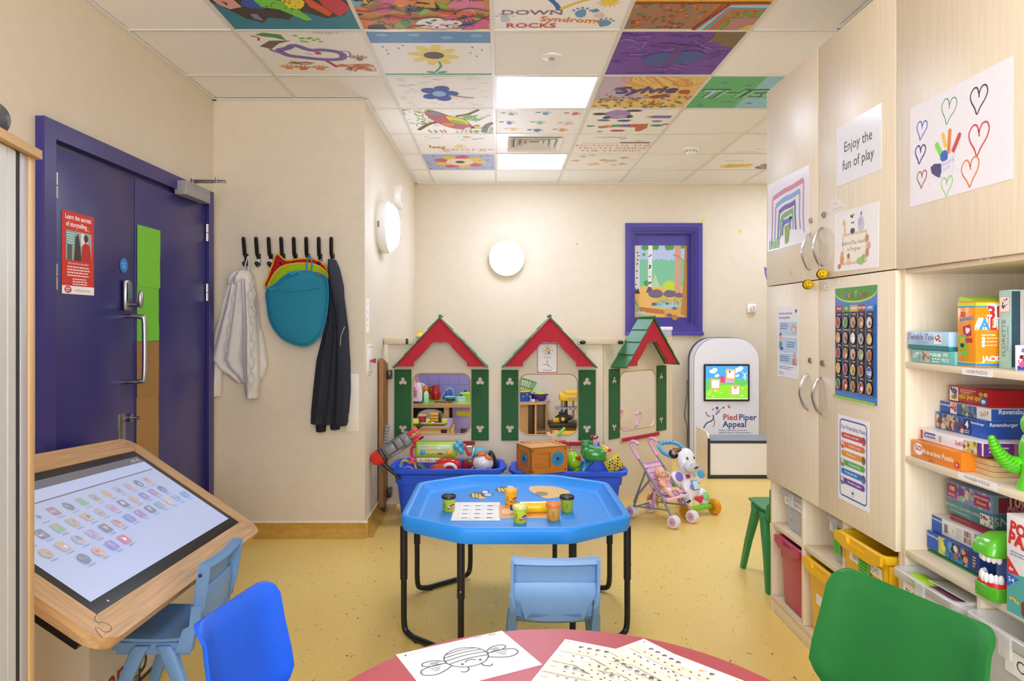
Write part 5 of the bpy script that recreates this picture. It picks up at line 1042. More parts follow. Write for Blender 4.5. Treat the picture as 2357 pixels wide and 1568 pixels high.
# orange wooden crate with blue holes
A_, B_, C_ = P(1222, 1020, 4.36), P(1306, 1018, 4.47), P(1180, 1016, 4.62)
u = (B_-A_); u.z = 0; wd = u.length; u.normalize(); ang_ = math.degrees(math.atan2(u.y, u.x)); dp = .20; h = .165
t = thing('toy_crate', 'orange wooden toy crate with blue slotted holes on the right tub', 'toy', TR(A_.x, A_.y, RH+.0, 0, 0, ang_))
OR = '#b9742c'
b = B(OR).box(.008, wd-.008, .008, dp-.008, .0, h-.016)
obj('box', b, 'wood toy', t)
def panel(M, w_, hole_r, hx_):
    b = B(OR)
    b.prism([[(0, 0), (w_, 0), (w_, h), (0, h)], [(.034, .036), (.034, h-.036), (hx_-hole_r-.006 if hole_r > .03 else w_-.034, h-.036), (hx_-hole_r-.006 if hole_r > .03 else w_-.034, .036)]] if hole_r > .03 else [[(0, 0), (w_, 0), (w_, h), (0, h)], [(.034, .036), (.034, h-.036), (w_-.034, h-.036), (w_-.034, .036)]], 0, .008, M)
    obj('crate_side', b, 'wood toy', t, flatsh=True)
    d = obj('hole', B('#2b87bd').prism(circ(hx_, h*.52, hole_r, 24, hole_r*1.0), .002, .0095, M), 'plastic', t, label='blue slotted disc'); c2_ = C(.2, .2, 200, 200)
    for k in range(10): q = k*.628+.2; c2_.line([(100, 100), (100+hole_r*760*cos(q), 100+hole_r*760*sin(q))], 2.2, '#10304a')
    c2_.el(100, 100, 9, 9, '#0b1a26'); obj('slots', c2_, 'print', d, M @ MX.Translation((hx_, h*.52, .0097)))
    for a in (.016, w_-.016):
        for z in (.018, h-.018): obj('screw', B('#5b3a1c').prism(circ(a, z, .0055, 10), .008, .0095, M), 'plastic', t)
panel(fr((0, .008, 0), (1, 0, 0), (0, 0, 1)), wd, .046, wd-.07)
panel(fr((.008, dp, 0), (0, -1, 0), (0, 0, 1)), dp, .028, dp*.52)
obj('lid', B('#c98a3c').prism([[(0, 0), (wd, 0), (wd, dp), (0, dp)], [(.026, .026), (.026, dp-.026), (wd-.026, dp-.026), (wd-.026, .026)]], h-.008, h+.001), 'wood toy', t, flatsh=True); obj('lid_panel', B('#cf9446').box(.024, wd-.024, .024, dp-.024, h-.012, h-.003).c('#6a4522').box(wd/2-.008, wd/2+.008, dp/2-.004, dp/2+.004, h-.0035, h-.0022), 'wood toy', t)
# wooden bead maze behind
t = T('wooden_animal', 'pale wooden toy animal with a lime green paddle behind the crate', 'toy', 1276, 1012, 4.74)
obj('body', B('#dcc096').prism([(-.05, -.05), (-.012, -.03), (-.02, .02), (-.05, .03), (-.052, .048), (-.03, .05), (-.02, .036), (-.006, .04), (-.004, .06), (.02, .062), (.03, .03), (.028, -.17), (.0, -.17), (-.01, -.05), (-.04, -.06)], -.01, .01, FB), 'wood toy', t); obj('paddle', B('#7fd04f').cb((.045, -.015, .055), (.02, .012, .075), .006, (0, 42, 0)), 'plastic', t); obj('dot', B('#d9455a').cyl((.012, -.0102, -.01), (.012, -.0125, -.01), .007, n=12), 'plastic', t)
t = T('bead_maze', 'bead maze toy with red wire loops behind the crate', 'toy', 1296, 1030, 4.685)
obj('wire', B('#b5292c').tube(spl([(-.06, .01, .0), (-.03, 0, .035), (.0, 0, .045), (.03, 0, .03), (.05, 0, -.02)], 6), .0035, 6), 'plastic', t); obj('wire', B('#c9493a').tube(spl([(-.05, -.01, -.01), (-.02, -.01, .03), (.01, -.01, .042), (.036, -.01, .02), (.052, -.01, -.03)], 6), .0035, 6), 'plastic', t)
for z, c in ((-.01, '#e9b51f'), (-.035, '#4a7fc0'), (-.058, '#e07a2a')): obj('bead', B(c).ell((.056-z*.3-.01, -.004, z-.01), .0135, nu=12, nv=8), 'gloss', t)
obj('base', B('#d8b98a').box(-.09, .08, -.03, .03, -.1, -.085, .004), 'wood toy', t)
# ladybird
t = T('ladybird_toy', 'round lime green toy with a red heart nose in the right tub', 'toy', 1320, 1061, 4.56)
obj('body', B('#8cc91c').ell((0, 0, 0), (.052, .05, .062), (0, -18, 0), 24, 14).ell((.02, 0, -.055), .03), 'gloss', t); obj('nose', B('#b31c2a').prism([(.0, -.012), (-.018, .006), (-.015, .018), (-.005, .018), (0, .012), (.005, .018), (.015, .018), (.018, .006)], 0, .012, TR(.024, -.05, .02, 90, 0, 8)), 'gloss', t)
obj('eye', B('#2a2a22').ell((-.012, -.048, .022), (.004, .003, .005), nu=8, nv=6).ell((.012, -.05, -.005), .002, nu=8, nv=6), 'plastic', t)
# crocodile xylophone
t = T('crocodile_toy', 'green crocodile xylophone toy on the right tub', 'toy', 1368, 1043, 4.54, 0, 0, 0)
b = B('#2f8a38').ell((.0, -.01, -.006), (.078, .09, .044), (-6, 4, -10), 24, 14, .62).ell((-.045, .05, .0), (.04, .05, .04))
obj('body', b, 'gloss', t, ang=80)
b = B('#2f8a38')
for k in range(16): b.ell((-.055+rnd(-.012, .045), .06+rnd(-.02, .02), .052+rnd(-.012, .014)), rnd(.010, .017), nu=8, nv=6)
obj('scales', b, 'gloss', t); obj('snout', B('#2f8035').ell((-.05, .05, .02), (.03, .04, .045)), 'gloss', t)
for k, c in enumerate(('#8a4fc0', '#4a6fd0', '#4fae45', '#e0c81f', '#e88a1f', '#dd5a2a')):
    M_ = TR(.002+.006*k, .045-.022*k, .042-.004*k, 6, 4, -10); obj('key', B(c).box(-.045-.002*k, .05+.001*k, -.0085, .0085, 0, .006, .002, M_).c('#f0eee8').ell((-.034, 0, .006), .0042, nu=8, nv=4, M=M_).ell((.036, 0, .006), .0042, nu=8, nv=4, M=M_), 'gloss', t)
obj('leg', B('#2f7f35').ell((-.03, .02, -.04), (.03, .03, .03)), 'gloss', t)
obj('mallet', B('#e9c41f').tube([(.04, .03, .052), (.085, -.045, .03)], .008, 8).c('#c8262f').ell((.09, -.052, .028), .012, nu=12, nv=8).c('#6a4fc0').ell((.035, .035, .054), .012, nu=12, nv=8), 'gloss', t)
t = T('mushroom_toy', 'red spotted mushroom toy standing behind the xylophone', 'toy', 1368, 1008, 4.64)
obj('cap', B('#c8363c').ell((0, 0, .004), (.027, .027, .014)), 'gloss', t); obj('stem', B('#cfc4d8').cyl((0, 0, -.03), (0, 0, 0), .01, n=12), 'plastic', t)
for a, c in ((-.014, '#22191a'), (.006, '#f4f0ea'), (.018, '#22191a')): obj('spot', B(c).ell((a, -.02, .01), (.005, .006, .005), nu=8, nv=6), 'plastic', t)
t = T('honeycomb_toy', 'yellow and black honeycomb patterned toy box in the right tub', 'toy', 1414, 1068, 4.58, 0, -28, 0)
obj('box', B('#e3c327').box(-.06, .05, -.04, .04, -.04, .05, .006), 'plastic', t)
cv = C(.105, .085, 105, 85); [cv.poly([(16+20*i+(j % 2)*10+7*cos(k*pi/3), 12+16*j+7*sin(k*pi/3)) for k in range(6)], '#4a4530' if (i+j) % 3 else '#a3b07a') for i in range(5) for j in range(5)]
obj('pattern', cv, 'print', t, fr((-.005, -.0402, .005), (1, 0, 0), (0, 0, 1)))
t = T('blue_tube_toy', 'shiny blue curved toy below the crocodile in the right tub', 'toy', 1349, 1075, 4.53)
obj('tube', B('#2f86b8').tube(spl([(.03, .02, .03), (.0, -.01, .012), (-.025, -.02, -.03), (-.03, -.01, -.07)], 5), .02, 12), 'gloss', t); obj('collar', B('#23699a').ell((.03, .02, .03), .022), 'gloss', t)

# ================================================================== PLAY KITCHEN BEHIND THE PANELS
YT = 6.868
t = thing('tile_splashback', 'lilac tiled splashback on the back wall above the play counter', 'splashback', MX.Translation((-.815, YT, .575)))
obj('grout', B('#b79a8f').box(0, .66, 0, .008, 0, .405), 'matte', t); m = None
for i in range(6):
    for j in range(4):
        M_ = MX.Translation((.0035+.1005*i+.02, -.004, .0205+.1005*j-.001)) if i else MX.Translation((.0035+.02, -.004, .0205+.1005*j-.001))
        if m is None: o = obj('tile', B('#8f88c9').box(0, .0965, 0, .006, 0, .0965 if j < 9 else .05, .002, None, 1), 'gloss', t, M_); m = o.data
        else: link(D.objects.new('tile', m), t, M_)
def kz(py, Y): return CZ-(py-CY)/F*Y
zc_ = .572
t = thing('play_counter', 'play kitchen counter with a curved green top behind the left window', 'play kitchen', MX.Translation((0, 0, 0)))
out = [(-.80, 6.86), (-.80, 6.30), (-.60, 6.29), (-.42, 6.31)]+[(-.30+.12*sin(a), 6.42-.12*cos(a)) for a in (.0, .4, .8)]+[(-.12, 6.44), (-.12, 6.86)]
obj('worktop', B('#8cc06a').prism(out[::-1], zc_-.001, zc_), 'laminate', t); obj('worktop_edge', B('#b98d57').prism(out[::-1], zc_-.03, zc_-.0012), 'maple', t)
obj('carcass', B('#c49a62').box(-.5, -.455, 6.33, 6.86, 0, zc_-.03).box(-.14, -.12, 6.46, 6.86, 0, zc_-.03).box(-.8, -.12, 6.84, 6.86, 0, zc_-.03), 'maple', t)
obj('oven_space', B('#151313').box(-.795, -.52, 6.40, 6.83, .05, zc_-.031), 'matte', t)
d = obj('door', B('#a294cf').box(-.43, -.145, 6.42, 6.44, .02, zc_-.04, .004), 'plastic', t, label='lilac cupboard door'); obj('door_window', B('#4f4650').box(-.355, -.2, 6.414, 6.421, .1, .34, .03), 'gloss', d); obj('door_label', B('#d6d41f').box(-.39, -.2, 6.415, 6.42, zc_-.115, zc_-.075), 'paper', d)
t = thing('play_trolley', 'low wooden play unit with a lilac top in front of the green counter', 'play kitchen', MX.Translation((-.60, 6.03, 0)))
obj('top', B('#a79dd3').box(-.19, .19, -.26, .24, .452, .456), 'laminate', t); obj('top_edge', B('#b98d57').box(-.192, .192, -.262, .242, .428, .4518, .003), 'maple', t)
obj('front', B('#d1b078').box(-.19, .12, -.25, -.235, .02, .427), 'maple', t); obj('side_panel', B('#caa468').box(.17, .188, -.25, .23, .02, .427).box(-.188, -.17, -.25, .23, .02, .427), 'maple', t); obj('drawer_front', B('#cfa86c').box(.192, .205, -.2, .18, .2, .41, .004), 'maple', t); obj('drawer_handle', B('#c22a30').tube(spl([(.206, -.06, .30), (.225, -.05, .30), (.225, .03, .30), (.206, .04, .30)], 4), .008, 8), 'plastic', t)
obj('hinge_post', B('#3a3632').box(.125, .165, -.24, -.2, .02, .427), 'matte', t)
zt2 = .4562
t = thing('food_tray', 'lime green toy food tray on the low play unit', 'tray', MX.Translation((-.60, 5.9, zt2)))
obj('tray', B('#c3cf1b').loft([[(x, y, z) for x, y in rrect(-a, a, -b_, b_, .03, 4)] for a, b_, z in ((.14, .10, 0), (.165, .125, .022), (.162, .122, .026), (.135, .095, .008), (.02, .02, .007))]), 'plastic', t)
t = thing('toy_cup', 'magenta toy cup standing on the lime green food tray', 'cup', MX.Translation((-.645, 5.9, zt2+.0085))); obj('cup', B('#a3145a').lathe([(.001, 0), (.03, 0), (.033, .06), (.001, .06)], 20), 'plastic', t); obj('rim', B('#e0b93a').lathe([(.033, .058), (.034, .068), (.001, .068)], 20), 'plastic', t)
t = thing('toy_cake', 'layered yellow and brown toy cake slice on the lime tray', 'toy food', MX.Translation((-.535, 5.92, zt2+.0085))); [obj('layer', B('#dc9a1c').box(-.045, .025, -.03, .03, .012+.024*k, .032+.024*k, .003), 'plastic', t) for k in range(3)]; obj('icing', B('#3f2a22').box(.0255, .05, -.03, .03, .01, .085, .006).box(-.045, .025, -.028, .028, .0325, .0355).box(-.045, .025, -.028, .028, .0565, .0595), 'plastic', t); obj('plate', B('#70308a').lathe([(.001, 0), (.05, 0), (.062, .008), (.06, .009), (.001, .006)], 24), 'gloss', t)
t = thing('toy_dome', 'clear smoky plastic dome behind the toy cake', 'dome', MX.Translation((-.60, 6.155, zt2+.0005))); obj('dome', B('#b9b4b0').lathe([(.12, 0), (.12, .03), (.1, .065), (.05, .085), (.001, .088)], 28), 'clear plastic', t); obj('rim', B('#8d8a90').tube([(.12*cos(k*.35), .12*sin(k*.35), .004) for k in range(18)], .004, 6, True), 'plastic', t)
t = thing('toy_saucer', 'pale blue toy saucer at the front of the lime food tray', 'toy plate', MX.Translation((-.63, 5.835, zt2+.0085))); obj('saucer', B('#9fc9cf').lathe([(.001, 0), (.03, 0), (.042, .006), (.041, .008), (.001, .004)], 20), 'gloss', t); obj('spoon', B('#e5a0d0').ell((.075, .0, .01), (.016, .012, .008), nu=10, nv=6), 'plastic', t)
# things on the counter
def K2(name, label, px, Y, cat='toy'): return thing(name, label, cat, MX.Translation(((px-CX)/F*Y, Y, zc_+.0004)))
t = K2('coffee_machine', 'pink and white toy coffee machine at the left end of the green counter', 960.5, 6.42)
obj('body', B('#e2cfd8').loft([[(x, y, z) for x, y in rrect(-a, a, -.05, .05, .02, 4)] for a, z in ((.045, .02), (.047, .09), (.035, .16), (.02, .185))]), 'gloss', t); obj('base', B('#5b1a60').box(-.048, .042, -.055, .055, 0, .0195, .006), 'gloss', t)
obj('handle', B('#d98ab8').tube(spl([(-.03, -.052, .05), (-.034, -.055, .11), (-.018, -.056, .15), (.0, -.055, .11), (-.004, -.052, .05)], 5, False), .006, 8).tube(spl([(-.018, 0, .17), (-.012, 0, .215), (.006, 0, .22), (.018, 0, .17)], 4), .006, 8), 'gloss', t); obj('trim', B('#7a4a9a').box(-.022, -.012, -.056, -.05, .06, .12, .003), 'gloss', t)
t = K2('toy_carton', 'pale mint toy milk carton beside the coffee machine', 981, 6.45); obj('carton', B('#a9dcb6').box(-.021, .021, -.021, .021, 0, .075, .003), 'plastic', t); obj('gable', B('#dfeee4').prism([(-.021, .075), (.021, .075), (.008, .104), (-.008, .104)], -.02, .02, FB), 'plastic', t)
t = K2('red_jug', 'tall red toy jug at the back of the green counter', 1003, 6.68); obj('jug', B('#b3131d').lathe([(.001, 0), (.036, 0), (.045, .04), (.046, .07), (.036, .115), (.031, .13), (.033, .14), (.001, .14)], 28), 'gloss', t); obj('handle', B('#8f0f18').tube(spl([(-.032, 0, .12), (-.055, 0, .115), (-.06, 0, .08), (-.044, 0, .05)], 5), .006, 8), 'gloss', t)
t = K2('toy_iron', 'blue toy iron standing against the lilac tiles', 1030, 6.74); obj('body', B('#3a4fa0').loft([[(x*s, y, z) for x, y in rrect(-.045, .045, -.03, .03, .015, 3)] for s, z in ((1, 0), (.9, .04), (.5, .085))]), 'gloss', t); obj('handle', B('#6f9bd6').tube(spl([(.0, -.01, .03), (.002, -.01, .085), (.03, -.01, .1), (.055, -.01, .07), (.055, -.01, .02)], 5), .013, 8), 'gloss', t); obj('sole', B('#c9cdd6').cb((-.03, -.005, .055), (.01, .05, .1), .004, (0, 30, 0)), 'gloss', t)
t = K2('toy_stack', 'orange and green stacked toy pots left of the red jug', 978, 6.62); obj('pot', B('#2f3f78').lathe([(.001, 0), (.034, 0), (.034, .07), (.001, .07)], 20), 'plastic', t); obj('green_ring', B('#5fa52a').lathe([(.001, .07), (.03, .07), (.03, .095), (.001, .095)], 20), 'plastic', t); obj('lid', B('#e07a2a').lathe([(.001, .095), (.03, .1), (.028, .125), (.008, .132), (.008, .142), (.001, .143)], 20), 'plastic', t)
t = K2('orange_cup', 'orange toy cup between the stacked pots and the red jug', 988, 6.77); obj('cup', B('#e0721f').lathe([(.001, .0), (.028, .0), (.034, .11), (.03, .11), (.026, .01), (.001, .01)], 20), 'plastic', t)
t = K2('white_plate', 'white toy plate leaning upright at the left against the tiles', 966, 6.76); obj('plate', B('#dfe3da').lathe([(.001, 0), (.05, 0), (.075, .008), (.073, .011), (.001, .006)], 28, TR(0, .05, .075, 78, 0, 0)), 'gloss', t); obj('ring', B('#7fb38a').tube([(.055*cos(k*.3), .05-.012, .075+.055*sin(k*.3)) for k in range(21)], .003, 6, True), 'gloss', t)
t = K2('toy_saucepan', 'cream toy saucepan with a light blue lid on the green counter', 1061, 6.52); obj('pan', B('#e3e2cf').lathe([(.001, 0), (.04, 0), (.046, .036), (.001, .036)], 24), 'plastic', t); obj('lid', B('#8cc6da').lathe([(.05, .036), (.05, .041), (.03, .05), (.001, .052)], 24), 'plastic', t); obj('knob', B('#1f1f22').lathe([(.01, .052), (.014, .062), (.001, .063)], 12), 'plastic', t)
t = K2('toy_frying_pan', 'light blue toy frying pan left of the cream saucepan', 1037, 6.60); obj('pan', B('#7fbdd4').lathe([(.001, .022), (.045, .022), (.06, .04), (.057, .04), (.043, .027), (.001, .027)], 28), 'plastic', t); obj('trivet', B('#3c4a3a').lathe([(.001, 0), (.04, 0), (.042, .0215), (.001, .0215)], 20), 'matte', t)
t = K2('lime_pan', 'lime green lidded toy pan at the back right of the counter', 1071, 6.73); obj('pan', B('#9fd13a').lathe([(.001, 0), (.052, 0), (.058, .05), (.001, .05)], 28), 'plastic', t); obj('lid', B('#a9da3f').lathe([(.061, .05), (.06, .058), (.03, .07), (.001, .072)], 28), 'plastic', t); obj('knob', B('#1f1f22').lathe([(.012, .072), (.016, .083), (.001, .084)], 12), 'plastic', t)
t = K2('red_utensil', 'long red toy spatula lying on the green counter', 1015, 6.44); obj('shaft', B('#b81c22').cb((0, 0, .007), (.13, .014, .012), .004, (0, 0, -16)), 'plastic', t); obj('head', B('#c42228').cb((.085, -.026, .007), (.04, .02, .012), .004, (0, 0, -16)), 'plastic', t)
# second unit, baskets, workbench
t = thing('corner_unit', 'half round wooden play unit with a lilac top behind the middle window', 'play kitchen', MX.Translation((.30, 6.60, 0)))
cx0 = (1268-CX)/F*6.5
out = [(-.30, .25), (-.30, -.16)]+[(.03+.135*sin(a), -.03-.135*cos(a)) for a in (0, .4, .8, 1.2, 1.57)]+[(.165, .25)]
obj('top', B('#8f8fd0').prism(out[::-1], .578, .58), 'laminate', t); obj('top_edge', B('#c7a06a').prism(out[::-1], .553, .5778), 'maple', t)
obj('carcass', B('#c79f66').box(-.29, -.27, -.12, .24, 0, .552).box(.02, .038, -.14, .24, 0, .552).box(-.29, .14, .225, .245, 0, .552).box(.125, .14, .0, .24, 0, .552), 'maple', t)
obj('cupboard_side', B('#b8925f').box(-.27, -.04, -.13, -.115, .0, .552), 'maple', t); obj('shelf', B('#b7955f').box(.0385, .124, -.06, .224, .28, .298), 'maple', t); obj('shelf_mat', B('#9cb46a').box(.0385, .124, -.055, .22, .2982, .3), 'laminate', t)
t = thing('blue_basket', 'blue toy basket with a yellow rim behind the middle window', 'basket', MX.Translation((.215, 6.52, .5805)))
obj('bucket', B('#2456b8').lathe([(.001, 0), (.062, 0), (.075, .09), (.071, .09), (.058, .006), (.001, .006)], 28), 'plastic', t); obj('rim', B('#e6cf3a').lathe([(.0755, .085), (.08, .088), (.08, .1), (.074, .1), (.0715, .0905)], 28), 'plastic', t)
for k in range(5): a = -2.6+.52*k; obj('hole', B('#c9b43a').ell((.0675*cos(a), .0675*sin(a), .045+.02*(k % 2)), (.008, .008, .009), nu=8, nv=6), 'plastic', t)
t = thing('green_basket', 'green slatted toy basket tipped on the blue basket', 'basket', TR(.235, 6.53, .715, 0, 18, 20))
b = B('#3f9a48')
def ringr(a, c, z): return [(x, y, z) for x, y in rrect(-a, a, -c, c, .02, 3)]
for a, c, z in ((.055, .045, -.05), (.063, .052, -.01), (.078, .064, .06)): b.tube(ringr(a, c, z), .004, 6, True)
obj('hoop', b, 'plastic', t); obj('base', B('#3f9a48').box(-.05, .05, -.04, .04, -.054, -.048), 'plastic', t)
for (x0, y0, _), (x1, y1, _2) in zip(ringr(.055, .045, 0), ringr(.078, .064, 0)):
    pass
for k in range(24):
    q = k/24*4; s = int(q); f = q-s; ps = [(-1+2*f, -1), (1, -1+2*f), (1-2*f, 1), (-1, 1-2*f)][s]
    obj('slat', B('#4fae55').cyl((ps[0]*.055, ps[1]*.045, -.05), (ps[0]*.078, ps[1]*.064, .06), .0028, n=5), 'plastic', t)
t = thing('purple_pot', 'purple toy cooking pot with a lime lid on the lilac topped unit', 'toy', MX.Translation((.365, 6.56, .5805)))
obj('pot', B('#4f2070').lathe([(.001, 0), (.055, 0), (.072, .02), (.074, .062), (.001, .062)], 28), 'gloss', t); obj('lid', B('#a9cf3f').lathe([(.001, .0625), (.06, .0625), (.052, .08), (.04, .078), (.001, .07)], 28), 'plastic', t); obj('lug', B('#4f2070').ell((.078, 0, .052), (.012, .014, .008), nu=10, nv=6).ell((-.078, 0, .052), (.012, .014, .008), nu=10, nv=6), 'gloss', t)
t = thing('toy_card', 'small white and green toy packet in front of the purple pot', 'toy', TR(.322, 6.46, .5805, 0, 0, -4)); obj('packet', B('#e9e6e0').box(-.03, .0, -.01, .01, 0, .02, .002), 'paper', t); obj('end', B('#4f7a4a').box(.0003, .034, -.01, .01, 0, .016, .002), 'paper', t)
t = thing('toy_workbench', 'yellow and black toy workbench behind the middle window', 'toy', MX.Translation((.62, 6.55, 0)))
Yw_ = 6.4; kx = lambda px: (px-CX)/F*Yw_-.62
obj('head', B('#e8bd12').box(kx(1290), kx(1345), -.1, .06, kz(925, 6.4), kz(909, 6.4), .01).box(kx(1301), kx(1345), -.1, .06, kz(911, 6.4), kz(903, 6.4), .008), 'plastic', t); obj('head_slot', B('#c9a9a0').box(kx(1309), kx(1330), -.106, -.099, kz(919, 6.4), kz(914, 6.4), .002), 'plastic', t)
obj('post', B('#1f1d1d').box(kx(1302), kx(1309), -.05, .0, .3, kz(924, 6.4), .003), 'plastic', t); obj('post', B('#c9a678').box(kx(1322), kx(1326), .0, .04, .3, kz(924, 6.4)).box(kx(1295), kx(1300), .0, .04, .3, kz(924, 6.4)), 'maple', t)
obj('rack', B('#8d8a92').box(kx(1282), kx(1345), -.09, .02, kz(945, 6.4), kz(940, 6.4), .004), 'plastic', t)
for k in range(5): obj('rack_clip', B('#b9b7be').box(kx(1288+10*k), kx(1292+10*k), -.1, -.09, kz(946, 6.4), kz(942, 6.4)), 'plastic', t)
obj('bench', B('#1c1a1a').box(kx(1264), kx(1350), -.17, .06, kz(985, 6.4), kz(974, 6.4), .008), 'plastic', t)
obj('bench_body', B('#dfae12').box(kx(1270), kx(1345), -.15, .06, .02, kz(985.5, 6.4), .008), 'plastic', t); obj('drawer', B('#f0c91f').box(kx(1292), kx(1345), -.165, -.149, kz(1004, 6.4), kz(992, 6.4), .004), 'plastic', t); obj('drawer_shelf', B('#6a4a1a').box(kx(1272), kx(1345), -.1515, -.149, kz(991, 6.4), kz(987, 6.4)), 'plastic', t)
t = thing('toy_digger', 'black and yellow toy digger on the toy workbench', 'toy', MX.Translation(((1294-CX)/F*6.42, 6.44, kz(974, 6.4)+.0005)))
obj('body', B('#d8a512').box(-.085, -.02, -.03, .03, .0, .04, .006), 'plastic', t); obj('cab', B('#1b1a1b').box(-.03, .06, -.03, .03, .01, .075, .012).ell((-.005, 0, .085), (.025, .02, .02)).cyl((-.06, 0, .045), (-.02, 0, .07), .008, n=8).ell((.07, 0, .045), (.025, .02, .025)), 'plastic', t)
for x in (.005,): obj('wheel', B('#1b1a1b').cyl((x, -.042, .036), (x, -.032, .036), .034, n=20).c('#e8bd12').cyl((x, -.046, .036), (x, -.042, .036), .017, n=16), 'plastic', t)

# ================================================================== KIOSK AND BENCH AT THE BACK WALL
YK = 6.62; kk = YK/F
x0, x1 = (1597-CX)*kk, (1745-CX)*kk; zt3 = CZ-(779-CY)*kk; r = (1650-1597)*kk
def arch(a, b_, top, r, z0=.02): return [(a, z0), (b_, z0), (b_, top-r)]+[(b_-r+r*cos(rad(t_)), top-r+r*sin(rad(t_))) for t_ in range(10, 90, 10)]+[(b_-r, top), (a+r, top)]+[(a+r-r*sin(rad(t_)), top-r+r*cos(rad(t_))) for t_ in range(10, 90, 10)]+[(a, top-r)]
t = thing('interactive_kiosk', 'tall white arched kiosk with a game screen and charity logo', 'kiosk', MX.Translation(((x0+x1)/2, YK, 0)))
w_ = (x1-x0)/2
obj('front_panel', B('#f0f2f8').prism(arch(-w_, w_, zt3, r), 0, .018, FB), 'laminate', t, flatsh=True)
obj('edge_line', B('#8d9096').prism(arch(-w_-.004, w_+.004, zt3+.004, r), -.004, -.0005, FB), 'plastic', t, flatsh=True)
obj('body', B('#eef0f4').prism(arch(-w_-.012, w_-.012, zt3+.004, r), -.11, -.005, FB), 'laminate', t, flatsh=True); obj('back_edge', B('#3a3f46').prism(arch(-w_-.02, w_-.02, zt3+.008, r), -.14, -.111, FB), 'plastic', t, flatsh=True)
obj('plinth', B('#3b3b40').box(-w_-.02, w_+.01, -.13, .14, 0, .0195, .003), 'plastic', t)
mx_ = (x0+x1)/2; sx0, sx1 = (1618-CX)*kk-mx_, (1723-CX)*kk-mx_; sz1, sz0 = CZ-(838-CY)*kk, CZ-(923-CY)*kk
s_ = obj('screen_bezel', B('#1c1d22').prism(rrect(sx0, sx1, sz0, sz1, .008, 3), .018, .03, FB), 'gloss', t)
bz = .017; cv = C(sx1-sx0-2*bz, sz1-sz0-2*bz, 100, 80, '#4aa3e6')
cv.rect(0, 0, 100, 30, '#3f97e0'); cv.poly([(0, 34), (20, 28), (50, 34), (80, 30), (100, 34), (100, 80), (0, 80)], '#57b35e'); cv.poly([(0, 60), (22, 48), (50, 44), (80, 50), (100, 44), (100, 80), (0, 80)], '#7fc92e')
for u, v, s in ((17, 13, 1.2), (26, 24, .7), (78, 9, 1.2), (70, 14, .8), (74, 24, .6)): cv.el(u, v, 7*s, 4*s, '#e9f1f8', 10); cv.el(u+4*s, v-3*s, 5*s, 4*s, '#f2f6fa', 10)
cv.poly([(32, 40), (32, 28), (39, 23), (46, 28), (46, 40)], '#b5486a'); cv.rect(46, 34, 68, 40, '#c893b8'); cv.rect(92, 18, 93.4, 34, '#e6ecf0'); cv.line([(86, 14), (98, 30)], 1, '#f4f7fa'); cv.line([(98, 15), (87, 29)], 1, '#f4f7fa')
for u, v in ((23, 43), (59, 20), (70, 58)): cv.poly([(u-12, v-13), (u+12, v-12), (u+11, v+12), (u-11, v+13)], '#cf9f66'); cv.poly([(u-8, v-9), (u+9, v-8), (u+8, v+9), (u-8, v+9)], '#e9edf0'); cv.el(u, v, 3.5, 4.5, '#d9dde4', 9)
cv.el(70, 52, 4.5, 3, '#d9823a'); cv.el(57, 14, 2, 3, '#3a4a3a')
for k in range(12): cv.el(rnd(4, 96), rnd(52, 78), 1.8, 1.4, '#e8f3e0', 6)
cv.rect(0, 77, 100, 80, '#a9c99a')
obj('screen', cv, 'screen', s_, fr(((sx0+sx1)/2, -.0302, (sz0+sz1)/2), (1, 0, 0), (0, 0, 1)))
cv = C(1.0*kk*140, kk*80, 140, 80)                     # one unit = one photo pixel; origin at photo (1610, 925)
BL, RD = '#2b3f86', '#c03246'
cv.text('Pied', 69, 36, 19.5, RD, bold=.03); cv.text('Piper', 109, 36, 19.5, BL, bold=.03); cv.text('Appeal', 79, 52, 19.5, BL, bold=.03)
cv.text('Making a difference to sick and', 75, 65, 5.2, '#5a6a9a', bold=.02); cv.text('disabled children in Gloucestershire', 79.5, 70.5, 5.0, '#5a6a9a', bold=.02)
cv.line([(8, 60), (14, 50), (20, 46), (28, 42), (31, 34), (29, 30)], 2.6, BL, sm=5); cv.line([(32, 38), (33, 48), (30, 58)], 1.6, RD, sm=5); cv.line([(24, 32), (18, 32), (13, 23)], 2, RD, sm=5); cv.line([(35, 29), (40, 25), (45, 21)], 2.2, BL, sm=5)
cv.line([(36, 22), (54, 13)], 1.2, RD); cv.poly([(50, 14), (55, 9.5), (56, 15)], RD); cv.blob(39, 14, 3, BL, 8, .2); cv.line([(27, 20), (30, 17), (32, 14)], 1.8, RD, sm=3); cv.el(68, 10, 4.5, 4, RD, 12); cv.el(70, 9, 4, 3.6, '#e4e7f0', 12)
obj('lettering', cv, 'print', t, fr(((1610+70-CX)*kk-mx_, -.0182, CZ-(925+40-CY)*kk), (1, 0, 0), (0, 0, 1)))
obj('cable', B('#4a453f').tube(spl([(-w_-.03, .12, .75), (-w_-.04, .1, .6), (-w_-.06, .1, .42), (-w_-.035, .1, .3), (-w_-.04, .1, .1)], 5), .004, 6), 'plastic', t)
t = thing('kiosk_bench', 'low white bench with dark edging in front of the kiosk', 'bench', MX.Translation((0, 5.9, 0)))
bx0 = (1631-CX)/F*5.9; bx1 = bx0+.95; bt = .315
obj('front_panel', B('#f2f4fa').box(bx0+.012, bx1, 0, .018, .03, bt-.022), 'laminate', t); obj('top', B('#8b93a3').box(bx0+.012, bx1, 0, .32, bt-.02, bt), 'plastic', t); obj('top_edge', B('#3a3f4a').box(bx0+.012, bx1, -.003, -.0002, bt-.022, bt+.001), 'plastic', t); obj('plinth', B('#2f333c').box(bx0, bx1, -.004, .3, 0, .03, .002), 'plastic', t)
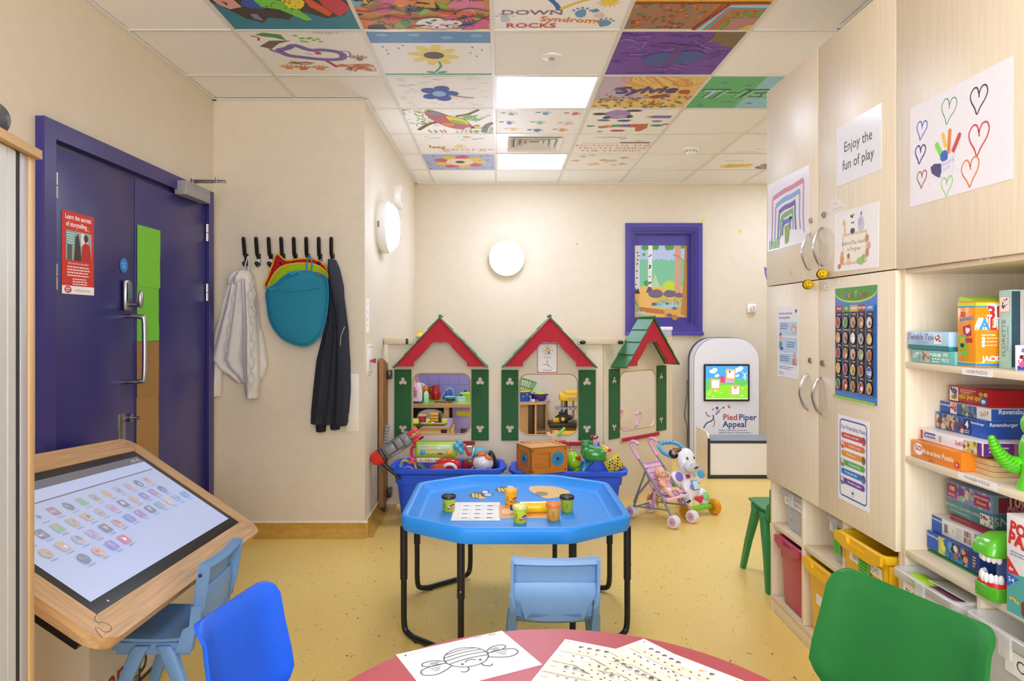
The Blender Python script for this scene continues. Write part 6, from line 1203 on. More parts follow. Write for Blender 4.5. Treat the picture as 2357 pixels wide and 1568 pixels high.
obj('end_panel', B('#e0d6c4').prism([(-.005, .0), (.34, 0), (.34, bt+.07), (.06, bt+.07), (.02, bt+.055), (-.005, bt+.02)], -.009, .009, fr((bx0, 0, 0), (0, 1, 0), (0, 0, 1))), 'laminate', t); obj('end_edge', B('#2f333c').box(bx0-.011, bx0+.011, -.012, -.0052, .0, bt+.02, .001), 'plastic', t)
obj('back_panel', B('#cfd3dc').box(bx0+.012, bx1, .3, .318, .03, bt-.021), 'laminate', t)

# ================================================================== DOLL'S PUSHCHAIR, DOLL, ZEBRA WALKER
def pushchair(label, M):
    t = thing('doll_pushchair', label, 'toy pushchair', M)
    GR, PK = '#84848c', '#dda6c4'
    for s in (-1, 1):
        y = s*.098
        obj('main_tube', B(GR).tube([(.165, y*1.0, .05), (.06, y, .2), (-.115, y, .40)], .0075, 10), 'plastic', t)
        obj('rear_tube', B(GR).tube([(-.165, y, .045), (-.12, y*.98, .16), (-.015, y*.96, .285)], .0075, 10), 'plastic', t)
        obj('brace', B(GR).tube([(-.15, y, .08), (.12, y, .105)], .0055, 8), 'plastic', t)
        obj('upper_tube', B('#77777f').tube([(-.16, y*.9, .10), (-.07, y*.94, .30), (-.055, y*.94, .345)], .006, 8), 'plastic', t)
        obj('grip', B(PK).tube([(-.112, y, .396)]+spl([(-.135, y, .425), (-.165, y, .462), (-.18, y, .485), (-.175, y, .503), (-.155, y, .510), (-.13, y, .503), (-.115, y, .492)], 4), .0115, 10), 'gloss', t)
        obj('strap', B('#d99cc6').box(-.012, .012, -.002, .002, -.1, .02, .001, TR(.055+.03*s, s*.108, .19, 6, 12, 0)), 'fabric', t)
        for x, z in ((.168, .042), (-.168, .042)):
            for dy in (-.013, .013):
                w2 = obj('wheel', B('#e9e4e8').tube([(x+.031*cos(k*.5236), y+dy, z+.031*sin(k*.5236)) for k in range(12)], .0105, 8, True), 'plastic', t)
                obj('hub', B(PK).cyl((x, y+dy-.009, z), (x, y+dy+.009, z), .026, n=18).c('#8a6a86').cyl((x, y+dy-.011, z), (x, y+dy+.011, z), .006, n=10), 'plastic', w2)
            obj('axle', B(GR).cyl((x, y, z), (x*.96, y, z+.03), .008, n=8).cyl((x, y-.02, z), (x, y+.02, z), .006, n=8), 'plastic', t)
    obj('cross_bar', B(GR).tube([(-.16, -.098, .07), (-.165, .098, .07)], .0055, 8).tube([(.06, -.098, .165), (.02, 0, .12), (.06, .098, .165)], .005, 8), 'plastic', t)
    obj('foot_bar', B('#e6c3d8').tube([(.115, -.1, .17), (.13, .11, .175)], .010, 8), 'gloss', t)
    st = [(.115, .165, .088, -.01), (.07, .160, .090, -.016), (.03, .165, .09, -.02), (.005, .19, .09, -.022), (-.03, .25, .088, -.018), (-.065, .32, .085, -.010), (-.085, .36, .083, -.004), (-.092, .372, .082, 0)]
    f = obj('fabric_seat', B('#e6bcd4').shell(st, .004, 9), 'fabric', t, ang=80)
    b = B('#9a4f9f')
    for i in range(11):
        for j in range(-3, 4):
            k = i/10*6+.6; q = min(int(k), 6); e = k-q; a, c = st[q], st[q+1]; x, z, hw = a[0]+(c[0]-a[0])*e, a[1]+(c[1]-a[1])*e, a[2]*.9; u = (j+.5*(i % 2))/3.4
            tx, tz = c[0]-a[0], c[1]-a[1]; l = math.hypot(tx, tz); nx, nz = tz/l, -tx/l; kk_ = -(a[3]+(c[3]-a[3])*e)*u*u+.0045
            b.ell((x+nx*kk_, u*hw, z+nz*kk_), (.0046, .0046, .0046), nu=6, nv=4)
    obj('polka_dots', b, 'fabric', f, kind='stuff'); b = B('#d78fbd')
    for s in (-1, 1): b.tube([(x, s*hw, z+.004) for x, z, hw, k in st[2:]], .005, 6)
    obj('piping', b, 'fabric', f)
    return t
MP = TR(1.067, 4.656, 0, 0, 0, math.degrees(math.atan2(-.764, .645)))
pushchair('pink and grey dolls pushchair holding a baby doll', MP)
SK = '#e8b295'
t = thing('baby_doll', 'bald baby doll lying in the pink pushchair', 'doll', MP @ TR(0, 0, 0))
def skin(name, vs, es, rs, col, parent):               # one continuous body grown over a joint skeleton
    m = D.meshes.new('tmp'); m.from_pydata(vs, es, []); o = D.objects.new('tmp', m); COL.objects.link(o)
    md = o.modifiers.new('s', 'SKIN'); md.use_smooth_shade = True; o.modifiers.new('u', 'SUBSURF').levels = 1
    for i, r_ in enumerate(rs): m.skin_vertices[0].data[i].radius = (r_, r_)
    m.skin_vertices[0].data[0].use_root = True
    dg = bpy.context.evaluated_depsgraph_get(); dg.update(); e = o.evaluated_get(dg); em = e.to_mesh()
    b = B(col); b.add([tuple(v.co) for v in em.vertices], [tuple(p.vertices) for p in em.polygons]); e.to_mesh_clear(); D.objects.remove(o); D.meshes.remove(m)
    return obj(name, b, 'plastic', parent, ang=80)
vs = [(.03, 0, .20), (.01, 0, .235), (-.008, 0, .265), (-.014, 0, .282),
      (.0, .03, .268), (.02, .055, .262), (.018, .056, .30), (-.005, .04, .315), (.0, -.03, .268), (.035, -.048, .245), (.055, -.03, .235),
      (.045, .026, .20), (.085, .045, .215), (.118, .045, .198), (.128, .047, .212), (.045, -.026, .20), (.085, -.04, .205), (.112, -.042, .185), (.124, -.043, .196)]
es = [(0, 1), (1, 2), (2, 3), (2, 4), (4, 5), (5, 6), (6, 7), (2, 8), (8, 9), (9, 10), (0, 11), (11, 12), (12, 13), (13, 14), (0, 15), (15, 16), (16, 17), (17, 18)]
skin('body', vs, es, [.028, .026, .022, .014, .014, .011, .010, .009, .014, .011, .009, .018, .016, .011, .011, .018, .016, .011, .011], SK, t)
hd_ = obj('head', B(SK).ell((-.012, -.004, .315), (.036, .032, .038), (0, 15, 0), 20, 14).ell((.012, -.004, .302), (.018, .022, .018)).ell((.0255, -.004, .307), (.004, .005, .005), nu=8, nv=6).ell((-.012, .029, .312), (.008, .004, .011), nu=8, nv=6).ell((-.012, -.037, .312), (.008, .004, .011), nu=8, nv=6), 'plastic', t)
obj('eye', B('#4a6a80').ell((.0205, .009, .316), (.003, .005, .004), nu=8, nv=6).ell((.0205, -.017, .316), (.003, .005, .004), nu=8, nv=6), 'gloss', hd_); obj('mouth', B('#c9706a').ell((.0285, -.004, .294), (.002, .006, .0025), nu=8, nv=6), 'plastic', hd_)
obj('nappy', B('#eadfe4').ell((.035, 0, .198), (.036, .042, .026)), 'fabric', t)
dup(D.objects['doll_pushchair'], TR(1.05, 6.2, 0, 0, 0, 225), 'second pink dolls pushchair seen through the right play house window')
# zebra
fx, fy = 1.265, 4.90; za = math.degrees(math.atan2(-.80, .60))
t = thing('zebra_walker', 'white zebra push along walker with orange wheels and a blue handle', 'toy walker', TR(fx, fy, 0, 0, 0, za-9))
W_ = '#eceaee'
for x, y, nm in ((.175, .125, 1), (.175, -.125, 1), (-.15, .135, 1), (-.15, -.135, 1)):
    r_ = .052 if x > 0 else .048; o = obj('wheel', B('#e39a1c').lathe([(.001, -.02), (r_-.008, -.02), (r_, -.014), (r_, .014), (r_-.008, .02), (.001, .02)], 28, TR(x, y, r_, 90, 0, 0)), 'plastic', t); obj('hub', B('#d07a18').lathe([(.001, -.0215), (.028, -.0215), (.028, .0215), (.001, .0215)], 20, TR(x, y, r_, 90, 0, 0)).c('#6fbf2a').lathe([(.001, -.024), (.010, -.024), (.010, .024), (.001, .024)], 14, TR(x, y, r_, 90, 0, 0)), 'plastic', o)
for s in (-1, 1):
    obj('side_rail', B('#8fd02c').loft([[(x, s*.105+a*.014, z+c) for a, c in ((-1, -.016), (1, -.016), (1, .016), (-1, .016))] for x, z in ((-.155, .055), (-.12, .10), (-.04, .165), (.05, .20))]), 'plastic', t)
obj('front_axle', B('#7fc72a').box(.14, .185, -.103, .103, .04, .07, .01), 'plastic', t)
FM = TR(.075, 0, .185, 0, -24, 0)                      # leaning play panel: local x = outwards, y = across, z = up the panel
b = B(W_).ell((.0, 0, 0), (.04, .075, .10), nu=20, nv=12)
for y, z, a, c in ((.095, .062, .052, .05), (-.095, .062, .052, .05), (.085, -.085, .05, .062), (-.065, -.10, .05, .058)): b.ell((.0, y, z), (.034, a, c), nu=18, nv=12)
obj('body', b, 'gloss', t, FM, ang=80)
b = B(W_).ell((.035, .0, .165), (.054, .074, .088), (0, 12, 0), 20, 14)
hd_ = obj('head', b, 'gloss', t, FM, ang=80)
obj('muzzle', B('#c9c9d2').ell((.066, .0, .115), (.034, .064, .042), nu=18, nv=12), 'gloss', hd_)
obj('ears', B('#1d1b1e').ell((.005, -.075, .225), (.022, .026, .034), (28, 0, 0)).ell((.005, .072, .228), (.022, .026, .034), (-28, 0, 0)).c('#b58ad0').ell((.022, -.078, .228), (.008, .012, .018), (28, 0, 0), 10, 6).ell((.022, .075, .23), (.008, .012, .018), (-28, 0, 0), 10, 6), 'gloss', hd_)
obj('mane', B('#1d1b1e').ell((.038, -.035, .238), (.022, .02, .010), (20, 10, 0)).ell((.05, -.03, .222), (.02, .024, .006), (14, 10, 0)).ell((.03, -.052, .205), (.02, .02, .016), (30, 0, 0)).ell((.03, .055, .21), (.016, .016, .016)), 'gloss', hd_)
obj('eye', B('#20242a').ell((.084, -.028, .172), (.006, .009, .012), nu=10, nv=8).ell((.084, .030, .172), (.006, .009, .012), nu=10, nv=8).c('#ffffff').ell((.0895, -.026, .177), (.002, .003, .003), nu=6, nv=4).ell((.0895, .032, .177), (.002, .003, .003), nu=6, nv=4), 'gloss', hd_)
obj('mouth', B('#3a2030').ell((.099, .012, .100), (.004, .022, .007), (14, 0, 0), 12, 6).c('#8d8d98').ell((.098, -.02, .125), (.003, .004, .004), nu=6, nv=4).ell((.098, .022, .127), (.003, .004, .004), nu=6, nv=4), 'plastic', hd_)
for y, z, c, r_ in ((-.095, .066, '#7a6fd0', .033), (.098, .066, '#4fa8d8', .033), (.085, -.085, '#8fd88a', .031)): obj('pad', B(c).ell((.031, y, z), (.008, r_, r_), nu=20, nv=8).ell((.037, y+.008, z), (.006, .008, .008), nu=8, nv=6), 'gloss', t, FM)
obj('button', B('#b3263a').box(.036, .043, -.045, -.01, .045, .072, .004), 'gloss', t, FM); obj('button', B('#d9c46a').box(.036, .043, .02, .045, .05, .074, .004), 'gloss', t, FM)
obj('flap_book', B('#6f8fd0').box(.04, .05, -.02, .035, -.04, .028, .003).c('#bfe0ec').box(.0502, .052, -.014, .03, -.034, .022).c('#8a7fd8').box(.04, .046, -.036, -.0202, -.03, .0, .003), 'plastic', t, FM)
obj('heart', B('#d0303a').prism([(.02, -.125), (-.02, -.095), (-.012, -.08), (.02, -.085), (.045, -.075), (.05, -.1)], .028, .044, fr((0, 0, 0), (0, 1, 0), (0, 0, 1))), 'gloss', t, FM)
obj('keys', B('#1d1b1e').cb((.035, -.085, -.055), (.014, .035, .016), .004, (-20, 0, 0)).cb((.035, -.078, -.105), (.014, .035, .016), .004, (20, 0, 0)).c('#c9c9cf').cb((.035, -.082, -.08), (.014, .035, .016), .004), 'gloss', t, FM)
obj('handle', B('#46a5dc').tube(spl([(-.0, -.085, .21), (-.055, -.105, .26), (-.10, -.085, .315), (-.115, -.03, .335), (-.115, .03, .335), (-.10, .085, .315), (-.055, .095, .26), (-.0, .085, .21)], 6), .0135, 10), 'gloss', t, FM)
b = B('#3b97d0')
for k in range(5): b.tube([(-.114+.014*cos(q*.785), -.06+.03*k, .333+.014*sin(q*.785)) for q in range(8)], .003, 5, True)
obj('grip_rings', b, 'gloss', t, FM)
obj('rear_arch', B('#8fd02c').tube(spl([(-.12, -.12, .10), (-.14, -.08, .12), (-.14, .08, .12), (-.12, .12, .10)], 4), .012, 8), 'plastic', t)
sheet('floor_card', 'white card leaning at the foot of the angled play panel', 'card', C(.1, .1), TR(1.36, 5.42, .07, 80, 0, 20), '#eceae6', t=.002)
# ================================================================== TALL CUPBOARD (right)
XD, XC, XB = 1.208, 1.226, 1.70                        # door face, carcass front, carcass back
MPL = '#e7dabd'; MPD = '#dfcead'
def RQ(px, py, X=XD): Y = X*F/(px-CX); return Y, CZ-(py-CY)/F*Y
YN, YF_, H_ = 2.157, 3.20, 2.345
t = thing('tall_cupboard', 'tall maple cupboard with four doors and tray cubbies below', 'cupboard', MX.Translation((XC, (YN+YF_)/2, 0)))
ML = MX.Translation((-XC, -(YN+YF_)/2, 0))
def part(n, x0, x1, y0, y1, z0, z1, c=MPL, m='maple', bev=.001, par=None, **k): return obj(n, B(c).box(x0, x1, y0, y1, z0, z1, bev), m, par or t, ML if par is None else None, **k)
DV = [2.864, 2.52]
part('side_panel', XC, XB, YF_-.018, YF_, 0, H_); part('side_panel', XC, XB, YN, YN+.018, 0, H_)
for y in DV: part('divider', XC, XB, y-.009, y+.009, .077, .598)
ys = [YF_-.018]+DV+[YN+.018]
for k in range(3): part('shelf', XC+.002, XB, ys[k+1]+(.0095 if k < 2 else .0), ys[k]-(.0095 if k else 0), .385, .403, MPD, 'maple flat')
part('base', XC, XB, YN+.018, YF_-.018, .058, .0765, MPD, 'maple flat'); part('plinth', XC+.004, XC+.02, YN+.018, YF_-.018, 0, .0578)
part('deck', XC, XB, YN+.018, YF_-.018, .5985, .614, MPD, 'maple flat'); part('top', XC, XB, YN+.018, YF_-.018, H_-.018, H_, MPD, 'maple flat')
part('back_panel', XB, XB+.006, YN, YF_, 0, H_, MPD)
YS_ = 1966.6/(1884-CX)
def door(n, y0, y1, z0, z1, hy, hz0, hz1, ly, lz, lab):
    d = part(n, XD, XC-.0015, y0, y1, z0, z1, MPL, 'maple', .0015, label=lab)
    obj('edge_band', B('#c79b58').box(XD+.0015, XC-.0016, y1 if hy > (y0+y1)/2 else y0-.0006, (y1+.0006) if hy > (y0+y1)/2 else y0, z0+.001, z1-.001), 'maple', d)
    pts = spl([(XD, hy, hz1), (XD-.016, hy, hz1-.018), (XD-.032, hy, (hz0+hz1)/2), (XD-.016, hy, hz0+.018), (XD, hy, hz0)], 6)
    b = B('#c3beb4'); n_ = len(pts); rg = []
    for i, p in enumerate(pts):
        tt = (pts[min(i+1, n_-1)]-pts[max(i-1, 0)]).normalized(); nn = V((tt.z, 0, -tt.x)); wv = .004+.004*sin(pi*i/(n_-1)); rg.append([p+nn*.003+V((0, wv, 0)), p-nn*.003+V((0, wv, 0)), p-nn*.003-V((0, wv, 0)), p+nn*.003-V((0, wv, 0))])
    obj('handle', b.loft(rg), 'metal', d); obj('lock', B('#aaa59c').cyl((XD, ly, lz), (XD-.006, ly, lz), .011, n=16).c('#4a4743').box(XD-.0072, XD-.0058, ly-.0012, ly+.0012, lz-.005, lz+.005), 'metal', d); return d
def hz(px, a, b_): return (RQ(px, 0)[0], RQ(px, b_)[1], RQ(px, a)[1])
zm = 1.463
for (a, b_, lab, px, y0_, y1_, lpx, lpy, z0, z1) in ((YS_+.002, YF_, 'upper far door', 1865, 537, 622, 1867, 508, zm+.002, H_-.002), (YN+.001, YS_-.002, 'upper near door', 1892, 524, 613, 1896, 495, zm+.002, H_-.002), (YS_+.002, YF_, 'lower far door', 1860, 861, 945, 1866, 830, .600, zm-.002), (YN+.001, YS_-.002, 'lower near door', 1890, 868, 955, 1894, 836, .600, zm-.002)):
    h_ = hz(px, y0_, y1_); l_ = RQ(lpx, lpy); door('door', a, b_, z0, z1, h_[0], h_[1], h_[2], l_[0], l_[1], lab)

# ================================================================== SHELF UNIT
t = thing('shelf_unit', 'open maple shelf unit full of puzzles with a cupboard door above', 'shelves', MX.Translation((XC, 1.65, 0))); ML = MX.Translation((-XC, -1.65, 0))
Y1s, Y0s = 2.155, 1.16; S1, S2, S3, S4 = 1.183, .899, .615, .32
part('side_panel', XC, XB, Y1s-.018, Y1s, 0, H_); part('side_panel', XC, XB, Y0s, Y0s+.018, 0, H_)
for k, z in enumerate((S1, S2, S3)): part('shelf', XC, XB, Y0s+.018, Y1s-.018, z-.019, z, MPL, 'maple flat')
part('lower_shelf', XC+.003, XB, Y0s+.018, Y1s-.018, S4-.018, S4, MPD, 'maple flat'); part('base', XC, XB, Y0s+.018, Y1s-.018, .058, .0765, MPD, 'maple flat'); part('plinth', XC+.004, XC+.02, Y0s+.018, Y1s-.018, 0, .0578)
part('top_rail', XC, XB, Y0s+.018, Y1s-.018, 1.447, 1.462, MPL, 'maple flat'); part('top', XC, XB, Y0s+.018, Y1s-.018, H_-.018, H_, MPD, 'maple flat'); part('back_panel', XB, XB+.006, Y0s, Y1s, 0, H_, MPD)
for y in (1.809, 1.47): part('divider', XC, XB, y-.009, y+.009, .0766, S3-.019)
part('door', XD, XC-.0015, 1.34, Y1s-.003, 1.462, H_-.002, MPL, 'maple', .0015); part('door', XD, XC-.0015, Y0s, 1.337, 1.462, H_-.002, MPL, 'maple', .0015)
def strip_label(px, py, txt, w_, h_, X, lab, size=None, rot=0):
    Y, z = RQ(px, py, X); cv = C(w_, h_, 100*w_/h_, 100); cv.text(txt, 50*w_/h_, 52, size or 62, '#3a3a3c', sx=.95)
    return sheet('shelf_label', lab, 'label', cv, onright(Y, z, X-.0006) @ MX.Rotation(rad(rot), 4, 'Z'), '#eceae4', t=.0005)
strip_label(2249, 857, 'OLDER PUZZLES', .115, .0185, XC, 'white shelf label reading OLDER PUZZLES')
strip_label(2249, 1107, 'YOUNGER PUZZLES', .148, .0185, XC, 'white shelf label reading YOUNGER PUZZLES')
strip_label(2267, 597, 'PREP', .036, .012, XC, 'small white label reading PREP under the upper door', 66)
# ---- papers on the doors
def onx(px0, px1, z, X=XD): a, b_ = X*F/(px0-CX), X*F/(px1-CX); return (a+b_)/2, a-b_
cv = C(.42, .298, 140, 100)
def band(pts, c, wd): cv.line([(u+rnd(-.6, .6), v+rnd(-.8, .8)) for u, v in pts], wd, c, sm=3); cv.line([(u+rnd(-1.5, 1.5), v+rnd(-1.5, 1.5)) for u, v in pts], wd*.6, c, sm=3)
for x0, x1, v, c, vb in ((18, 124, 22, '#cf7f94', 92), (30, 112, 34, '#7fa6d6', 86), (42, 98, 46, '#6a4f9f', 86), (50, 90, 56, '#6fae68', 84), (58, 80, 66, '#5a6fb8', 82)):
    band([(x0-4, vb), (x0-1, 60), (x0, v+3)], c, 5); band([(x0, v+2), ((x0+x1)/2-10, v-2), ((x0+x1)/2+14, v-3), (x1, v-5)], c, 7); band([(x1, v-4), (x1-1, 60), (x1+2, vb-6)], c, 4)
cv.poly([(62, 70), (78, 69), (78, 84), (74, 94), (64, 96)], '#8fa83a')
for k in range(6): cv.line([(6+7*k, 98), (7+7*k, 84+rnd(-3, 3))], 4, '#7fc07a')
Y, w_ = onx(1768, 1863, 0); sheet('rainbow_painting', 'childs painting of nested rainbow arches on the upper far cupboard door', 'painting', cv, onright(Y, 1.768, XD-.0004), '#eceaf0', 'laminate')
cv = C(.297, .21, 297, 210); cv.text('Enjoy the', 148, 84, 50, '#3c3b3d', bold=.012); cv.text('fun of play', 148, 146, 50, '#3c3b3d', bold=.012)
Y, w_ = onx(1926, 2030, 0); sheet('door_sign', 'white sign reading Enjoy the fun of play on a cupboard door', 'sign', cv, onright(Y, 1.89, XD-.0004), '#eef0f4', 'laminate')
cv = C(.297, .21, 297, 210); cv.rect(60, 82, 226, 190, '#e0c49a'); cv.rect(68, 90, 218, 182, '#f3ecd8'); cv.text('Referral Play Session', 140, 116, 20, '#55504c'); cv.text('In Progress', 140, 138, 20, '#55504c')
cv.poly([(62, 34), (72, 30), (80, 44), (82, 86), (72, 86), (70, 52), (60, 48)], '#e6bb4f'); cv.blob(130, 62, 14, '#ece8e4', 10, .1, ry=18); cv.el(130, 50, 12, 10, '#f2f0ee'); cv.el(125, 48, 4, 4, '#2a2a2c'); cv.el(136, 48, 4, 4, '#2a2a2c'); cv.el(130, 76, 16, 10, '#2f2e30'); cv.blob(186, 58, 22, '#c9c4d6', 12, .1, ry=26); cv.el(180, 50, 12, 13, '#b9b2cc'); cv.blob(188, 24, 8, '#5f93d0', 8); cv.el(124, 26, 10, 5, '#2e2c30', 10, 20); cv.el(136, 22, 6, 4, '#8aa05a')
for u, v, c in ((226, 110, '#c98a5a'), (238, 136, '#e0a58a'), (228, 158, '#c9876a')): cv.blob(u, v, 12, c, 9, .15, ry=14)
cv.blob(58, 168, 15, '#d99a55', 10, .15, ry=20); cv.el(58, 152, 11, 11, '#e2a860'); cv.blob(104, 176, 14, '#e6c9a8', 10, .15, ry=18); cv.el(104, 160, 9, 9, '#8a5a44'); cv.blob(188, 182, 26, '#9cc46a', 12, .15, ry=14); cv.el(206, 170, 10, 9, '#8ab85a'); cv.blob(40, 192, 12, '#c97a4a', 9, .2, ry=9)
Y, w_ = onx(1921, 2024, 0); sheet('door_sign', 'laminated animal sign reading Referral Play Session In Progress', 'sign', cv, onright(Y, 1.585, XD-.0004) @ MX.Rotation(rad(-1), 4, 'Z'), '#f3f2f0', 'laminate')
for q, (px, py, w_, tx, lb) in enumerate(((1921, 459, .042, 'ART', 'top small white label strip above the animal sign'), (1924, 468, .085, 'Made it jars', 'middle small white label strip above the animal sign'), (1927, 479, .12, 'Spare decorations and paint', 'longest small white label strip just above the animal sign'))):
    Y, z = RQ(px, py); cv = C(w_, .014, w_*1000, 14); cv.text(tx, w_*500, 7.4, 7.5, '#77767a'); sheet('label_strip', lb, 'label', cv, onright(Y, z, XD-.0004), '#efe9e0', t=.0004)
Y, z = RQ(1820, 630); cv = C(.03, .04, 30, 40); cv.text('17', 15, 20, 24, '#8a7a68'); obj('number_print', cv, 'print', None, onright(Y, z, XD-.0003), 'small faint number 17 on the upper far door', 'lettering')
Y, z = RQ(1904, 661); cv = C(.05, .014, 50, 14); cv.text('GAMES', 25, 7.4, 10, '#77767a'); sheet('label_strip', 'small white label reading GAMES below a bee ornament', 'label', cv, onright(Y, z, XD-.0004), '#efe9e0', t=.0004)
cv = C(.21, .297, 210, 297); cv.text('Keep water beads away', 84, 26, 14, '#44597f', bold=.02, al='C'); cv.text('from young children', 74, 44, 14, '#44597f', bold=.02); cv.poly([(182, 14), (202, 10), (198, 26), (186, 24)], '#3b4a68')
for v0, v1 in ((62, 120), (128, 190), (196, 240)): cv.rect(22, v0, 204, v1, '#b9d3e8')
cv.greek(30, 120, 70, 3, 9, 4, '#4a6690'); cv.greek(100, 190, 146, 3, 9, 4, '#4a6690'); cv.greek(28, 130, 206, 3, 9, 4, '#3f5a86'); cv.greek(18, 180, 250, 2, 8, 3, '#7a8aa6'); cv.greek(18, 70, 274, 2, 7, 3, '#9aa6b8')
cv.blob(170, 92, 26, '#dba98a', 10, .15, ry=20); cv.el(170, 96, 15, 9, '#e9d6c4'); cv.el(34, 128, 17, 17, '#e2b294'); cv.poly([(16, 124), (34, 104), (52, 122), (40, 116)], '#5a3a2c'); cv.poly([(18, 146), (50, 146), (54, 176), (16, 176)], '#6f93b0'); cv.rect(30, 170, 62, 182, '#3f5f9a'); cv.el(176, 200, 12, 14, '#d9a184'); cv.poly([(160, 214), (192, 214), (198, 240), (156, 240)], '#c97a6a'); cv.el(192, 224, 9, 9, '#e2b294')
Y, w_ = onx(1790, 1838, 0); sheet('safety_poster', 'white and pale blue water beads safety poster on the lower far door', 'poster', cv, onright(Y, 1.217, XD-.0004), '#eef1f6', 'laminate')
# food chart
cv = C(.283, .388, 200, 276, '#4f86cf'); cv.poly([(0, 0), (200, 0), (200, 12)]+[(100+100*cos(a*.1745), 12+26*sin(a*.1745)) for a in range(1, 18)]+[(0, 12)], '#c9dc3f'); cv.poly([(0, 0), (200, 0), (200, 8)]+[(100+100*cos(a*.1745), 8+26*sin(a*.1745)) for a in range(1, 18)]+[(0, 8)], '#4f9a38')
for k, ch in enumerate('Food Types'): cv.text(ch, 48+11.6*k, 19, 19, ['#d9402f', '#3f6fc0', '#e0a02a', '#c8323a', '#fff', '#d6d43a', '#4aa0d0', '#e07a2a', '#c9344f', '#d9402f'][k], bold=.05)
cols = ['#a8344a', '#4f9a4a', '#d9b04f', '#a83a34', '#3f7fd0']; nm = ['FRUIT', 'VEG', 'GRAINS', 'PROTEIN', 'DAIRY']; it = [['Berries', 'Oranges', 'Apples', 'Bananas', 'Melon'], ['Broccoli', 'Mushrooms', 'Carrots', 'Onions', 'Peppers'], ['Cereals', 'Rice', 'Popcorn', 'Pasta', 'Bread'], ['Nuts', 'Fish', 'Beans', 'Eggs', 'Meat'], ['Yogurt', 'Butter', 'Ice cream', 'Milk', 'Cheese']]
for k in range(5):
    u0, u1 = 6+38*k, 40+38*k; cv.rect(u0-2, 44, u1+2, 258, ['#6a4f8f', '#5f9fc0', '#6fb0a9', '#7f8fc9', '#4f86cf'][k]); cv.rect(u0, 46, u1, 256, '#2c2530'); cv.rect(u0, 44, u1, 60, cols[k]); cv.text(nm[k], (u0+u1)/2, 52, 8.5, '#f2eee6', bold=.05)
    for j in range(5): cv.text(it[k][j], (u0+u1)/2, 66+38.5*j, 6, '#ece6dc', bold=.03)
def oval(k, j, c, r=11, ry=None, n=10): u, v = 23+38*k, 86+38.5*j; cv.blob(u, v, r+1.6, '#e6ddd2', n, .08, ry=(ry or r)+1.6); cv.blob(u, v, r, c, n, .08, ry=ry or r); return u, v
for k, j, c in ((0, 0, '#c33a34'), (0, 1, '#e08f2f'), (0, 2, '#b03a3a'), (0, 3, '#e0a82f'), (0, 4, '#4f8f3a'), (1, 0, '#5f9f4a'), (1, 1, '#a98f80'), (1, 2, '#d9622a'), (1, 3, '#a84a7a'), (1, 4, '#c22a2a'), (2, 0, '#c99a5f'), (2, 1, '#ece8e2'), (2, 2, '#d9a0a0'), (2, 3, '#e0b52f'), (2, 4, '#b97a3a'), (3, 0, '#b07a4a'), (3, 1, '#9fa6b5'), (3, 2, '#7fae6a'), (3, 3, '#a85a3a'), (3, 4, '#a83a34'), (4, 0, '#e6d9e0'), (4, 1, '#e6c24f'), (4, 2, '#b97a4a'), (4, 3, '#2f5fb0'), (4, 4, '#e0a53f')):
    u, v = oval(k, j, c, 10, 12); cv.el(u+3, v+3, 5, 6, ['#ffffff', '#f0d9a0', '#6f9a4a', '#e9c4b0', '#d9d0e0'][(k*2+j) % 5] if (k+j) % 2 else '#8f5a34', 8)
    if (k, j) == (4, 3): cv.rect(u-8, v-2, u+8, v+6, '#eef0f4'); cv.text('MILK', u, v+2, 6, '#2f5fb0', bold=.05)
    if (k, j) == (0, 3): cv.line([(u-8, v-4), (u, v+6), (u+9, v+2)], 5, '#e9bb3a', sm=4)
    if (k, j) == (0, 4): cv.poly([(u+2, v+2), (u+12, v+2), (u+8, v+12)], '#c92f2f')
    if (k, j) == (1, 2): cv.el(u+6, v-7, 7, 6, '#5f9f4a', 8); cv.poly([(u-9, v+10), (u-1, v-6), (u+6, v-2)], '#e2702a')
cv.rect(0, 270, 200, 276, '#9ccf3a')
Y, w_ = onx(1923, 2020, 0); sheet('food_chart', 'blue food types wall chart with five dark columns on the lower door', 'chart', cv, onright(Y, 1.228, XD-.0004), '#4f86cf', 'laminate')
cv = C(.21, .297, 210, 297, '#f2f1f2'); cv.line(rrect(14, 196, 14, 280, 16, 4), 5, '#2b5aa8', True); cv.text('Our Friendship Rules', 105, 40, 20, '#2b5aa8', bold=.02)
for k, (tx, c, s) in enumerate((('We listen to each other', '#cf4f55', 1), ('We share our toys', '#e07a4a', -1), ('We take turns', '#e59a2a', 1), ('We say kind things', '#5fae5a', -1), ('We help each other', '#2f7fc9', 1), ('We have fun together', '#6f45a0', -1))):
    v = 68+31.5*k; cv.rr(24, v-10, 186, v+10, 9.9, c); cv.text(tx, 105-s*12, v, 11, '#f6f2f0', bold=.03, sx=.95); cv.el(105+s*72, v+2, 14, 15, c, 16); cv.el(105+s*72, v+2, 12, 13, '#ecd0bb' if k % 2 else '#7f5a48', 14); cv.el(105+s*72, v+8, 9, 7, random.choice(['#4a7fb0', '#c95a4a', '#5a8a4a']), 10)
cv.blob(106, 258, 6, '#2b5aa8', 8, .2); cv.greek(92, 122, 268, 1, 3, 2, '#9aa6c0')
Y, w_ = onx(1930, 2001, 0); sheet('rules_poster', 'friendship rules poster with six coloured bars on the lower near door', 'poster', cv, onright(Y, .826, XD-.0004), '#f2f1f2', 'laminate')
cv = C(.415, .29, 420, 293)
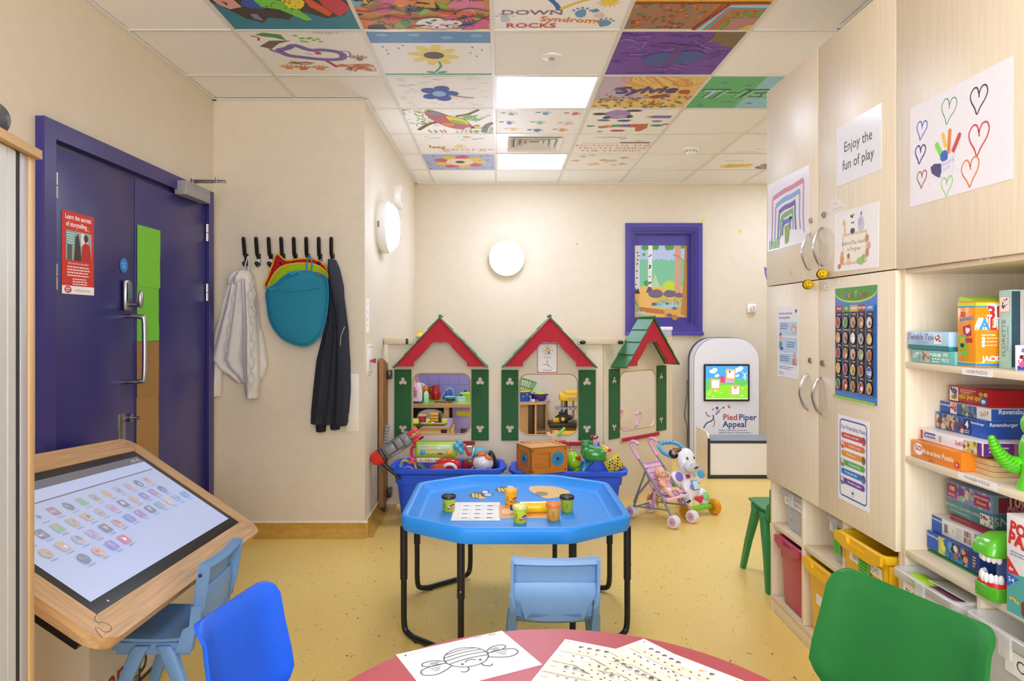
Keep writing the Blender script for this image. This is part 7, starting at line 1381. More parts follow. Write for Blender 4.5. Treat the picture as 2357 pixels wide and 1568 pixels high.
def heart(u, v, s, c, wd=4, a=0):
    pts = [(0, -.35), (.25, -.8), (.7, -.85), (.95, -.45), (.75, .05), (.3, .55), (0, 1), (-.3, .6), (-.8, .1), (-.95, -.35), (-.65, -.75), (-.25, -.75), (.02, -.3), (.05, -.1)]; ca, sa = cos(rad(a)), sin(rad(a))
    cv.line([(u+s*(x*ca-y*sa), v+s*(x*sa+y*ca)*1.1) for x, y in pts], wd, c, sm=4)
for u, v, s, c, wd, a in ((57, 78, 26, '#3f5fc0', 4, 15), (180, 58, 34, '#4f9a5a', 3.4, 15), (300, 66, 34, '#3f3438', 4.5, 10), (50, 146, 26, '#4a3580', 5, 12), (300, 166, 40, '#cc3f44', 5, 8), (268, 244, 36, '#e0813a', 4.5, 2), (58, 220, 24, '#9a5a4a', 4, 6), (172, 262, 26, '#8fdc6a', 3.6, 4)): heart(u, v, s, c, wd, a)
for pts, c, wd in (([(128, 140), (150, 172)], '#86d94a', 17), ([(156, 118), (168, 156)], '#efc43a', 13), ([(186, 116), (180, 176)], '#e0812f', 14), ([(226, 138), (198, 176)], '#cf3f34', 15)): cv.line(pts, wd, c); cv.el(*pts[0], wd*.5, wd*.5, c, 8)
cv.blob(162, 178, 17, '#2f5fc0', 9, .15); cv.poly([(100, 196), (118, 190), (148, 196), (150, 218), (142, 234), (124, 226), (106, 214)], '#45386f'); cv.line([(196, 180), (200, 214), (192, 240), (168, 244), (148, 232)], 1.4, '#cfc6e0', sm=4); cv.text('Amazing', 178, 198, 17, '#c9b9e6', a=10, it=.2); cv.text('hands', 172, 214, 14, '#c9b9e6', a=10, it=.2)
Y, w_ = onx(2097, 2330, 0); sheet('hearts_picture', 'large white picture of outlined hearts around a rainbow handprint', 'picture', cv, onright(Y, 1.784, XD-.0004), '#ecebef', 'paper', part='drawing')
# ---- bee ornaments and butterfly
for px, py, lb in ((1893, 631, 'bee ornament hanging right of the gap between the cupboard doors'), (1860, 655, 'lower bee ornament hanging on the far door handle')):
    Y, z = RQ(px, py, 1.188); t = thing('bee_ornament', lb, 'ornament', TR(1.188, Y, z, 0, -20, 0), 'felt bee ornaments')
    obj('body', B('#e3b516').ell((0, 0, 0), (.018, .023, .017)), 'fabric', t)
    b = B('#3a2f14')
    for y, r_ in ((.004, .0175), (.013, .0145)): b.tube([(r_*1.04*cos(k*.39), y, r_*.98*sin(k*.39)) for k in range(16)], .0022, 6, True)
    obj('stripe', b, 'fabric', t); obj('face', B('#2a2412').ell((-.013, -.014, .006), (.002, .0022, .0022), nu=6, nv=4).ell((-.004, -.0215, .006), (.002, .002, .0022), nu=6, nv=4).tube([(-.0148, -.011, -.003), (-.0125, -.016, -.006), (-.007, -.0205, -.005)], .001, 5), 'plastic', t); obj('string', B('#d9d2c0').cyl((0, 0, .015), (.004, .0, .055), .0008, n=5), 'plastic', t)
Y, z = RQ(1751, 640, 1.232); w_ = .125; o_ = [(100, 0), (92, 40), (84, 80), (70, 98), (52, 92), (50, 78), (34, 72), (18, 50), (6, 20), (0, 2), (24, 8), (56, 18), (80, 36)]
o_ = [(95, 100), (70, 98), (56, 88), (60, 74), (36, 62), (18, 40), (4, 2), (30, 8), (64, 24), (96, 46)]
cv = C(.10, .105, 100, 100, None); cv.poly(o_, '#7a55a8'); [cv.line([(94, 60-6*k), (60-5*k, 50-9*k), (30-3*k, 30-6*k)], 3.6, ['#c97a9a', '#e0a0a8', '#b98ad0'][k], sm=3) for k in range(3)]; cv.el(76, 84, 10, 7, '#9a70c0', 9)
cv.line([(97, 44), (97, 100)], 3, '#c97a3a')
lp = [((u/100-.5)*.10, (.5-v/100)*.105) for u, v in o_]
sheet('butterfly_sticker', 'purple paper butterfly sticking out from the far edge of the cupboard', 'sticker', cv, onright(3.253, z, 1.2335), '#7a55a8', t=.001, loops=[lp if sum(lp[i-1][0]*lp[i][1]-lp[i][0]*lp[i-1][1] for i in range(len(lp))) > 0 else lp[::-1]])

# ================================================================== TRAYS AND CLEAR BOXES IN THE CUBBIES
def traybox(name, label, Yc, w_, z0, z1, X0, c, lab=None, clear=False, group=None, d=.28, fill=None, cat='tray'):
    t = thing(name, label, cat, MX.Translation((X0, Yc, z0)), group); h = z1-z0; hw = w_/2
    def rg(x0, x1, a, z, r=.02): return [(x, y, z) for x, y in rrect(x0, x1, -a, a, r, 3)]
    m = 'clear plastic' if clear else 'plastic'
    R_ = [rg(.03, d-.02, hw-.03, 0), rg(.022, d-.014, hw-.022, .006), rg(.012, d-.008, hw-.014, h-.03), rg(.002, d-.002, hw-.002, h-.026), rg(0, d, hw, h-.022), rg(0, d, hw, h-.003), rg(.003, d-.003, hw-.003, h), rg(.012, d-.012, hw-.012, h), rg(.016, d-.012, hw-.018, h-.03), rg(.026, d-.018, hw-.026, .008), rg(.1, d-.1, hw-.09, .007, .01)]
    obj('box' if clear else 'tray', B(c).loft(R_), m, t, ang=35)
    if not clear:
        q = hw-.004; obj('grip', B(c).prism([(-q, h-.03), (-q*.8, h-.036), (-q*.62, h-.044), (q*.62, h-.044), (q*.8, h-.036), (q, h-.03), (q, h-.002), (q*.45, h-.002), (q*.38, h-.02), (-q*.38, h-.02), (-q*.45, h-.002), (-q, h-.002)], 0, .01, fr((.0, 0, 0), (0, -1, 0), (0, 0, 1))), m, t, flatsh=True)
        obj('side_step', B(c).box(.02, .05, hw-.012, hw-.002, h-.10, h-.03, .004).box(.02, .05, -hw+.002, -hw+.012, h-.10, h-.03, .004), m, t)
    else: obj('clip', B(c).box(-.004, .004, -.02, .02, h-.055, h-.002, .003), m, t)
    return t, h, hw
MGT = '#a8245a'
t, h, hw = traybox('storage_tray', 'deep magenta tray in the far bottom cubby', 3.00, .25, .0768, .368, 1.222, '#b03a58', group='storage trays')
t, h, hw = traybox('storage_tray', 'yellow tray in the middle bottom cubby', 2.682, .29, .0768, .372, 1.216, '#eab713', group='storage trays')
obj('label', B('#e9e6dc').box(.0115, .013, -.06, .06, h-.16, h-.12), 'paper', t, label='white paper label')
t, h, hw = traybox('storage_tray', 'yellow tray with white and green labels in the upper near cubby', 2.345, .31, .4034, .572, 1.190, '#eab713', group='storage trays')
cv = C(.21, .035, 210, 35, '#f2efe8'); cv.text('SENSORY TOYS', 105, 18, 24, '#3a3a3a', sx=.98)
TS = fr((.0125, 0, h-.105), (0, -1, 0), (-.07, 0, 1)); obj('label', cv, 'print', t, fr((.0112, -.02, h-.066), (0, -1, 0), (-.06, 0, 1)), label='white label')
cv = C(.075, .1, 75, 100, '#5fc63a'); cv.greek(12, 62, 14, 7, 11, 4, '#2f6a24'); obj('label', cv, 'print', t, fr((.0100, -.015, h-.085), (.02, -1, -.06), (-.06, 0, 1)), label='green label')
def lumps(par, x0, x1, y, z0, z1, n, cols, r=.022):
    b = B()
    for _ in range(n): b.c(random.choice(cols)).cb((rnd(x0, x1), rnd(-y, y), rnd(z0, z1)), (rnd(r, 2*r), rnd(r, 2*r), rnd(r*.6, r*1.3)), .003, (rnd(0, 40), rnd(0, 40), rnd(0, 90)), 1)
    obj('contents', b, 'plastic', par, kind='stuff')
BR = ['#2f4fb0', '#d93a34', '#e9bb2a', '#e6e6e6', '#3f9a4a', '#3a6fd0', '#e08a2f']
t, h, hw = traybox('clear_box', 'clear plastic box of building bricks in the upper far cubby', 2.998, .238, .4034, .575, 1.236, '#dfe3ea', clear=True, d=.3, cat='box')
lumps(t, .04, .2, .085, .03, .11, 40, BR)
cv = C(.19, .034, 160, 30, '#f2f1ee'); cv.text('STICKLE BRICKS', 80, 15, 19, '#3a3a40', sx=.98); obj('label', cv, 'print', t, fr((.0105, 0, h-.046), (0, -1, 0), (-.05, 0, 1)), label='white label')
t, h, hw = traybox('clear_box', 'clear plastic box with a bright green label in the upper middle cubby', 2.632, .15, .4034, .575, 1.244, '#d9dadf', clear=True, d=.3, cat='box')
lumps(t, .04, .2, .045, .03, .11, 26, BR); cv = C(.05, .115, 50, 115, '#5fc63a'); cv.greek(6, 44, 10, 9, 11, 4, '#2f6a24'); obj('label', cv, 'print', t, fr((.0085, -.004, h-.082), (0, -1, 0), (-.06, 0, 1)), label='green label'); obj('label', B('#ecebe6').box(.0072, .0082, .0, .05, h-.06, h-.028), 'paper', t, label='white label')
t, h, hw = traybox('clear_box', 'clear plastic box labelled PLAYDOUGH sticking out of the lower shelf', 1.978, .295, S4, .572, 1.176, '#e6e6e2', clear=True, d=.33, cat='box')
lumps(t, .05, .25, .09, .04, .12, 22, ['#c9323a', '#efc02a', '#9fd0d6', '#e6e6e6', '#b52a5a', '#3f7fc0'], .03)
obj('pot_lid', B('#8fc6cc').ell((.05, -.05, .15), (.04, .04, .035)), 'plastic', t); obj('papers', B('#efecea').cb((.15, 0, .205), (.2, .2, .006), .001, (0, 8, 4)).c('#6a3f5a').cb((.15, 0, .213), (.2, .18, .003), .001, (0, 8, 6)).c('#e9e6e4').cb((.16, -.01, .22), (.18, .18, .003), .001, (0, 8, 2)), 'paper', t)
obj('green_cutter', B('#a6d92a').cb((.06, .08, .225), (.06, .07, .02), .008, (10, 10, 0)), 'plastic', t)
cv = C(.2, .05, 200, 50, '#efece0'); cv.text('PLAYDOUGH', 100, 26, 30, '#35353a', sx=1.0); obj('label', cv, 'print', t, fr((.0108, .0, h-.056), (0, -1, 0), (-.04, 0, 1)), label='white label')
t, h, hw = traybox('clear_box', 'clear plastic box of small cars at the bottom right corner', 1.645, .30, S4, .575, 1.176, '#e0dfda', clear=True, d=.33, cat='box')
lumps(t, .05, .25, .1, .02, .08, 22, ['#c9323a', '#c9d02a', '#8a8a90', '#3a3a3f', '#b9b9bd', '#3f7fc0'], .026)
cv = C(.17, .055, 170, 55, '#f2efe8'); cv.text('CARS', 85, 28, 40, '#35353a'); obj('label', cv, 'print', t, fr((.0108, -.068, h-.062), (0, -1, 0), (-.04, 0, 1)), label='white label')

# ================================================================== PUZZLES AND GAMES ON THE SHELVES
def game(label, px0, px1, z, h, X, dx, c, front=None, end=None, lid=None, rot=0, name='puzzle_box', cat='puzzle box', group=None):
    Ya = min(X*F/(px0-CX), 2.128); Yb = X*F/(px1-CX); L = Ya-Yb; dx = min(dx, XB-.006-X)
    t = thing(name, label, cat, TR(X+dx/2, (Ya+Yb)/2, z+.0004, 0, 0, rot), group)
    if lid:
        obj('base', B(c).box(-dx/2+.0015, dx/2-.0015, -L/2+.0015, L/2-.0015, 0, h*.3, .001), 'laminate', t); obj('lid', B(lid).box(-dx/2, dx/2, -L/2, L/2, h*.22, h, .0012), 'laminate', t)
    else: obj('box', B(c).box(-dx/2, dx/2, -L/2, L/2, 0, h, .0012), 'laminate', t)
    if front: cv = C(L*.985, h*.96, 100, 100*h/L); front(cv, 100*h/L); obj('front_print', cv, 'print', t, fr((-dx/2-.0002, 0, h/2), (0, -1, 0), (0, 0, 1)))
    if end: cv = C(dx*.985, h*.96, 100, 100*h/dx); end(cv, 100*h/dx); obj('end_print', cv, 'print', t, fr((0, -L/2-.0002, h/2), (1, 0, 0), (0, 0, 1)))
    return t
def mottle(cv, u0, u1, v0, v1, n, cols, r=3):
    for _ in range(n): cv.blob(rnd(u0, u1), rnd(v0, v1), rnd(r*.5, r), random.choice(cols), 7, .35)
# top shelf
def f(cv, v): cv.greek(8, 90, v*.2, 1, 4, 3, '#d6efe8'); cv.rect(22, v*.05, 44, v*.95, '#c9b9a0'); mottle(cv, 24, 42, v*.1, v*.9, 12, ['#8a7a60', '#e0d2b8', '#6f8fa0']); cv.text('LIFE', 9, v*.5, 8, '#e9f6f0', bold=.03); cv.greek(50, 70, v*.35, 3, v*.22, v*.11, '#d9f0e8'); cv.text('500', 80, v*.28, 8, '#e9f6f0', bold=.04); cv.text('PIECE', 80, v*.7, 7, '#e9f6f0', bold=.04)
game('mint green puzzle box under the light blue one on the top shelf', 2099, 2198, S1, .038, 1.228, .22, '#6fb9ae', f)
def f(cv, v): cv.rect(0, v*.75, 100, v, '#2f7f84'); cv.text('Twinkle Town', 36, v*.3, 13, '#7a4f8f', it=.2); cv.greek(24, 50, v*.55, 1, 3, 2, '#8fb0c8'); cv.rect(66, v*.1, 84, v*.66, '#f2f2f2'); mottle(cv, 68, 82, v*.15, v*.6, 14, ['#c9434a', '#3f8f6a', '#4a4a50'], 2)
game('light blue puzzle box with a teal base on the top shelf', 2090, 2184, S1+.0385, .052, 1.224, .20, '#2f7f84', f, lid='#a9cde6')
def f(cv, v):
    cv.rect(0, 0, 100, v*.05, '#c9d42a'); cv.rect(0, v*.05, 100, v*.07, '#3f8fd0'); cv.rect(0, v*.94, 100, v*.955, '#c9d42a'); cv.rect(0, v*.955, 100, v, '#2f93d6')
    cv.text('3D', 30, v*.19, 24, '#c92f34', bold=.06); cv.text('ALPHABET', 50, v*.26, 17, '#4f8fd0', bold=.06, a=6); cv.poly([(30, v*.38), (72, v*.34), (80, v*.52), (36, v*.54)], '#b01f4a'); cv.blob(56, v*.44, 12, '#f0e6e8', 9, .4); cv.poly([(4, v*.54), (46, v*.5), (54, v*.72), (12, v*.76)], '#6fbf3a'); cv.el(28, v*.6, 12, 14, '#e09a3a', 10); cv.el(28, v*.68, 12, 9, '#3a2a24', 10); cv.rect(48, v*.56, 84, v*.63, '#b01f4a'); cv.poly([(18, v*.78), (62, v*.74), (64, v*.82), (22, v*.86)], '#6fbf3a')
def g(cv, v):
    cv.rect(0, 0, 100, v*.05, '#c9d42a'); cv.rect(0, v*.05, 100, v*.07, '#3f8fd0'); cv.rect(0, v*.94, 100, v*.955, '#c9d42a'); cv.rect(0, v*.955, 100, v, '#2f93d6')
    cv.text('3D', 44, v*.18, 40, '#f4efe8', bold=.16); cv.text('3D', 44, v*.18, 38, '#c42a2f', bold=.05); cv.text('ALPHA', 46, v*.36, 30, '#f4efe8', bold=.18, sx=1.1); 
    for k, ch in enumerate('ALPHA'): cv.text(ch, 16+17*k, v*.36, 30, ['#3f9fd6', '#d02f34', '#2f9a9a', '#e0a02a', '#7a4fa0'][k], bold=.06)
    cv.greek(10, 50, v*.5, 1, 4, 2.4, '#f6e6c8'); [cv.blob(14, v*(.56+.055*k), 4, '#f6efe0', 7) for k in range(3)]; [cv.greek(20, 50, v*(.55+.055*k), 1, 4, 2.2, '#f0d9a8') for k in range(3)]; cv.text('JACKS', 32, v*.89, 15, '#f8f4ec', bold=.08)
t = game('tall orange alphabet card game box with a lime lid on the top shelf', 2204, 2246, S1, .172, 1.234, .13, '#e8931c', f, g, name='game_box', cat='game box')
obj('flap', B('#a9d22a').loft([[(-.064, y, z) for y, z in ((-.034, .1725), (.036, .1725), (.03, .186), (.0, .182))], [(.064, y, z) for y, z in ((-.034, .1725), (.036, .1725), (.03, .190), (.0, .186))]]), 'laminate', t)
def f(cv, v): cv.rect(10, v*.07, 90, v*.27, '#efe6e2'); cv.line(rrect(10, 90, v*.07, v*.27, 2, 2), 3, '#d98a80', True); mottle(cv, 30, 70, v*.1, v*.24, 16, ['#3a3a3a', '#6a5a4a', '#8a8a8a'], 8); cv.text('FLORETTE', 44, v*.62, 44, '#6f8a84', a=90, sx=1.1); cv.text('500 piece puzzle', 76, v*.62, 22, '#7f9a94', a=90)
def g(cv, v): cv.rect(0, 0, 14, v, '#34525f'); cv.rect(14, 0, 100, v, '#cfcac4'); [cv.line([(22+k*9, 0), (20+k*9, v*.3), (24+k*9, v*.6), (22+k*9, v)], 2, '#b5aea8', sm=3) for k in range(8)]; cv.text('FLORETTE', 28, v*.5, 13, '#4a5f62', a=90); cv.rect(38, v*.22, 100, v*.58, '#a87a52'); mottle(cv, 42, 98, v*.26, v*.56, 16, ['#c9a06a', '#8a5a3a', '#d9b98a'], 6)
t = game('pale teal puzzle box standing upright at the right of the top shelf', 2299, 2327, S1, .2, 1.286, .16, '#a9cfc6', f, g)
def g(cv, v): cv.rect(0, v*.82, 100, v, '#2a4fa8'); mottle(cv, 8, 92, v*.1, v*.75, 22, ['#c9282f', '#e9e4e4', '#8a6fb0', '#d95a9a', '#7a1f24'], 12)
game('small red and white puzzle box leaning in front of the teal one', 2336, 2341, S1, .062, 1.258, .07, '#e9e6e6', None, g)
# middle shelf stack
def f(cv, v): cv.el(16, v*.45, 10, v*.36, '#f4efe6', 14); cv.text('GO!', 16, v*.42, 9, '#c9442a', bold=.06); cv.text('4-in-a-box Puzzle', 56, v*.5, 8.6, '#fbf0e0', bold=.03); cv.el(93, v*.72, 5, v*.2, '#c9442a', 10); cv.text('5+', 93, v*.72, 5, '#fbf0e0', bold=.03); cv.el(42, v, 6, v*.12, '#b5661a', 10)
game('orange puzzle box at the bottom of the middle shelf stack', 2095, 2213, S2, .050, 1.238, .19, '#e0821c', f)
def f(cv, v): cv.rect(2, v*.1, 6, v*.9, '#c9282f'); cv.rect(8, v*.22, 28, v*.66, '#2a4fa8'); cv.text('Clementoni', 18.5, v*.44, 5, '#f4f2ee', bold=.03); cv.rect(33, v*.2, 40, v*.8, '#f4f2ee'); [cv.rect(33.4+k, v*.24, 33.9+k, v*.8, '#6a6a6e') for k in range(6)]; cv.text('2x60', 66, v*.5, 6, '#d95a6a', bold=.03); cv.rect(73, v*.05, 93, v*.95, '#c9b95a'); mottle(cv, 74, 92, v*.1, v*.9, 16, ['#e0d04a', '#6a8a5a', '#7a5a4a', '#d9d2c0'], 3); cv.rect(93.5, 0, 100, v, '#6a2f8a')
def g(cv, v): cv.rect(0, 0, 34, v, '#6a2f8a'); cv.greek(6, 28, v*.3, 2, v*.3, v*.14, '#d9c4e6'); cv.rect(34, 0, 100, v, '#9a7f8a'); mottle(cv, 36, 98, v*.1, v*.9, 18, ['#b99a8a', '#7a6a80', '#d9c2a8', '#6a7a9a'], 6)
game('white and purple puzzle box second from the bottom of the middle stack', 2114, 2262, S2+.0508, .034, 1.262, .24, '#ece9ec', f, g)
def f(cv, v): mottle(cv, 2, 58, v*.1, v*.9, 40, ['#27346a', '#5a4a6a', '#c9a06a', '#8a95a8', '#3a4a80', '#d9b98a', '#6a2a34'], 6); cv.rect(60, v*.05, 74, v*.95, '#1f2a5a'); cv.text('4', 66, v*.42, 13, '#f0f0f4', bold=.06); cv.greek(62, 72, v*.72, 2, v*.12, v*.06, '#c9cfe0'); cv.text('Ravensburger', 87, v*.2, 4.6, '#e6ecf6', bold=.03)
def g(cv, v): cv.rect(0, 0, 58, v, '#2a54ac'); cv.text('Ravensburger', 22, v*.2, 6.4, '#e6ecf6', bold=.03); cv.rect(46, 0, 72, v, '#14192c'); cv.text('4', 60, v*.45, 16, '#e6e6ea', bold=.06); cv.rect(72, 0, 100, v, '#7a4f34')
game('dark blue puzzle box in the middle of the middle shelf stack', 2150, 2268, S2+.0856, .048, 1.312, .22, '#2f57ae', f, g)
def f(cv, v): cv.rect(0, 0, 22, v, '#2a5aae'); cv.text('Ravensburger', 11, v*.3, 4.4, '#e6ecf6', bold=.03); cv.rect(22, 0, 36, v, '#e9e9ea'); mottle(cv, 23, 35, v*.1, v*.9, 12, ['#c9343a', '#d9a0a0', '#8a2a34'], 3); cv.rect(36, 0, 76, v, '#3a5fb0'); mottle(cv, 45, 74, v*.1, v*.9, 22, ['#6a9a6a', '#8a8f8a', '#b9c4b0', '#4a5a5a'], 4); cv.rect(76, 0, 100, v, '#e6e6e6'); cv.text('2x24', 90, v*.5, 8, '#c98a5a', bold=.04, a=10)
def g(cv, v): cv.rect(0, 0, 66, v, '#2a5aae'); cv.text('Ravensburger', 34, v*.25, 9, '#e6ecf6', bold=.03); cv.rect(66, 0, 100, v, '#b9b9bc'); [cv.rect(70+2.4*k, v*.15, 71.4+2.4*k, v*.85, '#55555a') for k in range(11)]
game('blue and white puzzle box second from the top of the middle stack', 2160, 2280, S2+.1342, .033, 1.325, .21, '#e6e6e6', f, g)
def f(cv, v):
    cv.rect(2, v*.06, 24, v*.94, '#ecebe8'); cv.el(14, v*.32, 8, v*.2, '#5a6fa0', 10); cv.el(14, v*.7, 8, v*.16, '#8a9a2a', 10); mottle(cv, 6, 22, v*.15, v*.85, 8, ['#c9b02a', '#c9343a', '#3a4a8a'], 3); cv.text('pick and mix', 55, v*.62, 11, '#f2c92a', a=180, bold=.05); cv.text('people', 44, v*.42, 7, '#e9b93a', a=180); cv.greek(30, 72, v*.14, 2, v*.12, v*.06, '#e6b0a8'); cv.el(80, v*.3, 5, v*.14, '#9ab03a', 10); cv.el(91, v*.3, 5, v*.14, '#c9b03a', 10); cv.el(86, v*.72, 9, v*.24, '#2f5fb8', 14); cv.el(86, v*.72, 5, v*.12, '#dfe6f0', 10)
game('red puzzle box lying upside down on top of the middle shelf stack', 2184, 2279, S2+.1678, .047, 1.34, .20, '#a81c24', f)
Y, z = RQ(2283, 1099, 1.276)
t = thing('wooden_puzzle_box', 'plain pale wooden tray box right of the orange puzzle box', 'box', TR(1.33, 1.872, S2+.0004, 0, 0, 0))
for k in range(3): obj('slat', B('#d3b27f').box(-.055, .055, -.046, .046, .014*k, .014*k+.0132, .0015), 'wood toy', t)
obj('inset', B('#c29a66').box(-.05, .05, -.041, .041, .0415, .0425), 'wood toy', t)
# dinosaur-like toy
t = thing('green_dinosaur', 'bright green plastic dinosaur toy at the right of the middle shelf', 'toy', TR(1.295, 1.70, S2+.0005, 0, 0, -90))
GN = '#58c81e'
obj('body', B(GN).ell((0, 0, .09), (.04, .04, .06)).ell((-.005, .0, .155), (.032, .034, .036)).ell((.02, 0, .165), (.034, .026, .02)), 'gloss', t)
obj('belly', B('#e39a1f').ell((.016, -.0, .088), (.03, .034, .045)), 'gloss', t)
for s in (-1, 1): obj('leg', B(GN).lathe([(.001, 0), (.026, 0), (.028, .012), (.02, .03), (.018, .06), (.001, .062)], 16, MX.Translation((.012, s*.028, 0))), 'gloss', t); obj('arm', B(GN).tube([(.02, s*.034, .115), (.04, s*.04, .10), (.05, s*.036, .105)], [.011, .010, .008], 8), 'gloss', t)
tail = spl([(-.02, -.01, .05), (-.02, -.055, .06), (-.02, -.085, .09), (-.02, -.10, .125)], 5); obj('tail', B(GN).tube(tail, [.026-.0013*k for k in range(len(tail))], 12), 'gloss', t); b = B('#3f9f14')
for k in range(2, len(tail)-1): p = tail[k]; rr = .026-.0013*k+.0006; b.tube([(p.x+rr*cos(a*.5236), p.y+rr*sin(a*.5236)*.8, p.z+rr*sin(a*.5236)*.5) for a in range(12)], .0016, 5, True)
obj('tail_rings', b, 'gloss', t); obj('eye', B('#20241c').ell((.012, -.026, .178), (.005, .004, .006), nu=8, nv=6), 'gloss', t)
# lower shelf
t = thing('building_baseplate', 'green studded toy baseplate under the stack on the lowest shelf', 'baseplate', MX.Translation((1.405, 1.99, S3+.0004)))
obj('plate', B('#1f7a34').box(-.12, .12, -.13, .135, 0, .005, .001), 'plastic', t); b = B('#1f7a34')
for i in range(15):
    for j in range(17): 
        if i < 3 or j < 3: b.lathe([(.0048, .0048), (.0048, .0082), (.001, .0083)], 8, MX.Translation((-.112+.016*i, -.122+.0155*j, 0)))
obj('studs', b, 'plastic', t, kind='stuff')
Z = S3+.0095
def f(cv, v): cv.rect(0, 0, 23, v, '#2454ae'); cv.text('Ravensburger', 12, v*.2, 4.2, '#e6ecf6', bold=.03); cv.rect(23, 0, 82, v, '#3f7fc0'); cv.rect(23, 0, 36, v, '#b9c46a'); cv.poly([(29, v*.2), (38, v*.3), (36, v*.8), (28, v*.7)], '#e0dc4a'); mottle(cv, 38, 52, v*.1, v*.9, 14, ['#2f6aa8', '#5f9fd0', '#274f86'], 5); mottle(cv, 52, 78, v*.1, v*.9, 22, ['#a8643a', '#6a3424', '#d99a5a', '#3a2420', '#c9d9e6'], 5); cv.rect(80, 0, 100, v, '#22397a'); cv.greek(88, 94, v*.2, 4, v*.16, v*.08, '#c9b98a')
def g(cv, v): cv.rect(0, 0, 100, v, '#1c3f8a'); cv.text('Ravensburger', 34, v*.22, 9, '#dfe6f2', bold=.03)
game('blue picture puzzle box lowest on the lowest shelf stack', 2127, 2257, Z, .052, 1.286, .21, '#1f468f', f, g)
def f(cv, v): cv.rect(0, 0, 22, v, '#2454ae'); cv.text('Ravensburger', 11, v*.22, 4.4, '#e6ecf6', bold=.03); [cv.rect(27+.9*k, v*.25, 27.5+.9*k, v*.8, '#55565c') for k in range(9)]; cv.text('1', 46, v*.5, 7, '#3f5a9a'); cv.greek(52, 64, v*.2, 4, v*.17, v*.06, '#b5b2a8'); [cv.rect(68+5*i, v*(.12+.4*j), 72+5*i, v*(.46+.4*j), ['#b08a6a', '#8a6a80', '#c9a08a'][(i+j) % 3]) for i in range(3) for j in range(2)]; cv.rect(88, 0, 100, v, '#8fa6d6'); cv.text('Puzzle', 94, v*.55, 6, '#eef2fa', a=80, bold=.03)
def g(cv, v): cv.rect(0, 0, 100, v, '#66799a'); cv.text('Puzzle', 40, v*.5, 16, '#7f92b4', bold=.03); cv.rect(0, v*.9, 100, v, '#b9b03a')
game('white sided puzzle box above the blue one on the lowest shelf', 2139, 2259, Z+.0528, .047, 1.30, .20, '#e2e0dc', f, g)
game('thin dark red puzzle box between the white and teal boxes', 2186, 2294, Z+.1006, .016, 1.318, .19, '#8f1f30')
def f(cv, v): cv.text('SNOWFALL ON PARK AVENUE', 36, v*.42, 5.6, '#b9d6d0', bold=.03, sx=1.0); cv.greek(8, 60, v*.7, 1, 3, 1.6, '#9cc0ba'); cv.rect(71, v*.16, 96, v*.9, '#e6e3de'); mottle(cv, 73, 94, v*.25, v*.8, 16, ['#4a4a4e', '#8a8a8e', '#6a7a78'], 2.4)
def g(cv, v): cv.rect(0, 0, 100, v, '#3a5f63'); cv.text('SNOW', 24, v*.45, 18, '#8fb0ae', bold=.03)
game('dark teal puzzle box second from the top of the lowest stack', 2179, 2292, Z+.1172, .043, 1.322, .19, '#4a8084', f, g)
def f(cv, v): cv.rect(0, 0, 100, v, '#7a8fb8'); mottle(cv, 26, 98, v*.1, v*.9, 34, ['#9ab0d0', '#c9d6e0', '#6a6aa0', '#8fc0a0', '#b98ac0'], 6); cv.rect(3, v*.1, 24, v*.9, '#a82a54'); cv.text('100', 13.5, v*.38, 9, '#f2e0a0', bold=.05); cv.text('PIECES', 13.5, v*.74, 5, '#f2d0d8', bold=.04); cv.blob(48, v*.5, 6, '#e0c49a', 9, .4, ry=v*.34); cv.blob(34, v*.4, 7, '#7a3f8a', 9, .5, ry=v*.3); cv.rect(64, v*.14, 95, v*.84, '#a82a54'); cv.text('BOOK & JIGSAW', 79, v*.34, 4, '#f4e6e8', bold=.04); cv.text('Unicorns', 79, v*.62, 5.4, '#f2d98a', bold=.04)
def g(cv, v): cv.rect(0, 0, 100, v, '#6a9a90'); cv.rect(8, v*.1, 62, v*.95, '#7f2440'); cv.text('100', 35, v*.4, 20, '#d9b8a0', bold=.04); cv.text('PIECES', 35, v*.76, 10, '#c99aa0', bold=.04)
game('lilac book and jigsaw box on top of the lowest shelf stack', 2178, 2284, Z+.1608, .051, 1.318, .19, '#7a8fb8', f, g)
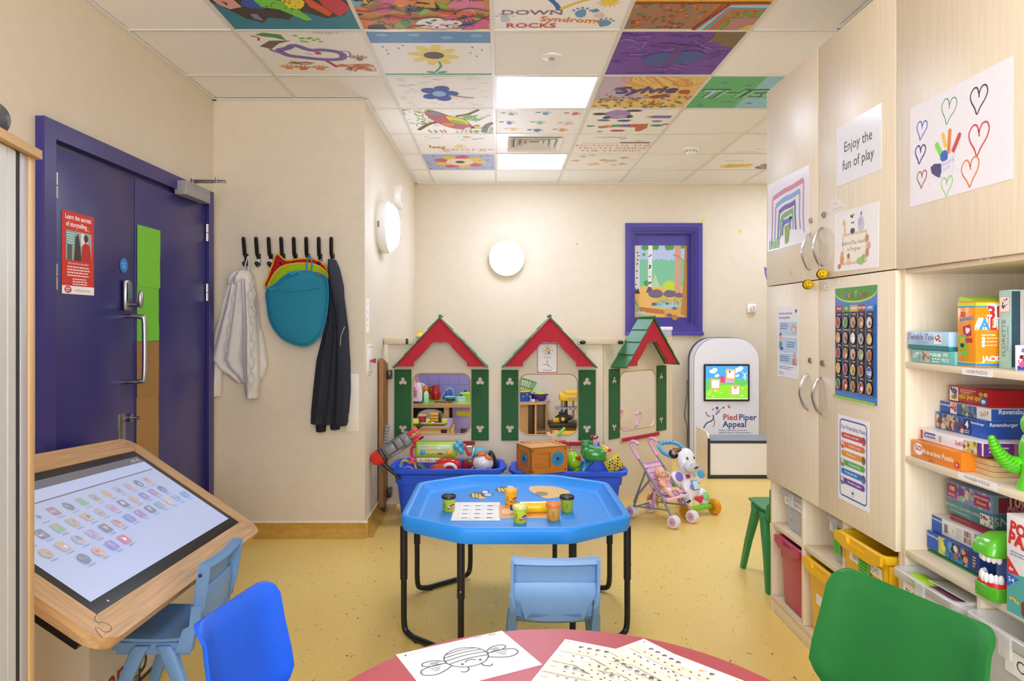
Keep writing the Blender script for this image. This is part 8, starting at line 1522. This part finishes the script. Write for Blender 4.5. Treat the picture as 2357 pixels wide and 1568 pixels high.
# panda game and dentist toy
def f(cv, v): cv.rect(0, v*.60, 100, v, '#4fa8a0'); cv.poly([(0, v*.60), (40, v*.56), (100, v*.50), (100, v*.7), (0, v*.7)], '#4fa8a0'); cv.poly([(0, v*.42), (26, v*.58), (0, v*.6)], '#c92f34'); cv.text('4+', 9, v*.55, 9, '#f6efe8', bold=.05); cv.poly([(0, v*.60), (26, v*.62), (0, v*.75)], '#3a5fc0'); cv.text('2-4', 9, v*.66, 9, '#e6ecf8', bold=.05); cv.text('POP-UP', 46, v*.14, 24, '#c92f28', bold=.08, a=-6); cv.text('PANDA', 46, v*.26, 26, '#c92f28', bold=.08, a=-6); cv.greek(8, 84, v*.35, 2, v*.03, v*.014, '#8a9ab0')
def f2(cv, v):
    f(cv, v)
    for u, y, s in ((62, v*.60, 1), (46, v*.78, .7)): cv.el(u, y, 12*s, 13*s, '#f4f2ee', 12); cv.el(u-8*s, y-11*s, 5*s, 5*s, '#2a282a', 8); cv.el(u+8*s, y-11*s, 5*s, 5*s, '#2a282a', 8); cv.el(u-4*s, y-1, 3*s, 4*s, '#2a282a', 8); cv.el(u+4*s, y-1, 3*s, 4*s, '#2a282a', 8)
    cv.rr(30, v*.82, 62, v*.97, 5, '#8a3a2a'); [cv.blob(8+5*k, v*.86+rnd(-4, 4), 3, '#d9b83a', 6) for k in range(4)]
def g(cv, v): cv.rect(0, 0, 100, v, '#d9dadd')
game('white and teal pop up game box standing at the front right shelf edge', 2317, 2440, S3, .235, 1.2, .08, '#eceae8', f2, g, name='game_box', cat='game box')
t = thing('crocodile_dentist', 'green crocodile mouth toy with white teeth on the lowest shelf', 'toy', TR(1.247, 1.765, S3+.0005, 0, 0, 180))
jaw = rrect(-.0, .052, -.04, .04, .02, 5)
obj('lower_jaw', B('#4fae24').loft([[(x-.01, y, 0) for x, y in jaw], [(x-.01, y*1.06, .006) for x, y in jaw], [(x-.01, y*1.08, .03) for x, y in jaw], [(x*.96-.01, y, .033) for x, y in jaw]]), 'gloss', t)
obj('gum', B('#c9282a').loft([[(x*.95-.01, y*.98, .0332) for x, y in jaw], [(x*.9-.01, y*.9, .042) for x, y in jaw], [(x*.5, y*.5, .043) for x, y in jaw]]), 'gloss', t)
for k in range(8):
    a = -1.4+.4*k; obj('tooth', B('#f2efec').ell((.012+.024*cos(a), .030*sin(a), .05), (.007, .007, .014), nu=10, nv=7), 'gloss', t)
obj('upper_jaw', B('#58b62a').loft([[(x-.004, y, z) for x, y in [(-.025+s*(p[0]+.025), p[1]*s) for p in jaw]] for s, z in ((1.0, .108), (1.05, .112), (1.02, .126), (.9, .144), (.6, .158), (.2, .163))]), 'gloss', t)
for k in range(7): a = -1.2+.4*k; obj('upper_tooth', B('#f2efec').ell((.010+.027*cos(a), .030*sin(a), .102), (.007, .007, .013), nu=10, nv=7), 'gloss', t)
obj('hinge', B('#2f5fb0').box(-.035, -.012, -.03, .03, .0, .12, .004), 'plastic', t)
